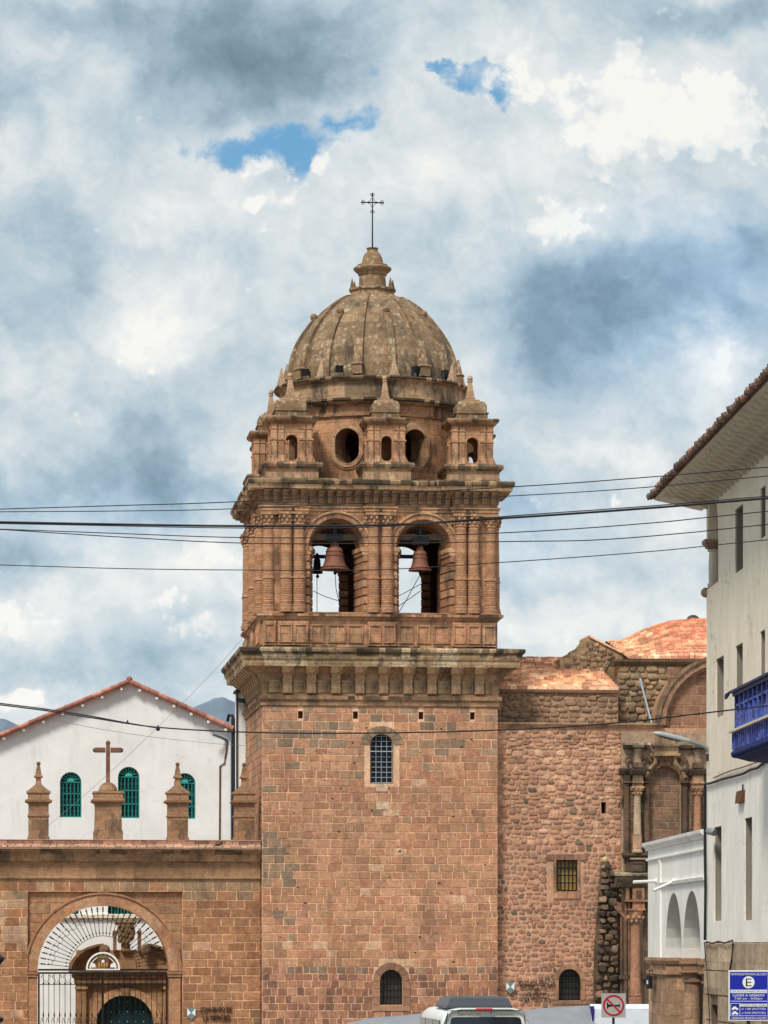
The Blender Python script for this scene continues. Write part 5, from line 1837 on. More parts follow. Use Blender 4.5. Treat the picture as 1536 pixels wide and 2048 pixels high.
mb = MB()
rubble(mb, nf, x0, x1, zn(1690), ztop, (0.11, 0.22), (0.13, 0.40), holes, pal_rub, d=0.032)
rubble(mb, nf, x0, x1, 0.0, zn(1690), (0.12, 0.21), (0.12, 0.32), holes, pal_rub, d=0.018, gap=0.012)
mb.build('rubble_wall', 'rubble', church, True, 60)
mb = MB()
pr = [(-0.9, ztop), (0.04, ztop), (0.10, zn(1452)), (0.16, zn(1449)), (0.17, zn(1446)), (-0.9, zn(1444))]
extrude_u(mb, pr, x0, un(1325), nf, lin(176, 140, 112))
mb.build('ledge', 'carved', church, False)
# barred window with a yellow pane
mb = MB()
for (a, b, c, d, e) in ((1093, 1172, 1720, 1709, 0.05), (1107, 1160, 1797, 1784, 0.06)):
    mb.box(un(a), un(b), NV - e, NV + 0.05, zn(c), zn(d), lin(128, 92, 78) if c < 1730 else lin(170, 122, 92))
for (a, b) in ((1107, 1112.5), (1154.5, 1160)):
    mb.box(un(a), un(b), NV - 0.035, NV + 0.05, zn(1783), zn(1721), lin(150, 110, 84))
mb.build('window_surround', 'carved', church, False)
mb = MB()
mb.box(un(1113), un(1154), NV + 0.25, NV + 0.28, zn(1782), zn(1720))
wn = mb.build('window', 'yellowpane', church, False)
mb = MB()
grille(mb, un(1114), un(1153), zn(1781), zn(1721), 5, 4, nf, 0.02, 0.005)
mb.build('grille', 'iron', wn, False)
mb = MB()
ring_loop(mb, nf, un(1139), zn(1960), (un(1161) - un(1117)) / 2, (un(1161) - un(1117)) / 2 + 0.16, -0.3, 0.04, PALE, n=9, cols=[lin(150, 110, 88), lin(142, 104, 82)])
for (a, b) in ((1107.5, 1117), (1161, 1170.5)):
    mb.box(un(a), un(b), NV - 0.04, NV + 0.3, zn(2001), zn(1960.5), lin(146, 106, 84))
mb.box(un(1105), un(1173), NV - 0.06, NV + 0.1, zn(2008), zn(2002), lin(150, 112, 88))
mb.build('window_surround', 'carved', church, False)
mb = MB()
mb.plate(h2, [], nf, -0.26, -0.28, (0.03, 0.03, 0.03))
wn = mb.build('window', 'glass2', church, False)
mb = MB()
grille(mb, un(1118), un(1160), zn(2000), zn(1940), 6, 5, nf, 0.016, -0.12, lambda u: zn(1960) + math.sqrt(max(0.0, (un(1161) - un(1117)) ** 2 / 4 - (u - un(1139)) ** 2)))
mb.build('grille', 'iron', wn, False)

# aisle attic and its tiled roof
AVV = 1.5
af = lambda u, z, d: (u, AVV - d, z)
ua_ = lambda px: F0.u(px, AVV)
za2 = lambda py: F0.z(py, 11.0, AVV)
mb = MB()
mb.box(x0, ua_(1236), AVV, AVV + 0.6, zn(1446), za2(1384), lin(150, 120, 98))
rubble(mb, af, x0, ua_(1236), zn(1444), za2(1385), (0.14, 0.23), (0.18, 0.45), [], lambda u, z: random.choice([lin(140, 108, 86), lin(128, 98, 80), lin(150, 116, 92), lin(134, 104, 84)]), d=0.05)
mb.build('attic_wall', 'rubble', church, True, 60)
mb = MB()
extrude_u(mb, [(-0.5, za2(1385)), (0.04, za2(1385)), (0.12, za2(1383)), (0.14, za2(1380)), (-0.5, za2(1379))], x0, ua_(1238), af, lin(92, 76, 64))
mb.build('eaves', 'weathered', church, False)
TILE = [lin(x) for x in ((196, 142, 102), (216, 170, 130), (184, 126, 88), (228, 188, 150), (168, 112, 78), (204, 154, 116), (188, 138, 102))]
TILE2 = [lin(x) for x in ((192, 116, 74), (206, 132, 88), (180, 104, 66), (216, 150, 108), (188, 120, 80))]
zA, vA = za2(1380), AVV - 0.14
vB = 7.0
zB = F0.z(1319, 12.0, vB)
LA = math.hypot(zB - zA, vB - vA)
ca_, sa_ = (vB - vA) / LA, (zB - zA) / LA
slope = lambda u, s_, d: (u, vA + s_ * ca_ - d * sa_, zA + s_ * sa_ + d * ca_)
uA0, uA1 = W + 0.02, F0.u(1236, AVV)
mb = MB()
mb.loft([[slope(uA0, 0, 0), slope(uA1, 0, 0), slope(uA1, LA, 0), slope(uA0, LA, 0)], [slope(uA0, 0, -0.1), slope(uA1, 0, -0.1), slope(uA1, LA, -0.1), slope(uA0, LA, -0.1)]], lin(120, 78, 56))
courses(mb, slope, uA0, uA1, 0.0, LA, (0.30, 0.36), (0.22, 0.36), [], lambda u, z: random.choice(TILE), gap=0.006, d=0.035, tilt=0.085, jit=0.02, cham=0.006)
mb.build('aisle_roof', 'tile', church, False)

# stepped gable wall, chapel wall, vault roof
TV = 4.6
uT = lambda px: F0.u(px, TV)
zT = lambda py: F0.z(py, 13.0, TV)
tf = lambda u, z, d: (u, TV - d, z)
poly = [(1120, 1400), (1300, 1400), (1300, 1330), (1262, 1318), (1178, 1276), (1168, 1290), (1168, 1297), (1154, 1297), (1154, 1306), (1141, 1306), (1141, 1316), (1120, 1318)]
mb = MB()
mb.plate([(uT(a), zT(b)) for a, b in poly], [], tf, 0.0, -2.0, lin(150, 124, 98))


def inside(px, py):
    c = False
    for i in range(len(poly)):
        (xa, ya), (xb, yb) = poly[i - 1], poly[i]
        if (ya > py) != (yb > py) and px < (xb - xa) * (py - ya) / (yb - ya) + xa:
            c = not c
    return c


tmp = MB()
for row in range(12):
    for kx in range(22):
        px, py = 1124 + kx * 8.5 + random.uniform(-3, 3), 1280 + row * 10 + random.uniform(-3, 3)
        if inside(px - 5, py - 4) and inside(px + 5, py - 4) and inside(px, py + 4):
            u, z = uT(px), zT(py)
            rubble(mb, tf, u - 0.09, u + 0.09, z - 0.085, z + 0.085, (0.17, 0.17), (0.18, 0.18), [], lambda a, b: random.choice([lin(146, 120, 94), lin(128, 104, 84), lin(160, 132, 104), lin(112, 94, 78)]), d=0.06)
mb.build('stepped_gable', 'rubble', church, True, 60)
mb = MB()
pts = [(uT(a), zT(b)) for a, b in ((1300, 1331), (1262, 1317), (1178, 1275))]
mb.loft([[(u, TV - 0.08, z) for u, z in pts] + [(u, TV - 0.08, z + 0.07) for u, z in reversed(pts)], [(u, TV + 2.1, z) for u, z in pts] + [(u, TV + 2.1, z + 0.07) for u, z in reversed(pts)]], lin(190, 140, 106))
mb.build('gable_coping', 'tile', church, False)
CV = 2.2
cf = lambda u, z, d: (u, CV - d, z)
uC = lambda px: F0.u(px, CV)
zC = lambda py: F0.z(py, 15.0, CV)
mb = MB()
mb.box(uC(1237), uC(1560), CV, CV + 8, zn(1446), zC(1331), lin(140, 116, 92))
rubble(mb, cf, uC(1237), uC(1500), zn(1445), zC(1332), (0.15, 0.24), (0.2, 0.45), [], lambda u, z: random.choice([lin(136, 114, 90), lin(120, 100, 82), lin(150, 128, 98), lin(108, 90, 76), lin(146, 118, 92)]), d=0.08)
mb.build('chapel_wall', 'rubble', church, True, 60)
mb = MB()
extrude_u(mb, [(-0.6, zC(1332)), (0.06, zC(1332)), (0.14, zC(1329)), (0.20, zC(1325)), (0.20, zC(1321)), (-0.6, zC(1318))], uC(1226), uC(1560), cf, lin(98, 82, 68))
mb.build('chapel_cornice', 'weathered', church, False)
# vault roof: a saddle that sweeps up from its left corner to a crown
skyl = [(1200, 1280), (1215, 1283), (1232, 1284), (1245, 1280), (1268, 1268), (1290, 1257), (1315, 1249), (1345, 1242), (1385, 1238), (1430, 1238), (1500, 1244), (1600, 1262)]


def sky_at(px):
    for (a, b), (c, d) in zip(skyl, skyl[1:]):
        if a <= px <= c:
            return b + (d - b) * (px - a) / (c - a)
    return skyl[-1][1]


VR = 9.0


def vault(u, s_, d):
    """u in 0..1 across, s_ in 0..1 up the slope"""
    px_top = 1212 + u * 380
    px_bot = 1258 + u * 340
    v = CV - 0.15 + (VR - CV) * s_
    px = px_bot + (px_top - px_bot) * s_
    zb_ = zC(1319)
    uu = F0.u(px, v)
    ztp = F0.z(sky_at(px_top), F0.u(px_top, VR), VR)
    s_ = max(0.0, s_)
    z = zb_ + (ztp - zb_) * (s_ ** 0.72 if u > 0.25 else s_ ** (0.72 + 0.28 * (0.25 - u) * 4))
    return (uu, v - d * 0.3, z + d)


mb = MB()
nu_, nv_ = 48, 22
rings = [[vault(i / nu_, j / nv_, 0) for i in range(nu_ + 1)] for j in range(nv_ + 1)]
rings.append([(p[0], p[1] + 6, zC(1319)) for p in rings[-1]])
mb.loft(rings, lin(150, 86, 56), False, False, False)
courses(mb, vault, 0.0, 0.80, 0.0, 0.99, (0.042, 0.05), (0.030, 0.044), [], lambda u, z: random.choice(TILE2 if u > 0.22 else TILE), gap=0.0012, d=0.04, tilt=0.055, jit=0.002, cham=0.001)
mb.build('vault_roof', 'tile', church, False)
mb = MB()
e = F0.u(1386, VR)
ze = F0.z(1240, e, VR)
mb.tube([(e + 0.22 * math.cos(a), VR, ze - 0.08 + 0.22 * math.sin(a)) for a in [PI * k / 10 for k in range(11)]], 0.06, 6, (0.1, 0.09, 0.08))
mb.lathe([(0.2, ze - 0.3), (0.2, ze - 0.1), (0.15, ze), (0.04, ze + 0.06)], e, VR + 0.25, 12, (0.12, 0.10, 0.09))
mb.build('roof_vent', 'dark_stone', church, True)

# big arch over the side portal
BV = 0.9
bff = lambda u, z, d: (u, BV - d, z)
uB = lambda px: F0.u(px, BV)
zB_ = lambda py: F0.z(py, 16.0, BV)
uc_, zc_ = uB(1450), zB_(1452)
r_in, r_out = 118 * 0.0169, 140 * 0.0169
mb = MB()
n = 24
lp_ = [(uc_ + r_out * math.cos(PI * k / n), zc_ + r_out * math.sin(PI * k / n)) for k in range(n + 1)]
mb.plate([(uc_ - r_out, zn(1470)), (uc_ + r_out, zn(1470))] + lp_, [], bff, 0.0, -1.2, lin(170, 128, 102))
courses(mb, bff, uc_ - r_in, uc_ + r_in, zn(1468), zc_ + r_in - 0.02, (0.30, 0.36), (0.5, 0.8), [], lambda u, z: random.choice([lin(134, 96, 78), lin(124, 88, 72), lin(144, 104, 84)]) , gap=0.016, d=0.015)
mb.build('tympanum', 'ashlar', church, False)
mb = MB()
ring_loop(mb, bff, uc_, zc_, r_in, r_in + 0.10, -0.1, 0.16, PALE, n=22, cols=[lin(150, 110, 86), lin(140, 102, 82)])
ring_loop(mb, bff, uc_, zc_, r_in + 0.10, r_out - 0.06, -0.1, 0.26, PALE, n=22, cols=[lin(168, 122, 98), lin(158, 116, 92), lin(150, 112, 92)])
ring_loop(mb, bff, uc_, zc_, r_out - 0.06, r_out + 0.05, -0.1, 0.33, PALE, n=22, cols=[lin(120, 96, 78), lin(132, 104, 86)])
mb.build('great_arch', 'carved', church, False)
mb = MB()
mb.tube([cf(uC(1279), zC(1358), 0.10), nf(un(1303), zn(1447), 0.05)], 0.032, 6)
tag(mb.build('pole', 'lattice', None), 'thin pale pole leaning on the rubble chapel wall under the orange vault roof', 'pole')
bpy.data.objects['pole'].location = LOC0
bpy.data.objects['pole'].rotation_euler = (0, 0, F0.a)

# ------------------------------------------------------------------ carved side portal
PVV = 0.30
ret = thing('side_portal', 'dark carved stone portal with columns and a blind niche on the church wall', 'portal', LOC0, F0.a)
qf = lambda u, z, d: (u, PVV - d, z)
uq = lambda px: F0.u(px, PVV)
zq = lambda py: F0.z(py, 16.0, PVV)
DK = [lin(x) for x in ((98, 78, 66), (88, 72, 62), (108, 85, 70), (82, 68, 60))]
RED = lin(146, 100, 76)
GY = lin(150, 132, 116)


def Q(m_, a, b, c, d, d0, d1, col=None):
    p0, p1 = qf(uq(a), zq(c), d0), qf(uq(b), zq(d), d1)
    m_.box(p0[0], p1[0], p1[1], p0[1], p0[2], p1[2], col or random.choice(DK))


mb = MB()
nr = (uq(1360) - uq(1298)) / 2
nc = (uq(1360) + uq(1298)) / 2
mb.plate([(uq(1243), 0), (uq(1440), 0), (uq(1440), zq(1466)), (uq(1243), zq(1466))], [arch_loop(nc - nr, nc + nr, zq(1700), zq(1565), 16)], qf, 0.0, -0.19, lin(150, 124, 106))
courses(mb, qf, uq(1246), uq(1440), zq(1745), zq(1552), (0.24, 0.27), (0.34, 0.6), [(nc - nr - 0.02, nc + nr + 0.02, zq(1700), zq(1535), zq(1565))], lambda u, z: random.choice(DK), gap=0.012, d=0.012)
mb.build('portal_wall', 'wall_stone', ret, False)
mb = MB()
mb.plate([(nc - nr - 0.2, zq(1720)), (nc + nr + 0.2, zq(1720)), (nc + nr + 0.2, zq(1525)), (nc - nr - 0.2, zq(1525))], [], lambda u, z, d: qf(u, z, d - 0.188), 0.0, -0.01, lin(150, 120, 100))
courses(mb, lambda u, z, d: qf(u, z, d - 0.186), nc - nr - 0.05, nc + nr + 0.05, zq(1705), zq(1530), (0.24, 0.27), (0.3, 0.55), [], lambda u, z: random.choice([lin(128, 96, 78), lin(116, 90, 76), lin(138, 104, 84)]), gap=0.014, d=0.012)
mb.build('niche_back', 'ashlar', ret, False)
mb = MB()
ring_loop(mb, qf, nc, zq(1565), nr, nr + 0.07, -0.1, 0.10, DK[2], n=16)
for s_ in (-1, 1):                      # eared frame stepping up round the niche head
    pts = [(nc + s_ * nr * 1.30, zq(1556)), (nc + s_ * nr * 1.02, zq(1540)), (nc + s_ * nr * 0.66, zq(1528)), (nc + s_ * nr * 0.62, zq(1514)), (nc + s_ * nr * 0.98, zq(1510))]
    for (a, b) in zip(pts, pts[1:]):
        mb.tube([qf(a[0], a[1], 0.14), qf(b[0], b[1], 0.14)], 0.065, 6, lin(150, 120, 92))
        mb.tube([qf(a[0] * 0.9 + nc * 0.1, a[1] - 0.06, 0.10), qf(b[0] * 0.9 + nc * 0.1, b[1] - 0.06, 0.10)], 0.05, 6, lin(128, 98, 76))
Q(mb, 1318, 1340, 1532, 1521, 0.02, 0.13, lin(100, 70, 56))
mb.build('niche_frame', 'carved', ret, False)
mb = MB()
Q(mb, 1306, 1354, 1511, 1492, 0.0, 0.22, lin(158, 126, 100))
Q(mb, 1303, 1357, 1494, 1489, 0.0, 0.34, lin(130, 110, 92))
Q(mb, 1306, 1356, 1513, 1509, 0.0, 0.30, lin(166, 136, 108))
Q(mb, 1311, 1350, 1488.5, 1466, -0.05, 0.15, lin(140, 114, 90))
mb.build('aedicule', 'carved', ret, False)
mb = MB()
for (a, b, e) in ((1245, 1297, 0.10), (1262, 1284, 0.28), (1359, 1425, 0.10), (1382, 1404, 0.28)):
    Q(mb, a, b, 1497, 1492, 0.0, e + 0.10, lin(120, 104, 90))
    Q(mb, a + 2, b - 2, 1500, 1497, 0.0, e + 0.05)
Q(mb, 1244, 1298, 1492, 1487.5, 0.0, 0.30, lin(160, 146, 132))
Q(mb, 1358, 1425, 1492, 1488, 0.0, 0.26, lin(130, 114, 98))
mb.build('top_cornice', 'dark_stone', ret, False)
for cx_ in (1273, 1393):
    mb = MB()
    Q(mb, cx_ - 9, cx_ + 9, 1537, 1526, 0.0, 0.36, DK[0])
    u = uq(cx_)
    mb.lathe([(0.15, zq(1526)), (0.13, zq(1522)), (0.135, zq(1505)), (0.17, zq(1502)), (0.13, zq(1500)), (0.13, zq(1497))], u, PVV - 0.2, 14, lin(124, 106, 92))
    mb.build('short_column', 'dark_stone', ret, True)
for s_, c in ((1, 1290), (-1, 1368), (1, 1255)):
    mb = MB()
    pts = [qf(uq(c) + s_ * (0.19 - 0.022 * k) * math.cos(k * 0.55), zq(1525) + (0.21 - 0.022 * k) * math.sin(k * 0.55), 0.12) for k in range(9)]
    mb.tube(pts, 0.045, 6, DK[2])
    mb.build('scroll', 'dark_stone', ret, True)
mb = MB()
for (a, b, e) in ((1237, 1299, 0.14), (1258, 1288, 0.40), (1359, 1430, 0.14), (1378, 1408, 0.40)):
    p = [(0.0, zq(1552)), (e - 0.05, zq(1551)), (e, zq(1548)), (e + 0.06, zq(1544)), (e + 0.10, zq(1540)), (0.0, zq(1537))]
    extrude_u(mb, p, uq(a), uq(b), qf, lin(86, 74, 66))
mb.build('middle_cornice', 'dark_stone', ret, False)
for (a, b) in ((1263, 1283), (1382, 1404)):
    mb = MB()
    Q(mb, a, b, 1575, 1552, 0.0, 0.30, lin(150, 116, 92))
    Q(mb, a - 1, b + 1, 1568, 1564, 0.0, 0.36, lin(160, 124, 100))
    mb.build('impost_block', 'carved', ret, False)
for (a, b) in ((1247, 1259), (1288, 1297), (1361, 1375)):
    mb = MB()
    Q(mb, a, b, 1568, 1552, 0.0, 0.14)
    Q(mb, a - 1, b + 1, 1567, 1564, 0.0, 0.20)
    mb.build('impost_block', 'carved', ret, False)


def column_q(cx_, pt, pcap, pbot, pdr, rad, col, capcol, dcol, name='column'):
    u = uq(cx_)
    m1 = MB()
    pr = [(rad * 1.35, zq(pbot)), (rad * 1.35, zq(pbot - 4)), (rad * 1.15, zq(pbot - 6)), (rad * 1.04, zq(pbot - 8)), (rad * 1.04, zq(pdr + 2)), (rad * 1.18, zq(pdr)), (rad * 1.0, zq(pdr - 2)), (rad * 0.84, zq(pcap)), (rad * 1.0, zq(pcap - 1.5)), (rad * 0.82, zq(pcap - 3))]
    m1.lathe(pr, u, PVV - 0.24, 18, col)
    z = zq(pbot - 9)
    row = 0
    while z < zq(pdr + 4):
        for k in range(9):
            a = PI + PI * (k + 0.5 * (row % 2)) / 9
            m1.ball((u + rad * 1.05 * math.cos(a), PVV - 0.24 + rad * 1.05 * math.sin(a), z), rad * 0.18, dcol, 5)
        z += rad * 0.32
        row += 1
    c_ = m1.build(name, 'rubble', ret, True)
    m1 = MB()
    m1.lathe([(rad * 0.82, zq(pcap - 3)), (rad * 1.05, zq(pcap - 9)), (rad * 1.5, zq(pt + 3))], u, PVV - 0.24, 14, capcol)
    m1.rect_loft(u, u, PVV - 0.24, PVV - 0.24, [(rad * 1.6, zq(pt + 3)), (rad * 1.65, zq(pt))], capcol)
    for tier in (0, 1):
        for k in range(8):
            a = 2 * PI * (k + 0.5 * tier) / 8
            rr = rad * (1.05 + 0.32 * tier)
            m1.ball((u + rr * math.cos(a), PVV - 0.24 + rr * math.sin(a), zq(pcap - 6 - 8 * tier)), rad * 0.33, capcol, 6, 1.2)
    m1.build('capital', 'carved', c_, True)


column_q(1272, 1575, 1594, 1706, 1670, 0.135, lin(158, 134, 112), lin(176, 140, 114), lin(186, 146, 116))
column_q(1392, 1575, 1594, 1720, 1674, 0.135, lin(146, 98, 70), lin(160, 116, 92), lin(170, 116, 86))
mb = MB()
for (a, b) in ((1247, 1257), (1288, 1297), (1362, 1374)):
    Q(mb, a, b, 1706, 1569, 0.0, 0.11)
    Q(mb, a + 2.5, b - 2.5, 1700, 1576, 0.11, 0.14, DK[0])
mb.build('pilaster', 'dark_stone', ret, False)
mb = MB()
p = [qf(uq(1246), zq(1690), 0.05), qf(uq(1240), zq(1585), 0.05)]
pts = [qf(uq(1236 + 8 * math.sin(t_)), zq(1588 - 26 * math.cos(t_ * 0.9)), 0.1) for t_ in [k * 0.3 for k in range(12)]]
mb.tube(pts, 0.05, 6, DK[2])
mb.build('scroll', 'dark_stone', ret, True)
mb = MB()
for (a, b, c, d, e) in ((1243, 1300, 1712, 1706.5, 0.34), (1246, 1298, 1716, 1712.5, 0.26), (1252, 1297, 1744, 1716.5, 0.16), (1259, 1287, 1744, 1720, 0.34), (1257, 1300, 1720, 1716.8, 0.42), (1262, 1284, 1728, 1723, 0.37)):
    Q(mb, a, b, c, d, 0.0, e, lin(150, 134, 118) if c == 1720 else None)
mb.build('pedestal', 'dark_stone', ret, False)
mb = MB()
p = [(0.0, zq(1776)), (0.30, zq(1775)), (0.42, zq(1766)), (0.56, zq(1760)), (0.60, zq(1756)), (0.58, zq(1752)), (0.0, zq(1744))]
extrude_u(mb, p, uq(1228), uq(1440), qf, lin(104, 92, 80))
extrude_u(mb, [(0.0, zq(1751)), (0.64, zq(1753)), (0.66, zq(1749)), (0.0, zq(1744.5))], uq(1226), uq(1300), qf, lin(164, 152, 130))
mb.build('great_cornice', 'dark_stone', ret, False)
mb = MB()
Q(mb, 1249, 1256, 1800, 1776, 0.0, 0.26, lin(150, 110, 86))
Q(mb, 1262, 1285, 1800, 1776, 0.0, 0.34, lin(150, 110, 86))
Q(mb, 1269, 1279, 1796, 1781, 0.34, 0.37, DK[0])
Q(mb, 1246, 1300, 1804, 1800, 0.0, 0.38, lin(140, 106, 84))
Q(mb, 1262, 1286, 1818, 1804, 0.0, 0.32, RED)
mb.build('frieze', 'carved', ret, False)
mb = MB()
pts = [qf(uq(1239) + (0.12 - 0.014 * k) * math.cos(-k * 0.6 + 2.0), zq(1788) + (0.15 - 0.014 * k) * math.sin(-k * 0.6 + 2.0), 0.16) for k in range(9)]
mb.tube(pts, 0.045, 6, lin(124, 98, 78))
for j in range(4):
    pts = [qf(uq(1224 + 5 * j + (26 - 4.5 * j) * t_ ** 2), zq(1800 + j * 2 + 34 * t_), 0.12) for t_ in [k / 7 for k in range(8)]]
    mb.tube(pts, 0.045, 6, lin(140, 104, 82))
mb.build('volute', 'carved', ret, True)
column_q(1268, 1818, 1849, 2040, 1990, 0.185, RED, lin(170, 124, 98), lin(160, 116, 92))
mb = MB()
for (a, b, e) in ((1246, 1252, 0.16), (1254, 1258, 0.2), (1240, 1244, 0.08)):
    Q(mb, a, b, 2060, 1806, 0.0, e, random.choice([lin(126, 92, 74), lin(112, 84, 70)]))
Q(mb, 1236, 1290, 1958, 1950, 0.0, 0.20, DK[3])
Q(mb, 1288, 1310, 2060, 1806, 0.0, 0.08, DK[0])
mb.build('lower_pier', 'carved', ret, False)

# ruined dark buttress between wall and portal
but = thing('ruined_buttress', 'crumbling blackened stone buttress stump between the church wall and the carved portal', 'buttress', LOC0, F0.a)
mb = MB()
ux0 = lambda z: uq(1186 + 16 * max(0.0, min(1.0, (z - zq(2060)) / (zq(1720) - zq(2060)))))
bff2 = lambda u, z, d: (u, PVV + 0.05 - d, z)
prf = [(uq(1186), 0.0), (uq(1238), 0.0), (uq(1238), zq(1775)), (uq(1230), zq(1752)), (uq(1214), zq(1722)), (uq(1203), zq(1728)), (uq(1198), zq(1800)), (uq(1190), zq(1900))]
mb.plate(prf, [], bff2, 0.0, -0.25, lin(96, 78, 66))
z = 0.0
while z < zq(1730):
    h = random.uniform(0.16, 0.30)
    a = ux0(z) + random.uniform(-0.06, 0.06)
    b = uq(1238) - max(0.0, (z - zq(1775)) * 0.4) - random.uniform(0, 0.05)
    if z > zq(1775):
        a = uq(1201)
    rubble(mb, bff2, a, b, z, z + h, (h, h), (0.16, 0.42), [], lambda u, z_: random.choice([lin(92, 76, 66), lin(74, 64, 57), lin(112, 90, 74), lin(62, 54, 50), lin(100, 82, 70), lin(128, 104, 86)]), d=0.20, rnd=0.45, n=9)
    z += h
mb.build('stonework', 'dark_stone', but, True, 50)
mb = MB()
mb.ball((uq(1211), PVV + 0.1, zq(1720)), 0.11, lin(170, 152, 120), 8)
mb.build('capstone', 'rubble', but, False)


# ------------------------------------------------------------------ plaques and lettering
def plaque(px0, px1, py0, py1, v, label):
    u0, u1 = F0.u(px0, v), F0.u(px1, v)
    zb_, zt2 = F0.z(py1, u0, v), F0.z(py0, u0, v)
    t = thing('shield_plaque', label, 'plaque', F0.world((u0 + u1) / 2, v, zb_), F0.a, 'shield plaques')
    w, h = (u1 - u0) / 2, zt2 - zb_
    k = 0.32 * h
    fm = lambda x, z, d: (x, -d, z)
    m1 = MB()
    m1.plate([(0, 0), (w, k), (w, h), (-w, h), (-w, k)], [], fm, 0.0, 0.03, (0.2, 0.2, 0.2))
    b_ = m1.build('shield', 'signtealgrey', t, False)
    c = 0.58 * h
    for s_ in (-1, 1):
        m1 = MB()
        m1.plate([(s_ * w * 0.95, k + 0.01), (s_ * w * 0.95, h * 0.975), (s_ * 0.01, c)], [], fm, 0.031, 0.035, (0.8, 0.8, 0.8))
        m1.build('white_field', 'signwhite', b_, False)
    return t


plaque(374, 391, 2016, 2040, VW - 0.03, 'white and grey shield plaque on the gateway wall beside bronze lettering')
plaque(1012, 1029, 1964, 1988, NV - 0.09, 'white and grey shield plaque on the rubble church wall')
for (lines, px0, v, lab) in (((('CONVENTO DE', 400, 463, 2014, 2024), ('LA MERCED', 406, 460, 2030, 2041)), 400, VW - 0.045, 'dark metal lettering reading CONVENTO DE LA MERCED on the gateway wall'),
                             ((('BASILICA MENOR', 1038, 1110, 1962, 1972), ('DE', 1069, 1079, 1976, 1983), ('LA MERCED', 1047, 1097, 1986, 1997)), 1038, NV - 0.10, 'dark metal lettering reading BASILICA MENOR DE LA MERCED on the church wall')):
    t = thing('wall_lettering', lab, 'lettering', LOC0, F0.a)
    for (s_, a, b, c, d) in lines:
        u0, z0_ = F0.u(a, v), F0.z(d, F0.u(a, v), v)
        text_part(s_, F0.u(b, v) - u0, F0.z(c, u0, v) - z0_, lambda x, z, d_, u0=u0, z0_=z0_, v=v: (u0 + x, v - d_, z0_ + z), 0.03, 'letter_line', 'signblack', t)

# ------------------------------------------------------------------ white corner building on the right
FR = Frame(645 * 85 / FOC, 85.0, 2.565)
LOCR = (FR.x0, FR.y0, 0.0)
cbld = thing('corner_building', 'tall cream and white plastered corner building with wide tiled eaves, on the right', 'building', LOCR, FR.a)
rf_ = lambda a, z, d: (-d, a, z)             # facade: a runs along the street, d stands out towards the street
rv = lambda px, u=0.0: FR.v(px, u)
rz = lambda py, px, u=0.0: FR.z(py, u, FR.v(px, u))
V_END = -44.0
ZWT = rz(1008, 1413)
sill, spr = rz(1180, 1413), rz(1082, 1413)
vc0, vc1 = rv(1436.5), -0.22
ar = [((vc0 + vc1) / 2 + (vc0 - vc1) / 2 * math.cos(PI * k / 14), spr + 1.02 * (vc1 - vc0) / 2 * math.sin(PI * k / 14)) for k in range(15)]
outl_ = [(0, 3.56), (0, sill), (vc0, sill), (vc0, spr)] + ar[1:-1] + [(vc1, spr), (0, spr), (0, ZWT), (V_END, ZWT), (V_END, 3.56)]
slots = [(1470, 1486, 1020, 1148), (1521, 1531, 978, 1079), (1432, 1447.5, 1319, 1437), (1471, 1485.5, 1293, 1415), (1520, 1530, 1264, 1390), (1428, 1443, 1655, 1842), (1489, 1504, 1637, 1841)]
holes_ = []
for (a, b, c, d) in slots:
    va, vb = rv(a), rv(b)
    z1_, z0_ = rz(c, a), rz(d, a)
    holes_.append([(vb, z0_), (va, z0_), (va, z1_), (vb, z1_)])
zpaint = rz(1560, 1430)
TH = 0.75
mb = MB()


def split_plate(lo, hi, out, hs):
    m1 = MB()
    m1.plate(out, hs, rf_, 0.0, -TH, (0.7, 0.65, 0.5))
    return m1


up_out = [(0, zpaint)] + outl_[1:-1] + [(V_END, zpaint)]
split_plate(0, 0, up_out, [h for h in holes_ if h[0][1] > zpaint]).build('upper_wall', 'cream', cbld, False)
split_plate(0, 0, [(0, 3.56), (0, zpaint - 0.002), (V_END, zpaint - 0.002), (V_END, 3.56)], [h for h in holes_ if h[0][1] < zpaint]).build('lower_wall', 'offwhite', cbld, False)
mb = MB()
zr = 0.0
courses(mb, rf_, V_END, 0.03, 0.0, 3.55, (0.55, 0.62), (0.9, 1.5), [(rv(1440), rv(1423), -1, rz(2010, 1430))], lambda u, z: random.choice([lin(160, 138, 122), lin(150, 130, 114), lin(168, 146, 128)]), gap=0.008, d=0.05)
mb.plate([(0.03, 0), (0.03, 3.55), (V_END, 3.55), (V_END, 0), (rv(1440), 0), (rv(1440), rz(2010, 1430)), (rv(1423), rz(2010, 1430)), (rv(1423), 0)], [], rf_, 0.0, -TH, lin(120, 100, 86))
mb.build('stone_base', 'concrete', cbld, False)
mb = MB()
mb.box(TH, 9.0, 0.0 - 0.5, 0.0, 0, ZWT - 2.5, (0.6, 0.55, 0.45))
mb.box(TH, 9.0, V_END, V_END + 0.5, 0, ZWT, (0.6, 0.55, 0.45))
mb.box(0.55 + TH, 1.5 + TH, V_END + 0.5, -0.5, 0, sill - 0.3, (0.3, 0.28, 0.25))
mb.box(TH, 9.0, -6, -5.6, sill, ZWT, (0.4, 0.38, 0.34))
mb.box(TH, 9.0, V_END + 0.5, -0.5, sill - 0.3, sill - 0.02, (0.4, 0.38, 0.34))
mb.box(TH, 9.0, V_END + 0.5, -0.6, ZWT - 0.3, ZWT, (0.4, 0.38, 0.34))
mb.build('inner_wall', 'reveal', cbld, False)
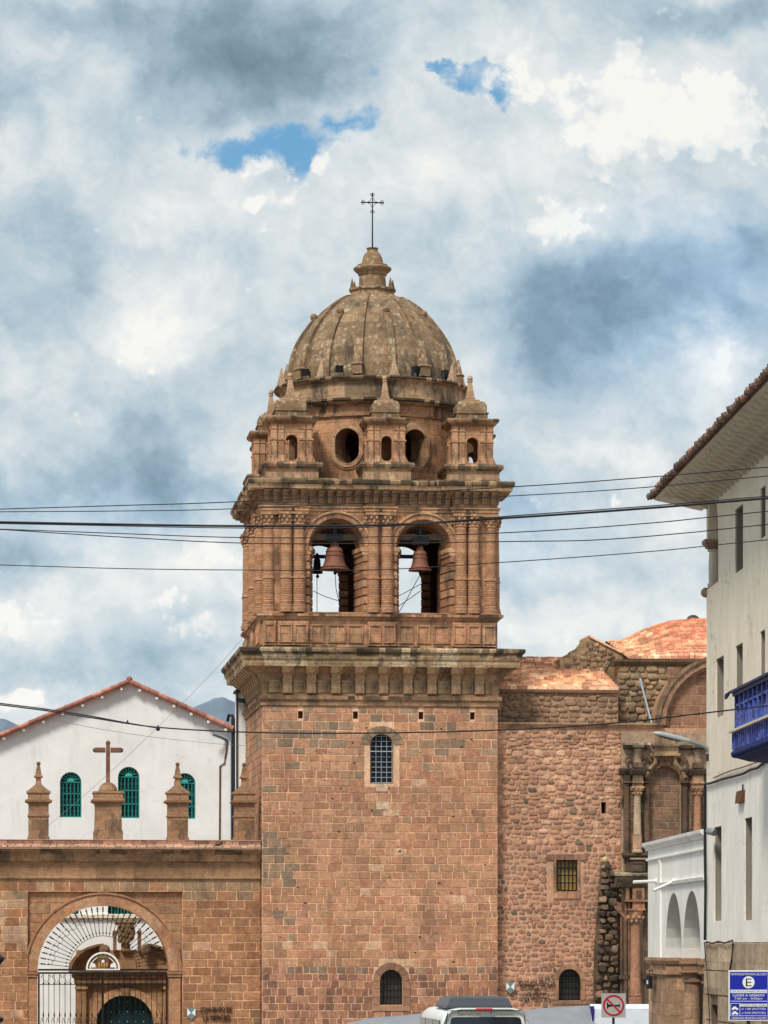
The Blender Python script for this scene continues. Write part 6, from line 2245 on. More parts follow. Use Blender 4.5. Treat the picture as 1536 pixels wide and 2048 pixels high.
for h in holes_:
    m1 = MB()
    ya, yb, za, zb_ = h[0][0], h[1][0], h[0][1], h[2][1]
    m1.box(TH - 0.04, TH - 0.01, ya, yb, za, zb_)
    wn = m1.build('window', 'glass2', cbld, False)
    m1 = MB()
    for y in (ya, (ya + yb) / 2 - 0.02, yb - 0.05):
        m1.box(TH - 0.09, TH - 0.045, y, y + 0.05, za, zb_)
    for z in (za, (za + zb_) / 2, zb_ - 0.06):
        m1.box(TH - 0.10, TH - 0.091, ya, yb, z, z + 0.06)
    m1.build('frame', 'wood', wn, False)
    m1 = MB()
    m1.box(0.03, TH - 0.1, yb - 0.02, yb - 0.003, za + 0.003, zb_ - 0.003)
    m1.box(0.03, TH - 0.1, ya + 0.003, ya + 0.02, za + 0.003, zb_ - 0.003)
    m1.box(0.03, TH - 0.1, ya + 0.021, yb - 0.021, zb_ - 0.02, zb_ - 0.003)
    m1.build('jamb', 'jamb', wn, False)  # thin liners added to carry the shade tone of the reveal
# corner window with its column
mb = MB()
mb.box(0.02, TH, vc0, -0.01, sill - 0.02, sill + 0.04, lin(150, 96, 70))
mb.ball((-0.02, 0.02, sill - 0.06), 0.12, lin(160, 130, 110), 9)
mb.build('corner_sill', 'carved', cbld, False)
mb = MB()
cu_, cv_ = 0.17, -0.17
mb.lathe([(0.17, sill + 0.04), (0.17, sill + 0.12), (0.14, sill + 0.15), (0.145, sill + 0.6), (0.125, rz(1100, 1420)), (0.17, rz(1098, 1420)), (0.17, rz(1096, 1420)), (0.13, rz(1094, 1420))], cu_, cv_, 16, lin(190, 178, 150))
cc = mb.build('corner_column', 'soffit', cbld, True)
mb = MB()
mb.sq(cu_, cv_, [(0.14, rz(1094, 1420)), (0.20, rz(1091, 1420)), (0.22, rz(1086, 1420)), (0.27, rz(1083, 1420)), (0.27, spr - 0.002)], lin(172, 140, 118))
mb.build('capital', 'carved', cc, False)
# eaves, corbels, tiles
EO = 1.12
ZE = FR.z(1003, -EO, 1.2)
mb = MB()
prof = [(0.05, ZWT - 0.02), (-0.15, ZWT + 0.02), (-EO + 0.25, ZE - 0.02), (-EO + 0.06, ZE + 0.02), (-EO, ZE + 0.04), (-EO, ZE + 0.07), (0.05, ZE + 0.52)]
ring = lambda y, s_=1.0: [(x * s_ + (0 if s_ == 1 else 0), y, z) for x, z in prof]
mb.loft([ring(V_END), ring(1.20)], (0.62, 0.58, 0.5))
mb.loft([[(-EO + 0.1, 1.19, ZE), (-EO + 0.1, 0.0, ZE - 0.02), (0.05, 0.0, ZWT), (9.0, 0.0, ZWT), (9.0, 1.19, ZE)], [(-EO + 0.1, 1.19, ZE + 0.12), (-EO + 0.1, 0.0, ZE + 0.12), (0.05, 0.0, ZE + 0.5), (9.0, 0.0, ZE + 0.6), (9.0, 1.19, ZE + 0.12)]], (0.6, 0.56, 0.48))
mb.build('eaves_soffit', 'soffit', cbld, False)
mb = MB()
pr = [(0.10, ZWT - 0.16), (-0.06, ZWT - 0.15), (-0.16, ZWT - 0.08), (-0.40, ZWT - 0.0), (-0.50, ZWT - 0.03), (-0.60, ZWT + 0.03), (-0.80, ZE - 0.08), (-0.90, ZE - 0.13), (-1.00, ZE - 0.08), (-1.03, ZE + 0.06), (0.10, ZE + 0.06)]
mb.loft([[(x, -0.05, z - (0.0)) for x, z in pr], [(x, 0.05, z) for x, z in pr]], (0.64, 0.6, 0.52))
kb = mb.build('corbel', 'soffit', cbld, False)
kb.location = (0, -0.25, 0)
y = -0.25 - 0.62
while y > V_END + 0.3:
    twin(kb, cbld, (0, y, 0))
    y -= 0.62
mb = MB()
mb.loft([[(-EO - 0.04, y, ZE + 0.07), (-EO - 0.04, y, ZE + 0.10), (9.0, y, ZE + 4.6), (9.0, y, ZE + 4.5)] for y in (V_END, 1.28)], lin(120, 70, 58))
y = 1.24
while y > V_END:
    c_ = random.choice([lin(104, 74, 64), lin(88, 68, 60), lin(118, 80, 66), lin(80, 66, 58), lin(96, 84, 68)])
    dz = random.uniform(-0.02, 0.03)
    e = random.uniform(0.0, 0.07)
    mb.tube([(-EO - 0.12 - e, y, ZE + 0.105 + dz), (-EO + 0.4, y, ZE + 0.33 + dz), (2.0, y, ZE + 1.05)], [0.07, 0.07, 0.07], 7, c_)
    mb.tube([(-EO - 0.10, y - 0.11, ZE + 0.07), (-EO + 0.4, y - 0.11, ZE + 0.28)], [0.05, 0.05], 6, lin(80, 56, 50))
    y -= 0.225
mb.build('roof', 'tile', cbld, True, 50)

# blue balcony
BU, B0, B1 = -0.80, rv(1469, -0.80), -17.5
bz = lambda py, px=1469: rz(py, px, BU)
BUN = BU
z_roof, z_sill, z_low = bz(1386), bz(1466), bz(1500)
z_roof, z_sill, z_low = 8.80, 7.96, 7.60
mb = MB()
mb.box(BU - 0.10, 0.0, B1, B0 + 0.10, z_roof, z_roof + 0.05, (0, 0, 0))
mb.box(BU - 0.04, 0.0, B1, B0 + 0.04, z_roof - 0.07, z_roof, (0, 0, 0))
for k in range(3):
    mb.tube([(BU - 0.08 - 0.03 * k, B0 + 0.1, z_roof + 0.03 - 0.05 * k), (BU - 0.16, B0 + 0.22, z_roof - 0.03 - 0.03 * k)], 0.03, 5)
bal = mb.build('balcony', 'bluedark', cbld, False)
mb = MB()
y = B0
step = 0.62
k = 0
while y > B1 + 0.3:
    mb.box(BU, BU + 0.09, y - 0.09, y, z_sill + 0.05, z_roof - 0.07)
    for z in (z_sill + 0.05, z_sill + 0.30, z_sill + 0.55):
        mb.box(BU + 0.015, BU + 0.06, y - step, y - 0.09, z, z + 0.05)
    for j in range(5):
        yy = y - 0.09 - (step - 0.09) * (j + 0.5) / 5
        mb.tube([(BU + 0.035, yy, z_sill + 0.1), (BU + 0.035, yy, z_sill + 0.30)], 0.022, 5)
    y -= step
    k += 1
mb.box(BU, -0.01, B0 - 0.08, B0, z_sill + 0.05, z_roof - 0.07)
mb.box(BU, -0.01, B1, B1 + 0.08, z_sill + 0.05, z_roof - 0.07)
mb.build('balustrade', 'bluewood', bal, False)
mb = MB()
mb.box(BU + 0.07, BU + 0.09, B1, B0 - 0.09, z_sill + 0.05, z_roof - 0.07)
mb.build('lattice_panel', 'bluedark', bal, False)
mb = MB()
mb.box(BU - 0.12, 0.0, B1, B0 + 0.10, z_sill, z_sill + 0.05, (0.6, 0.5, 0.4))
mb.build('sill_board', 'soffit', bal, False)
mb = MB()
mb.box(BU - 0.03, 0.0, B1, B0 + 0.05, z_low, z_sill, (0, 0, 0))
y = B0
while y > B1:
    mb.box(BU - 0.055, BU - 0.03, y - 0.05, y + 0.02, z_low + 0.02, z_sill - 0.02)
    y -= 0.31
mb.build('apron_board', 'bluewood', bal, False)
mb = MB()
mb.box(BU + 0.05, 0.0, B1, B0 - 0.05, z_low - 0.09, z_low)
y = B0 - 0.12
j = 0
while y > B1 + 0.2:
    mb.tube([(BU + 0.02, y, z_low - 0.10), (BU + 0.3, y, z_low - 0.17), (0.0, y, z_low - 0.21)], [0.07, 0.075, 0.08], 7)
    mb.ball((BU - 0.01, y, z_low - 0.09), 0.085, n=8)
    y -= 0.36
mb.build('carved_beam', 'bluedark', bal, True)

# cables and conduit on the facade
mb = MB()
mb.tube([(-0.05, rv(1414), rz(1568, 1414)), (-0.05, rv(1414), rz(1700, 1414)), (-0.06, rv(1416), rz(1780, 1416)), (-0.05, rv(1414), rz(1880, 1414))], 0.035, 6)
mb.build('conduit', 'cable', cbld)
mb = MB()
pts = [(1414, 1568), (1424, 1567), (1436, 1563), (1450, 1558), (1468, 1554), (1490, 1548), (1505, 1540), (1520, 1536), (1536, 1521), (1580, 1490)]
mb.tube([(-0.05, rv(a), rz(b, a)) for a, b in pts], 0.03, 5)
tag(mb.build('wall_cable', 'cable', None), 'thick dark cable sagging along the corner building between cream and white paint', 'cable')
mb = MB()
pts = [(1430, 1556), (1460, 1543), (1490, 1534), (1536, 1518), (1580, 1500)]
mb.tube([(-0.04, rv(a), rz(b, a)) for a, b in pts], 0.015, 5)
tag(mb.build('wall_cable', 'wood', None), 'thin brown cable just above the thick dark one on the corner building', 'cable')
mb = MB()
pts = [(1416, 1886), (1424, 1884), (1432, 1887), (1444, 1883), (1458, 1886), (1473, 1881), (1474, 1888), (1471, 1920), (1466, 1950)]
mb.tube([(-0.09, rv(a), rz(b, a)) for a, b in pts], 0.02, 5)
tag(mb.build('wall_cable', 'cable', None), 'dark cable running along the top edge of the stone base of the corner building', 'cable')
mb = MB()
pts = [(1416, 1886), (1420, 1930), (1424, 1990), (1428, 2060)]
mb.tube([(-0.09, rv(a), rz(b, a)) for a, b in pts], 0.012, 5)
tag(mb.build('wall_cable', 'cable', None), 'thin dark cable hanging down the stone base of the corner building', 'cable')
for o in bpy.data.objects:
    if o.name.startswith('wall_cable'):
        o.location = LOCR
        o.rotation_euler = (0, 0, FR.a)
        o['group'] = 'cables on the corner building'
# small fixtures
v_ = rv(1484)
t = thing('wall_lamp', 'rusty brown box lamp on the white facade below the blue balcony', 'lamp', FR.world(0, v_, rz(1594, 1484)), FR.a)
mb = MB()
mb.loft([[(-0.10, -0.42, -0.13), (-0.10, 0.42, -0.13), (-0.06, 0.48, 0.14), (-0.06, -0.48, 0.14)], [(0.0, -0.42, -0.13), (0.0, 0.42, -0.13), (0.0, 0.48, 0.14), (0.0, -0.48, 0.14)]])
mb.build('lamp_box', 'brownbox', t, False)
mb = MB()
mb.tube([(-0.04, -0.4, 0.10), (-0.04, -0.42, 0.26)], 0.02, 5)
mb.build('stem', 'iron', t)
v_ = rv(1432)
t = thing('floodlight', 'grey cylindrical floodlight at the head of a tall window of the corner building', 'floodlight', FR.world(-0.02, v_, rz(1663, 1432)), FR.a)
mb = MB()
mb.lathe([(0.06, -0.22), (0.085, -0.20), (0.085, 0.06), (0.07, 0.10), (0.03, 0.12)], n=16)
o_ = mb.build('lamp_body', 'greymetal', t, True)
o_.rotation_euler = (R(-82), 0, R(20))
o_.location = (-0.12, 0, 0)
mb = MB()
mb.box(-0.2, 0.02, -0.03, 0.03, -0.02, 0.02)
mb.build('lamp_bracket', 'darkmetal', t, False)
# street lamp reaching out from the corner
t = thing('street_lamp', 'long grey street lamp on a curved arm from the corner building, before the carved portal', 'street lamp', LOCR, FR.a)
vq = -0.35
lp_ = lambda px, py: ((px - CX) * (FR.y0 + vq) / FOC - FR.x0 + FR.s * vq, vq, FR.z(py, 0, vq))
mb = MB()
mb.tube([lp_(a, b) for a, b in ((1420, 1516), (1419, 1506), (1415, 1499), (1408, 1493), (1396, 1488), (1372, 1481))], 0.045, 8)
mb.build('arm', 'greymetal', t)
mb = MB()
h_ = [lp_(a, b) for a, b in ((1378, 1482), (1362, 1478), (1340, 1472.5), (1318, 1467.5), (1306, 1466))]
mb.tube(h_, [0.05, 0.065, 0.07, 0.06, 0.025], 10)
mb.build('lamp_head', 'lamphead', t)
mb = MB()
mb.tube([(p[0], p[1], p[2] - 0.035) for p in h_[1:4]], [0.04, 0.055, 0.04], 8)
mb.build('lens', 'glass2', t)
mb = MB()
mb.tube([lp_(1420, 1522), lp_(1420, 1508)], 0.09, 8)
mb.build('wall_bracket', 'darkmetal', t)

# ------------------------------------------------------------------ white arcade beyond the corner building
arc = thing('white_arcade', 'low white arcade with two round arches on stone columns beside the corner building', 'building', LOCR, FR.a)
A_END = rv(1296)
ZT = FR.z(1676, 0, 0.3)
ZSP = FR.z(1916, 0, 5.0)
rA = 1.67
c1, c2 = rv(1347), rv(1384)
c2 = c1 - 3.55
oa = [(0.06, ZSP)]
pts = [(0.06, ZSP)]
for c in (c2, c1):
    pts += [(c - rA, ZSP)] + [(c + rA * math.cos(PI - PI * k / 20), ZSP + rA * math.sin(PI - PI * k / 20)) for k in range(1, 20)] + [(c + rA, ZSP)]
pts += [(A_END, ZSP), (A_END, ZT), (0.06, ZT)]
mb = MB()
mb.plate(pts, [], rf_, 0.0, -0.5, (0.75, 0.76, 0.75))
mb.box(0.5, 6.0, A_END - 0.5, A_END, 0, ZT, (0.75, 0.76, 0.75))
mb.build('wall', 'arcade', arc, False)
mb = MB()
mb.box(2.7, 3.0, 0.06, A_END - 0.5, 0, ZT, (0.7, 0.7, 0.7))
mb.box(0.5, 2.7, 0.06, A_END - 0.5, ZSP + rA + 0.35, ZSP + rA + 0.6, (0.7, 0.7, 0.7))
mb.build('portico_wall', 'arcade', arc, False)
mb = MB()
p_ = [(-0.3, ZT), (0.05, ZT), (0.05, ZT + 0.05), (0.10, ZT + 0.08), (0.14, ZT + 0.12), (0.15, ZT + 0.20), (-0.3, ZT + 0.24)]
mb.loft([[rf_(0.06, z, d) for d, z in p_], [rf_(A_END + 0.22, z, d) for d, z in p_]], (0.7, 0.72, 0.71))
p_ = [(0.0, ZT - 0.30), (0.06, ZT - 0.28), (0.06, ZT - 0.24), (0.0, ZT - 0.22)]
mb.loft([[rf_(0.06, z, d) for d, z in p_], [rf_(A_END + 0.05, z, d) for d, z in p_]], (0.7, 0.72, 0.71))
mb.build('cornice', 'arcade', arc, False)
mb = MB()
zm = FR.z(1760, 0, 4.5)
p_ = [(0.0, zm - 0.10), (0.07, zm - 0.08), (0.09, zm), (0.0, zm + 0.02)]
mb.loft([[rf_(0.06, z, d) for d, z in p_], [rf_(rv(1322), z, d) for d, z in p_]], (0.7, 0.72, 0.71))
mb.box(-0.05, 0.02, rv(1322) - 0.15, rv(1322) + 0.15, ZSP, ZT - 0.3, (0.7, 0.7, 0.7))
mb.build('string_course', 'arcade', arc, False)
ST = lin(150, 118, 96)
mb = MB()
mb.box(0.02, 0.5, c1 + rA + 0.03, A_END, 0, ZSP - 0.48, lin(160, 126, 102))
mb.rect_loft(0.02, 0.5, c1 + rA + 0.03, A_END, [(0.0, ZSP - 0.48), (0.07, ZSP - 0.44), (0.07, ZSP - 0.36), (0.0, ZSP - 0.34), (0.0, ZSP - 0.20), (0.05, ZSP - 0.17), (0.10, ZSP - 0.08), (0.10, ZSP - 0.002)], lin(168, 130, 106))
mb.build('corner_pier', 'carved', arc, False)
mb = MB()
mb.lathe([(0.30, 0), (0.30, 0.2), (0.24, 0.3), (0.235, 1.2), (0.205, ZSP - 0.62), (0.26, ZSP - 0.60), (0.26, ZSP - 0.55), (0.22, ZSP - 0.53), (0.22, ZSP - 0.42)], 0.25, 0, 18, ST)
mb.rect_loft(0.02, 0.48, -0.24, 0.24, [(0.0, ZSP - 0.42), (0.08, ZSP - 0.36), (0.02, ZSP - 0.32), (0.02, ZSP - 0.2), (0.07, ZSP - 0.14), (0.07, ZSP - 0.003)], lin(160, 122, 98))
co = mb.build('column', 'carved', arc, True)
co.location = (0, (c1 + c2) / 2, 0)
twin(co, arc, (0, c2 - rA - 0.16, 0))
mb = MB()
mb.box(2.62, 2.7, 0.1, A_END - 0.5, 0, ZSP - 0.3, lin(72, 56, 46))  # dado colour darkened to imitate the shade within the portico
mb.rect_loft(2.62, 2.7, 0.1, A_END - 0.5, [(0.0, ZSP - 0.3), (0.08, ZSP - 0.25), (0.08, ZSP - 0.12), (0.0, ZSP - 0.1)], lin(120, 92, 74))
mb.build('dado', 'dark_stone', arc, False)
for (a, b, lab) in (((1313, 1762), (1267, 1764), 'white flagpole sticking out level from the far corner of the white arcade'), ((1349, 1762), (1307, 1781), 'white flagpole leaning down from the middle of the white arcade')):
    v_ = rv(a[0])
    k_ = (b[0] - CX) / FOC
    ex = b[0]
    Y_ = FR.y0 + v_ - 0.3
    p0 = Vector(FR.world(0, v_, rz(a[1], a[0])))
    p1 = Vector(((b[0] - CX) * Y_ / FOC, Y_, CAMZ + (HOR - b[1]) * Y_ / FOC))
    t = thing('flagpole', lab, 'flagpole', tuple(p0), 0, 'flagpoles on the arcade')
    mb = MB()
    mb.tube([(0, 0, 0), tuple(p1 - p0)], 0.042, 8)
    mb.build('pole', 'cloth', t)
    mb = MB()
    mb.ball((0, 0, 0), 0.08, n=8)
    mb.build('socket', 'cloth', t)
v_ = rv(1309)
t = thing('hanging_sign', 'small black lantern sign with white letters on the corner pier of the arcade', 'sign', FR.world(-0.14, v_, rz(1977, 1309)), FR.a)
mb = MB()
mb.box(-0.05, 0.05, -0.36, 0.36, 0, 0.34)
mb.build('panel', 'signblack', t, False)
mb = MB()
mb.tube([(0, 0, 0.34), (0.0, 0, 0.48), (0.1, 0, 0.50)], 0.02, 5)
mb.build('hanger', 'iron', t)
mb = MB()
mb.box(-0.056, -0.051, -0.16, 0.16, 0.12, 0.22)
mb.build('white_mark', 'signwhite', t, False)

# ------------------------------------------------------------------ minibus seen from behind
VY = 70.0
vx = (972 - CX) * VY / FOC
van = thing('minibus', 'silver white tourist minibus seen from behind with a dark roof pod', 'minibus', (vx, VY, 0), R(6.5))
wz = lambda py: CAMZ + (HOR - py) * VY / FOC
zr_ = wz(2016)
hw = 0.965
# cross sections from rear (y = 0) to front
sec = [(-hw, 0.35), (-hw - 0.02, 0.75), (-hw - 0.01, 1.15), (-hw + 0.04, 1.45), (-hw + 0.10, zr_ - 0.28), (-hw + 0.16, zr_ - 0.12), (-hw + 0.28, zr_ - 0.03), (-hw + 0.45, zr_)]
sec = sec + [(-x, z) for x, z in reversed(sec)]


def shape(y, sx, dz, zmin=0.35):
    return [(x * sx, y, max(zmin, z + dz * (1 if z > 1.2 else 0))) for x, z in sec]


mb = MB()
rings = [shape(0.10, 0.93, -0.06), shape(0.02, 0.975, -0.025), shape(0.07, 0.99, -0.012), shape(0.25, 1.0, 0.0), shape(1.2, 1.0, 0.015), shape(2.6, 1.0, 0.012), shape(3.6, 0.99, -0.02), shape(4.1, 0.97, -0.30), shape(4.7, 0.95, -0.85), shape(5.2, 0.90, -1.05), shape(5.35, 0.8, -1.2)]
mb.loft(rings, (0.6, 0.65, 0.65))
body = mb.build('body', 'vanpaint', van, True, 50)
zg = wz(2034)
mb = MB()
gl = [(-0.74, 1.15), (0.74, 1.15), (0.755, 1.5), (0.70, zg - 0.05), (0.66, zg - 0.01), (0.6, zg), (-0.6, zg), (-0.66, zg - 0.01), (-0.70, zg - 0.05), (-0.755, 1.5)]
mb.plate(gl, [], lambda x, z, d: (x, 0.025 - d + max(0, z - 1.15) * 0.02, z), 0.0, 0.03, (0.01, 0.02, 0.03))
mb.build('rear_window', 'vanglass', van, False)
mb = MB()
fr_ = [(-0.80, 1.05), (0.80, 1.05), (0.82, 1.5), (0.765, wz(2026)), (0.70, wz(2021)), (-0.70, wz(2021)), (-0.765, wz(2026)), (-0.82, 1.5)]
pts = [(x, 0.008 + max(0, z - 1.15) * 0.02, z) for x, z in fr_]
mb.tube(pts + [pts[0]], 0.008, 5)
mb.build('tailgate_seam', 'signblack', van, False)
mb = MB()
mb.loft([[(-0.14, 0.05, wz(2021)), (0.20, 0.05, wz(2021)), (0.20, 0.05, wz(2016.5)), (-0.14, 0.05, wz(2016.5))], [(-0.12, -0.03, wz(2020.5)), (0.18, -0.03, wz(2020.5)), (0.18, -0.03, wz(2017)), (-0.12, -0.03, wz(2017))]])
bl_ = mb.build('brake_light', 'redlamp', van, False)
bl_.location = (-0.06, 0, 0)
tm = lambda x0: (lambda x, z, d: (x0 + x, 0.003 + 0.014 - d, wz(2031.5) + z))
sc_ = VY / FOC
text_part('Servicio', 46 * sc_, 7.5 * sc_, tm((918 - 975) * sc_), 0.006, 'lettering', 'bronzeink', van)
text_part('Turistico', 50 * sc_, 7.5 * sc_, tm((982 - 975) * sc_), 0.006, 'lettering', 'bronzeink', van)
for s_ in (-1, 1):
    mb = MB()
    for (a, b) in ((0.30, 1.25), (1.32, 2.4), (2.47, 3.4)):
        x = hw - 0.005
        x2 = hw - 0.125
        q_ = [(s_ * (x - 0.015), a, 1.22), (s_ * (x - 0.015), b, 1.22), (s_ * (x2 + 0.035), b, zr_ - 0.24), (s_ * (x2 + 0.035), a, zr_ - 0.24)]
        q2 = [(p[0] + s_ * 0.012, p[1], p[2]) for p in q_]
        mb.add(q_ + q2, [(4, 5, 6, 7), (0, 1, 5, 4), (1, 2, 6, 5), (2, 3, 7, 6), (3, 0, 4, 7)])
    mb.build('side_window', 'vanglass', van, False)
mb = MB()
zp_ = wz(1994)
zb_ = zr_ - 0.005
px0, px1 = (898 - 975) * sc_, (1032 - 975) * sc_
mb.loft([[(px0, 0.25, zb_), (px1, 0.25, zb_), (px1, 2.0, zb_), (px0, 2.0, zb_)], [(px0 + 0.02, 0.24, zb_ + 0.05), (px1 - 0.01, 0.24, zb_ + 0.05), (px1 - 0.01, 2.02, zb_ + 0.05), (px0 + 0.02, 2.02, zb_ + 0.05)],
         [(px0 + 0.10, 0.34, zp_ - 0.03), (px1 - 0.08, 0.34, zp_ - 0.03), (px1 - 0.08, 1.9, zp_ - 0.03), (px0 + 0.10, 1.9, zp_ - 0.03)], [(px0 + 0.16, 0.42, zp_), (px1 - 0.14, 0.42, zp_), (px1 - 0.14, 1.8, zp_), (px0 + 0.16, 1.8, zp_)]])
mb.build('roof_pod', 'pod', van, False)
mb = MB()
mb.lathe([(0.15, -0.10), (0.33, -0.10), (0.34, 0.0), (0.33, 0.10), (0.15, 0.10)], n=24)
wh = mb.build('wheel', 'signblack', van, True)
wh.rotation_euler = (0, R(90), 0)
wh.location = (-0.78, 0.95, 0.34)
for (x, y) in ((0.78, 0.95), (-0.78, 4.2), (0.78, 4.2)):
    twin(wh, van, (x, y, 0.34), (0, R(90), 0))
for s_ in (-1, 1):
    mb = MB()
    mb.box(s_ * 0.84 - 0.055, s_ * 0.84 + 0.055, -0.005, 0.12, 0.75, 1.1)
    mb.build('tail_light', 'redlamp', van, False)
mb = MB()
mb.box(-0.86, 0.86, -0.06, 0.12, 0.34, 0.56)
mb.build('bumper', 'vanpaint', van, False)

# ------------------------------------------------------------------ market tents


def tent(label, top, Y, depth, mat, drop, sag=0.05, extra=None):
    """canvas awning: a ridge given by picture points at distance Y, sloping to a lower front edge, on four poles"""
    pts = [Vector(at(a, b, Y)) for a, b in top]
    o = pts[0].copy()
    o.z = 0
    t = thing('market_tent', label, 'tent', tuple(o), 0, 'market tents before the church')
    rings = []
    n = 8
    for j in range(n + 1):
        s_ = j / n
        row = []
        for i, p in enumerate(pts):
            w = sag * math.sin(s_ * PI) * (1 + 0.6 * math.sin(i * 2.1))
            row.append((p.x - o.x, p.y - o.y - depth * s_, p.z - drop * s_ - w))
        rings.append(row)
    for j in range(4):
        rings.append([(p[0] + 0.015 * math.sin(i * 2.6), p[1] - 0.02 * math.sin(i * 1.7 + j), p[2] - 0.09 * (j + 1)) for i, p in enumerate(rings[n])])
    back = [[(p[0], p[1] + depth * 0.9, p[2] - drop * 0.9) for p in rings[0]]]
    m1 = MB()
    m1.loft(back + rings, (0.4, 0.42, 0.46), False, False, False)
    m1.build('canopy', mat, t, True, 60)
    for (x, y) in ((0.08, -depth + 0.05), (pts[-1].x - o.x - 0.08, -depth + 0.05), (0.08, depth * 0.8), (pts[-1].x - o.x - 0.08, depth * 0.8)):
        m1 = MB()
        m1.tube([(x, y, 0), (x, y, min(p.z for p in pts) - drop - 0.02)], 0.025, 6)
        m1.build('pole', 'greymetal', t)
    return t, o, rings


tent('grey canvas market tent left of the minibus with sloping roof', [(694, 2046), (718, 2041), (742, 2035.5), (790, 2032), (850, 2026), (900, 2022)], 100.0, 1.6, 'canvas', 0.55)
tent('grey canvas market tent right of the minibus, next to the white one', [(1020, 2022), (1064, 2018.5), (1100, 2015.5), (1140, 2012.5), (1184, 2010.5)], 99.0, 1.6, 'canvas', 0.55)
t3, o3, r3 = tent('white canvas market tent with a blue edge behind the no-horn sign', [(1180, 2008), (1210, 2008.3), (1240, 2008.1), (1270, 2008.4), (1303, 2008)], 98.5, 0.5, 'whitecanvas', 0.12, 0.01)
m1 = MB()
za = o3
w_ = r3[0][-1][0]
m1.loft([[(0.02, -0.5, r3[0][0][2] - 0.14), (w_, -0.5, r3[0][0][2] - 0.14)], [(0.02, -0.52, 1.2), (w_, -0.52, 1.2)], [(0.02, -0.5, 0.4), (w_, -0.5, 0.4)]], (0.7, 0.75, 0.8), False, False, False)
m1.build('side_wall', 'whitecanvas', t3, False)
m1 = MB()
m1.loft([[(0.0 + 0.03 * math.sin(z * 6), -0.535 - 0.03 * math.sin(z * 9), z), (0.05 + 0.03 * math.sin(z * 4 + 1), -0.56, z), (0.06 + 0.03 * math.sin(z * 4 + 1), -0.535, z)] for z in [r3[0][0][2] - 0.05 - 0.12 * k for k in range(15)]], (0, 0, 0))
m1.build('blue_edge', 'bluemetal', t3, True)

# ------------------------------------------------------------------ road signs
SY = 89.0
sxx, _, szz = at(1227, 2011, SY)
hsign = thing('road_sign', 'square grey sign with a crossed-out horn in a red ring', 'sign', (sxx, SY, 0), 0)
s2 = 24.3 * SY / FOC
sf = lambda x, z, d: (x, -d, szz + z)
mb = MB()
mb.plate([(-s2, -s2), (s2, -s2), (s2, s2), (-s2, s2)], [], sf, 0.0, 0.02)
pn_ = mb.build('panel', 'signgrey', hsign, False)
mb = MB()
ring_loop(mb, sf, 0, 0, s2 * 0.72, s2 * 0.88, 0.0205, 0.026, (0, 0, 0), 0, 2 * PI, 36)
mb.build('red_ring', 'signred', pn_, False)
mb = MB()
dl = lambda x, z: (x * math.cos(R(-45)) - z * math.sin(R(-45)), x * math.sin(R(-45)) + z * math.cos(R(-45)))
mb.plate([dl(-s2 * 0.75, -s2 * 0.065), dl(s2 * 0.75, -s2 * 0.065), dl(s2 * 0.75, s2 * 0.065), dl(-s2 * 0.75, s2 * 0.065)], [], sf, 0.031, 0.034)
mb.build('red_bar', 'signred', pn_, False)
mb = MB()
mb.plate([(-s2 * 0.55, -s2 * 0.30), (-s2 * 0.40, -s2 * 0.10), (-s2 * 0.1, -s2 * 0.06), (s2 * 0.42, -s2 * 0.06), (s2 * 0.44, -s2 * 0.13), (s2 * 0.52, -s2 * 0.13), (s2 * 0.52, s2 * 0.13), (s2 * 0.44, s2 * 0.13), (s2 * 0.42, s2 * 0.06), (-s2 * 0.1, s2 * 0.06), (-s2 * 0.40, s2 * 0.10), (-s2 * 0.55, s2 * 0.30)], [], sf, 0.0205, 0.028)
mb.build('horn_symbol', 'signblack', pn_, False)
mb = MB()
mb.tube([(0, 0.035, 0), (0, 0.035, szz + s2 * 0.6)], 0.033, 8)
mb.build('post', 'darkmetal', hsign)

PY = 62.0
pxx, _, pzz = at(1497.5, 1991, PY)
psg = thing('parking_sign', 'blue and white parking zone sign with a big letter E, at the right edge', 'sign', (pxx, PY, 0), 0)
k_ = PY / FOC
hwp, hhp = 40.5 * k_, 50.5 * k_
X = lambda px: (px - 1497.5) * k_
Z = lambda py: pzz + (1991 - py) * k_
g_ = lambda x, z, d: (x, -d, z)
mb = MB()
mb.box(-hwp, hwp, 0.0, 0.02, pzz - hhp, pzz + hhp)
pp = mb.build('panel', 'signwhite', psg, False)
mb = MB()
mb.box(X(1459.5), X(1535.5), -0.004, 0.0, Z(2039.5), Z(1943.5))
mb.build('blue_field', 'signblue', pp, False)


def strip(a, b, c, d, e=0.0075):
    m1 = MB()
    m1.box(X(a), X(b), -e, -0.0045, Z(d), Z(c))
    return m1


strip(1461, 1534, 1979.5, 1986).build('white_band', 'signwhite', pp, False)
strip(1461, 1534, 2001.8, 2002.8).build('white_line', 'signwhite', pp, False)
strip(1480, 1534, 2007.5, 2013).build('white_band', 'signwhite', pp, False)
mb = MB()
for (a, b, c, d) in ((1461, 1480, 2006.5, 2007.3), (1461, 1534, 2031, 2031.8), (1461, 1461.8, 2007.3, 2031), (1479.2, 1480, 2007.3, 2031)):
    mb.box(X(a), X(b), -0.0075, -0.0045, Z(d), Z(c))
mb.build('frame_line', 'signwhite', pp, False)
mb = MB()
mb.plate([(X(1497) + 12 * k_ * math.cos(2 * PI * q_ / 32), Z(1964.5) + 12 * k_ * math.sin(2 * PI * q_ / 32)) for q_ in range(32)], [], g_, 0.0045, 0.008)
ds = mb.build('white_disc', 'signwhite', pp, False)


def line(s_, a, b, c, d, mat, e=0.0082):
    text_part(s_, X(b) - X(a), Z(c) - Z(d), lambda x, z, dd: (X(a) + x, -e - dd, Z(d) + z), 0.001, 'lettering', mat, pp)


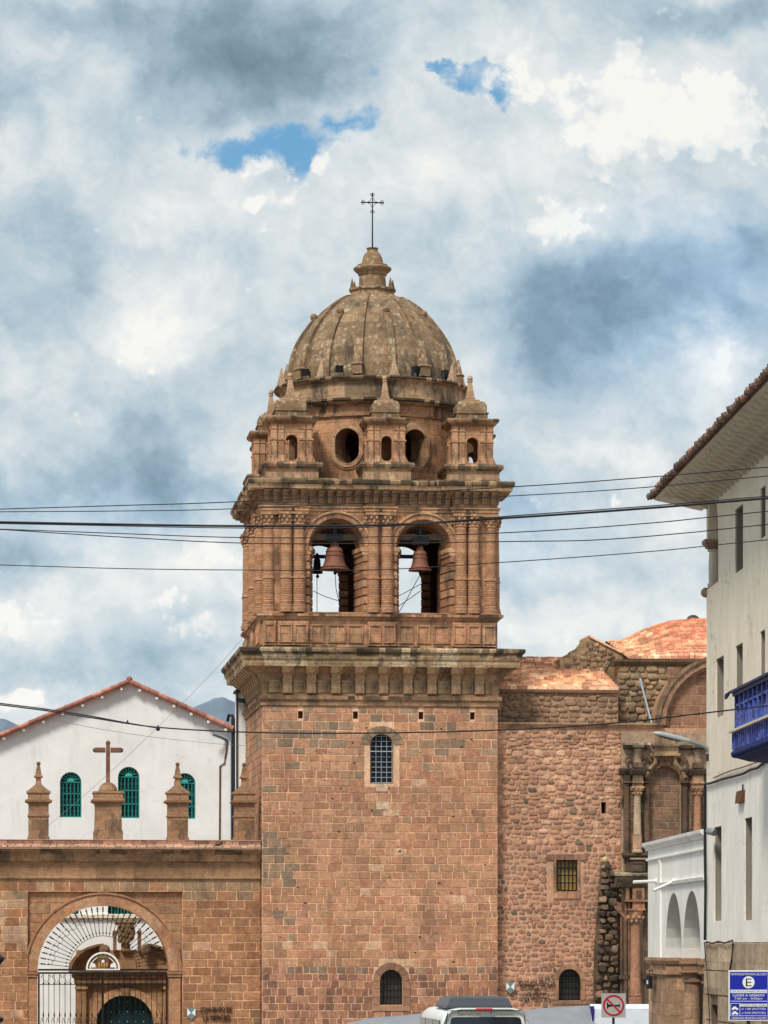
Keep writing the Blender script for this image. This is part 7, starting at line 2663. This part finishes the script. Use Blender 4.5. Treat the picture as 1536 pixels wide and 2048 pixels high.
line('E', 1491.5, 1503, 1957, 1972.5, 'signblack', 0.0085)
line('MUNICIPALIDAD PROVINCIAL DEL CUSCO', 1461.5, 1533, 1946, 1950.5, 'signwhite', 0.0045)
line('ZONA DE ESTACIONAMIENTO REGULADO', 1462.5, 1532.5, 1981, 1984.6, 'signblue')
line('LUNES A SABADO', 1466, 1528.5, 1988, 1993, 'signwhite', 0.0045)
line('7:00 am - 8:00pm', 1469, 1525, 1995, 2000.2, 'signwhite', 0.0045)
line('COSTO POR HORA', 1482, 1532.5, 2008.4, 2012.2, 'signblue')
line('s/ 1.00 (AUTOS)', 1483, 1531, 2015.5, 2020.8, 'signwhite', 0.0045)
line('s/ 0.50 (MOTOS)', 1483, 1531, 2023.5, 2029, 'signwhite', 0.0045)
line('ORDENANZA MUNICIPAL N 032-MPC', 1463, 1533, 2034, 2038.5, 'signwhite', 0.0045)
for (c, lowr) in ((2013, 0), (2022.5, 1)):
    mb = MB()
    o_ = 6.5
    mb.plate([(X(1463.5), Z(c + o_ - 1)), (X(1476.5), Z(c + o_ - 1)), (X(1476.5), Z(c + 3.4)), (X(1473.5), Z(c + 2.8)), (X(1472), Z(c)), (X(1467), Z(c)), (X(1465.5), Z(c + 2.8)), (X(1463.5), Z(c + 3.4))], [], g_, 0.0045, 0.008)
    for w in (1466, 1474):
        mb.plate([(X(w) + 1.5 * k_ * math.cos(2 * PI * q_ / 12), Z(c + o_ - 0.6) + 1.5 * k_ * math.sin(2 * PI * q_ / 12)) for q_ in range(12)], [], g_, 0.0081, 0.0095)
    mb.build('car_symbol', 'signwhite', pp, False)
mb = MB()
mb.tube([(0, 0.055, 0), (0, 0.055, pzz + hhp * 0.5)], 0.032, 8)
mb.build('post', 'darkmetal', psg)

# dark lantern at the left edge
LY = 60.0
lx, _, lz = at(-16, 1917, LY)
lan = thing('street_lantern', 'dark street lantern on a post, mostly cut off by the left edge', 'street lamp', (lx, LY, 0), 0)
mb = MB()
mb.lathe([(0.09, lz - 0.16), (0.21, lz - 0.02), (0.21, lz + 0.02), (0.16, lz + 0.05), (0.06, lz + 0.22), (0.02, lz + 0.26)], n=10)
mb.build('lantern_head', 'darkmetal', lan, False)
mb = MB()
mb.lathe([(0.06, 0), (0.05, lz - 0.16)], n=10)
zk = at(0, 2040, LY)[2]
mb.lathe([(0.05, zk - 0.1), (0.19, zk - 0.02), (0.20, zk + 0.03), (0.05, zk + 0.1)], n=10)
mb.build('post', 'darkmetal', lan, True)

# ------------------------------------------------------------------ overhead cables


def wire(pts, r, label, mat='cable', Y0=66.0, Y1=60.0):
    n = len(pts)
    ps = []
    xs_ = [p[0] for p in pts]
    P3 = []
    for px, py in pts:
        t_ = (px - xs_[0]) / (xs_[-1] - xs_[0])
        P3.append(Vector(at(px, py, Y0 + (Y1 - Y0) * t_)))
    if abs(pts[0][0]) == 60:
        P3 = [P3[0] + (P3[0] - P3[1]).normalized() * 14] + P3
        if pts[-1][0] > 1500:
            P3.append(P3[-1] + (P3[-1] - P3[-2]).normalized() * 14)
    out_ = []
    for i in range(len(P3) - 1):
        a, b = P3[i], P3[i + 1]
        m0 = (P3[i + 1] - P3[max(i - 1, 0)]) * (1.0 if i == 0 else 0.5)
        m1_ = (P3[min(i + 2, len(P3) - 1)] - P3[i]) * (1.0 if i + 2 >= len(P3) else 0.5)
        for q_ in range(8):
            t_ = q_ / 8
            h00, h10, h01, h11 = 2 * t_ ** 3 - 3 * t_ ** 2 + 1, t_ ** 3 - 2 * t_ ** 2 + t_, -2 * t_ ** 3 + 3 * t_ ** 2, t_ ** 3 - t_ ** 2
            out_.append(a * h00 + m0 * h10 + b * h01 + m1_ * h11)
    out_.append(P3[-1])
    m1 = MB()
    m1.tube(out_, r, 6)
    o_ = m1.build('overhead_cable', mat, None, True)
    return tag(o_, label, 'cable', 'overhead cables across the view')


wire([(-60, 1020), (240, 1011), (480, 1003), (1020, 974), (1300, 954), (1600, 929)], 0.0095, 'topmost overhead cable, crossing the tower just at the belfry cornice')
wire([(-60, 1024), (240, 1022), (480, 1017), (1020, 992), (1300, 974), (1600, 946)], 0.0085, 'second overhead cable from the top, crossing the brackets above the belfry')
wire([(-60, 1043), (200, 1048), (480, 1052), (760, 1050), (1020, 1035.5), (1300, 1016), (1600, 991)], 0.021, 'thickest dark overhead cable, crossing the capitals of the belfry')
wire([(-60, 1046), (150, 1050), (480, 1056), (760, 1053.5), (1020, 1032), (1300, 1012), (1600, 987)], 0.0095, 'thin overhead cable running close along the thickest one', 'cable', 65, 59)
wire([(-60, 1056), (240, 1067), (480, 1075), (740, 1074), (1020, 1065), (1290, 1047), (1600, 1016)], 0.0095, 'overhead cable crossing the belfry arches, upper of the two just below the thickest')
wire([(-60, 1055), (240, 1074), (480, 1086), (740, 1087), (1020, 1083), (1190, 1080), (1370, 1066), (1600, 1042)], 0.0095, 'overhead cable crossing the belfry arches, lower of the two just below the thickest')
wire([(-60, 1128), (240, 1137), (480, 1140), (740, 1140), (1000, 1125), (1300, 1103), (1600, 1073)], 0.0085, 'overhead cable crossing the bells at their rims')
wire([(-60, 1402), (90, 1421), (180, 1435), (320, 1455), (520, 1465), (740, 1466), (1000, 1460), (1240, 1445), (1600, 1404)], 0.014, 'lowest long overhead cable, crossing the upper tower window')
wire([(-60, 1399), (90, 1418), (180, 1432), (250, 1445), (318, 1456.5)], 0.013, 'short extra cable lashed over the lowest overhead cable at the left', 'cable', 66.2, 64.6)
wire([(80, 1434), (200, 1458), (320, 1476), (440, 1488), (500, 1492), (700, 1508)], 0.006, 'faint grey cable below the lowest black one, in front of the gabled house', 'thincable', 90, 115)
wire([(486, 1276), (420, 1350), (318, 1452), (200, 1563), (96, 1652)], 0.006, 'faint grey guy wire slanting down from the tower across the gabled house', 'thincable', 116, 117)
for (px, py, r, lab) in ((316, 1458, 0.038, 'small round cable clamp hanging under the lowest overhead cable'), (255, 1445, 0.026, 'small cable clamp on the lowest overhead cable before the gable peak')):
    m1 = MB()
    p = at(px, py, 64.4 if px > 300 else 64.9)
    m1.ball(p, r, n=8)
    m1.tube([(p[0], p[1], p[2]), (p[0], p[1], p[2] + r * 1.8)], r * 0.35, 5)
    tag(m1.build('cable_clamp', 'cable', None, True), lab, 'clamp', 'cable clamps')
# pigeon on the gateway cornice
pg = F0.world(F0.u(434, VW - 0.35), VW - 0.35, zl(1700) + 0.01)
mb = MB()
mb.loft([[(x, r * math.cos(a), 0.11 + dz + r * math.sin(a)) for a in [2 * PI * k / 8 for k in range(8)]] for x, r, dz in ((-0.20, 0.012, -0.02), (-0.10, 0.045, 0.0), (0.0, 0.065, 0.015), (0.08, 0.055, 0.04), (0.11, 0.035, 0.08), (0.13, 0.034, 0.115), (0.16, 0.022, 0.125), (0.19, 0.004, 0.12))])
for s_ in (-1, 1):
    mb.tube([(0.01, s_ * 0.025, 0.06), (0.01, s_ * 0.025, 0.0)], 0.008, 4)
o_ = tag(mb.build('pigeon', 'darkmetal', None, True), 'dark pigeon perched on the tiled cornice of the gateway wall', 'pigeon')
o_.location = pg
o_.rotation_euler = (0, 0, R(20))
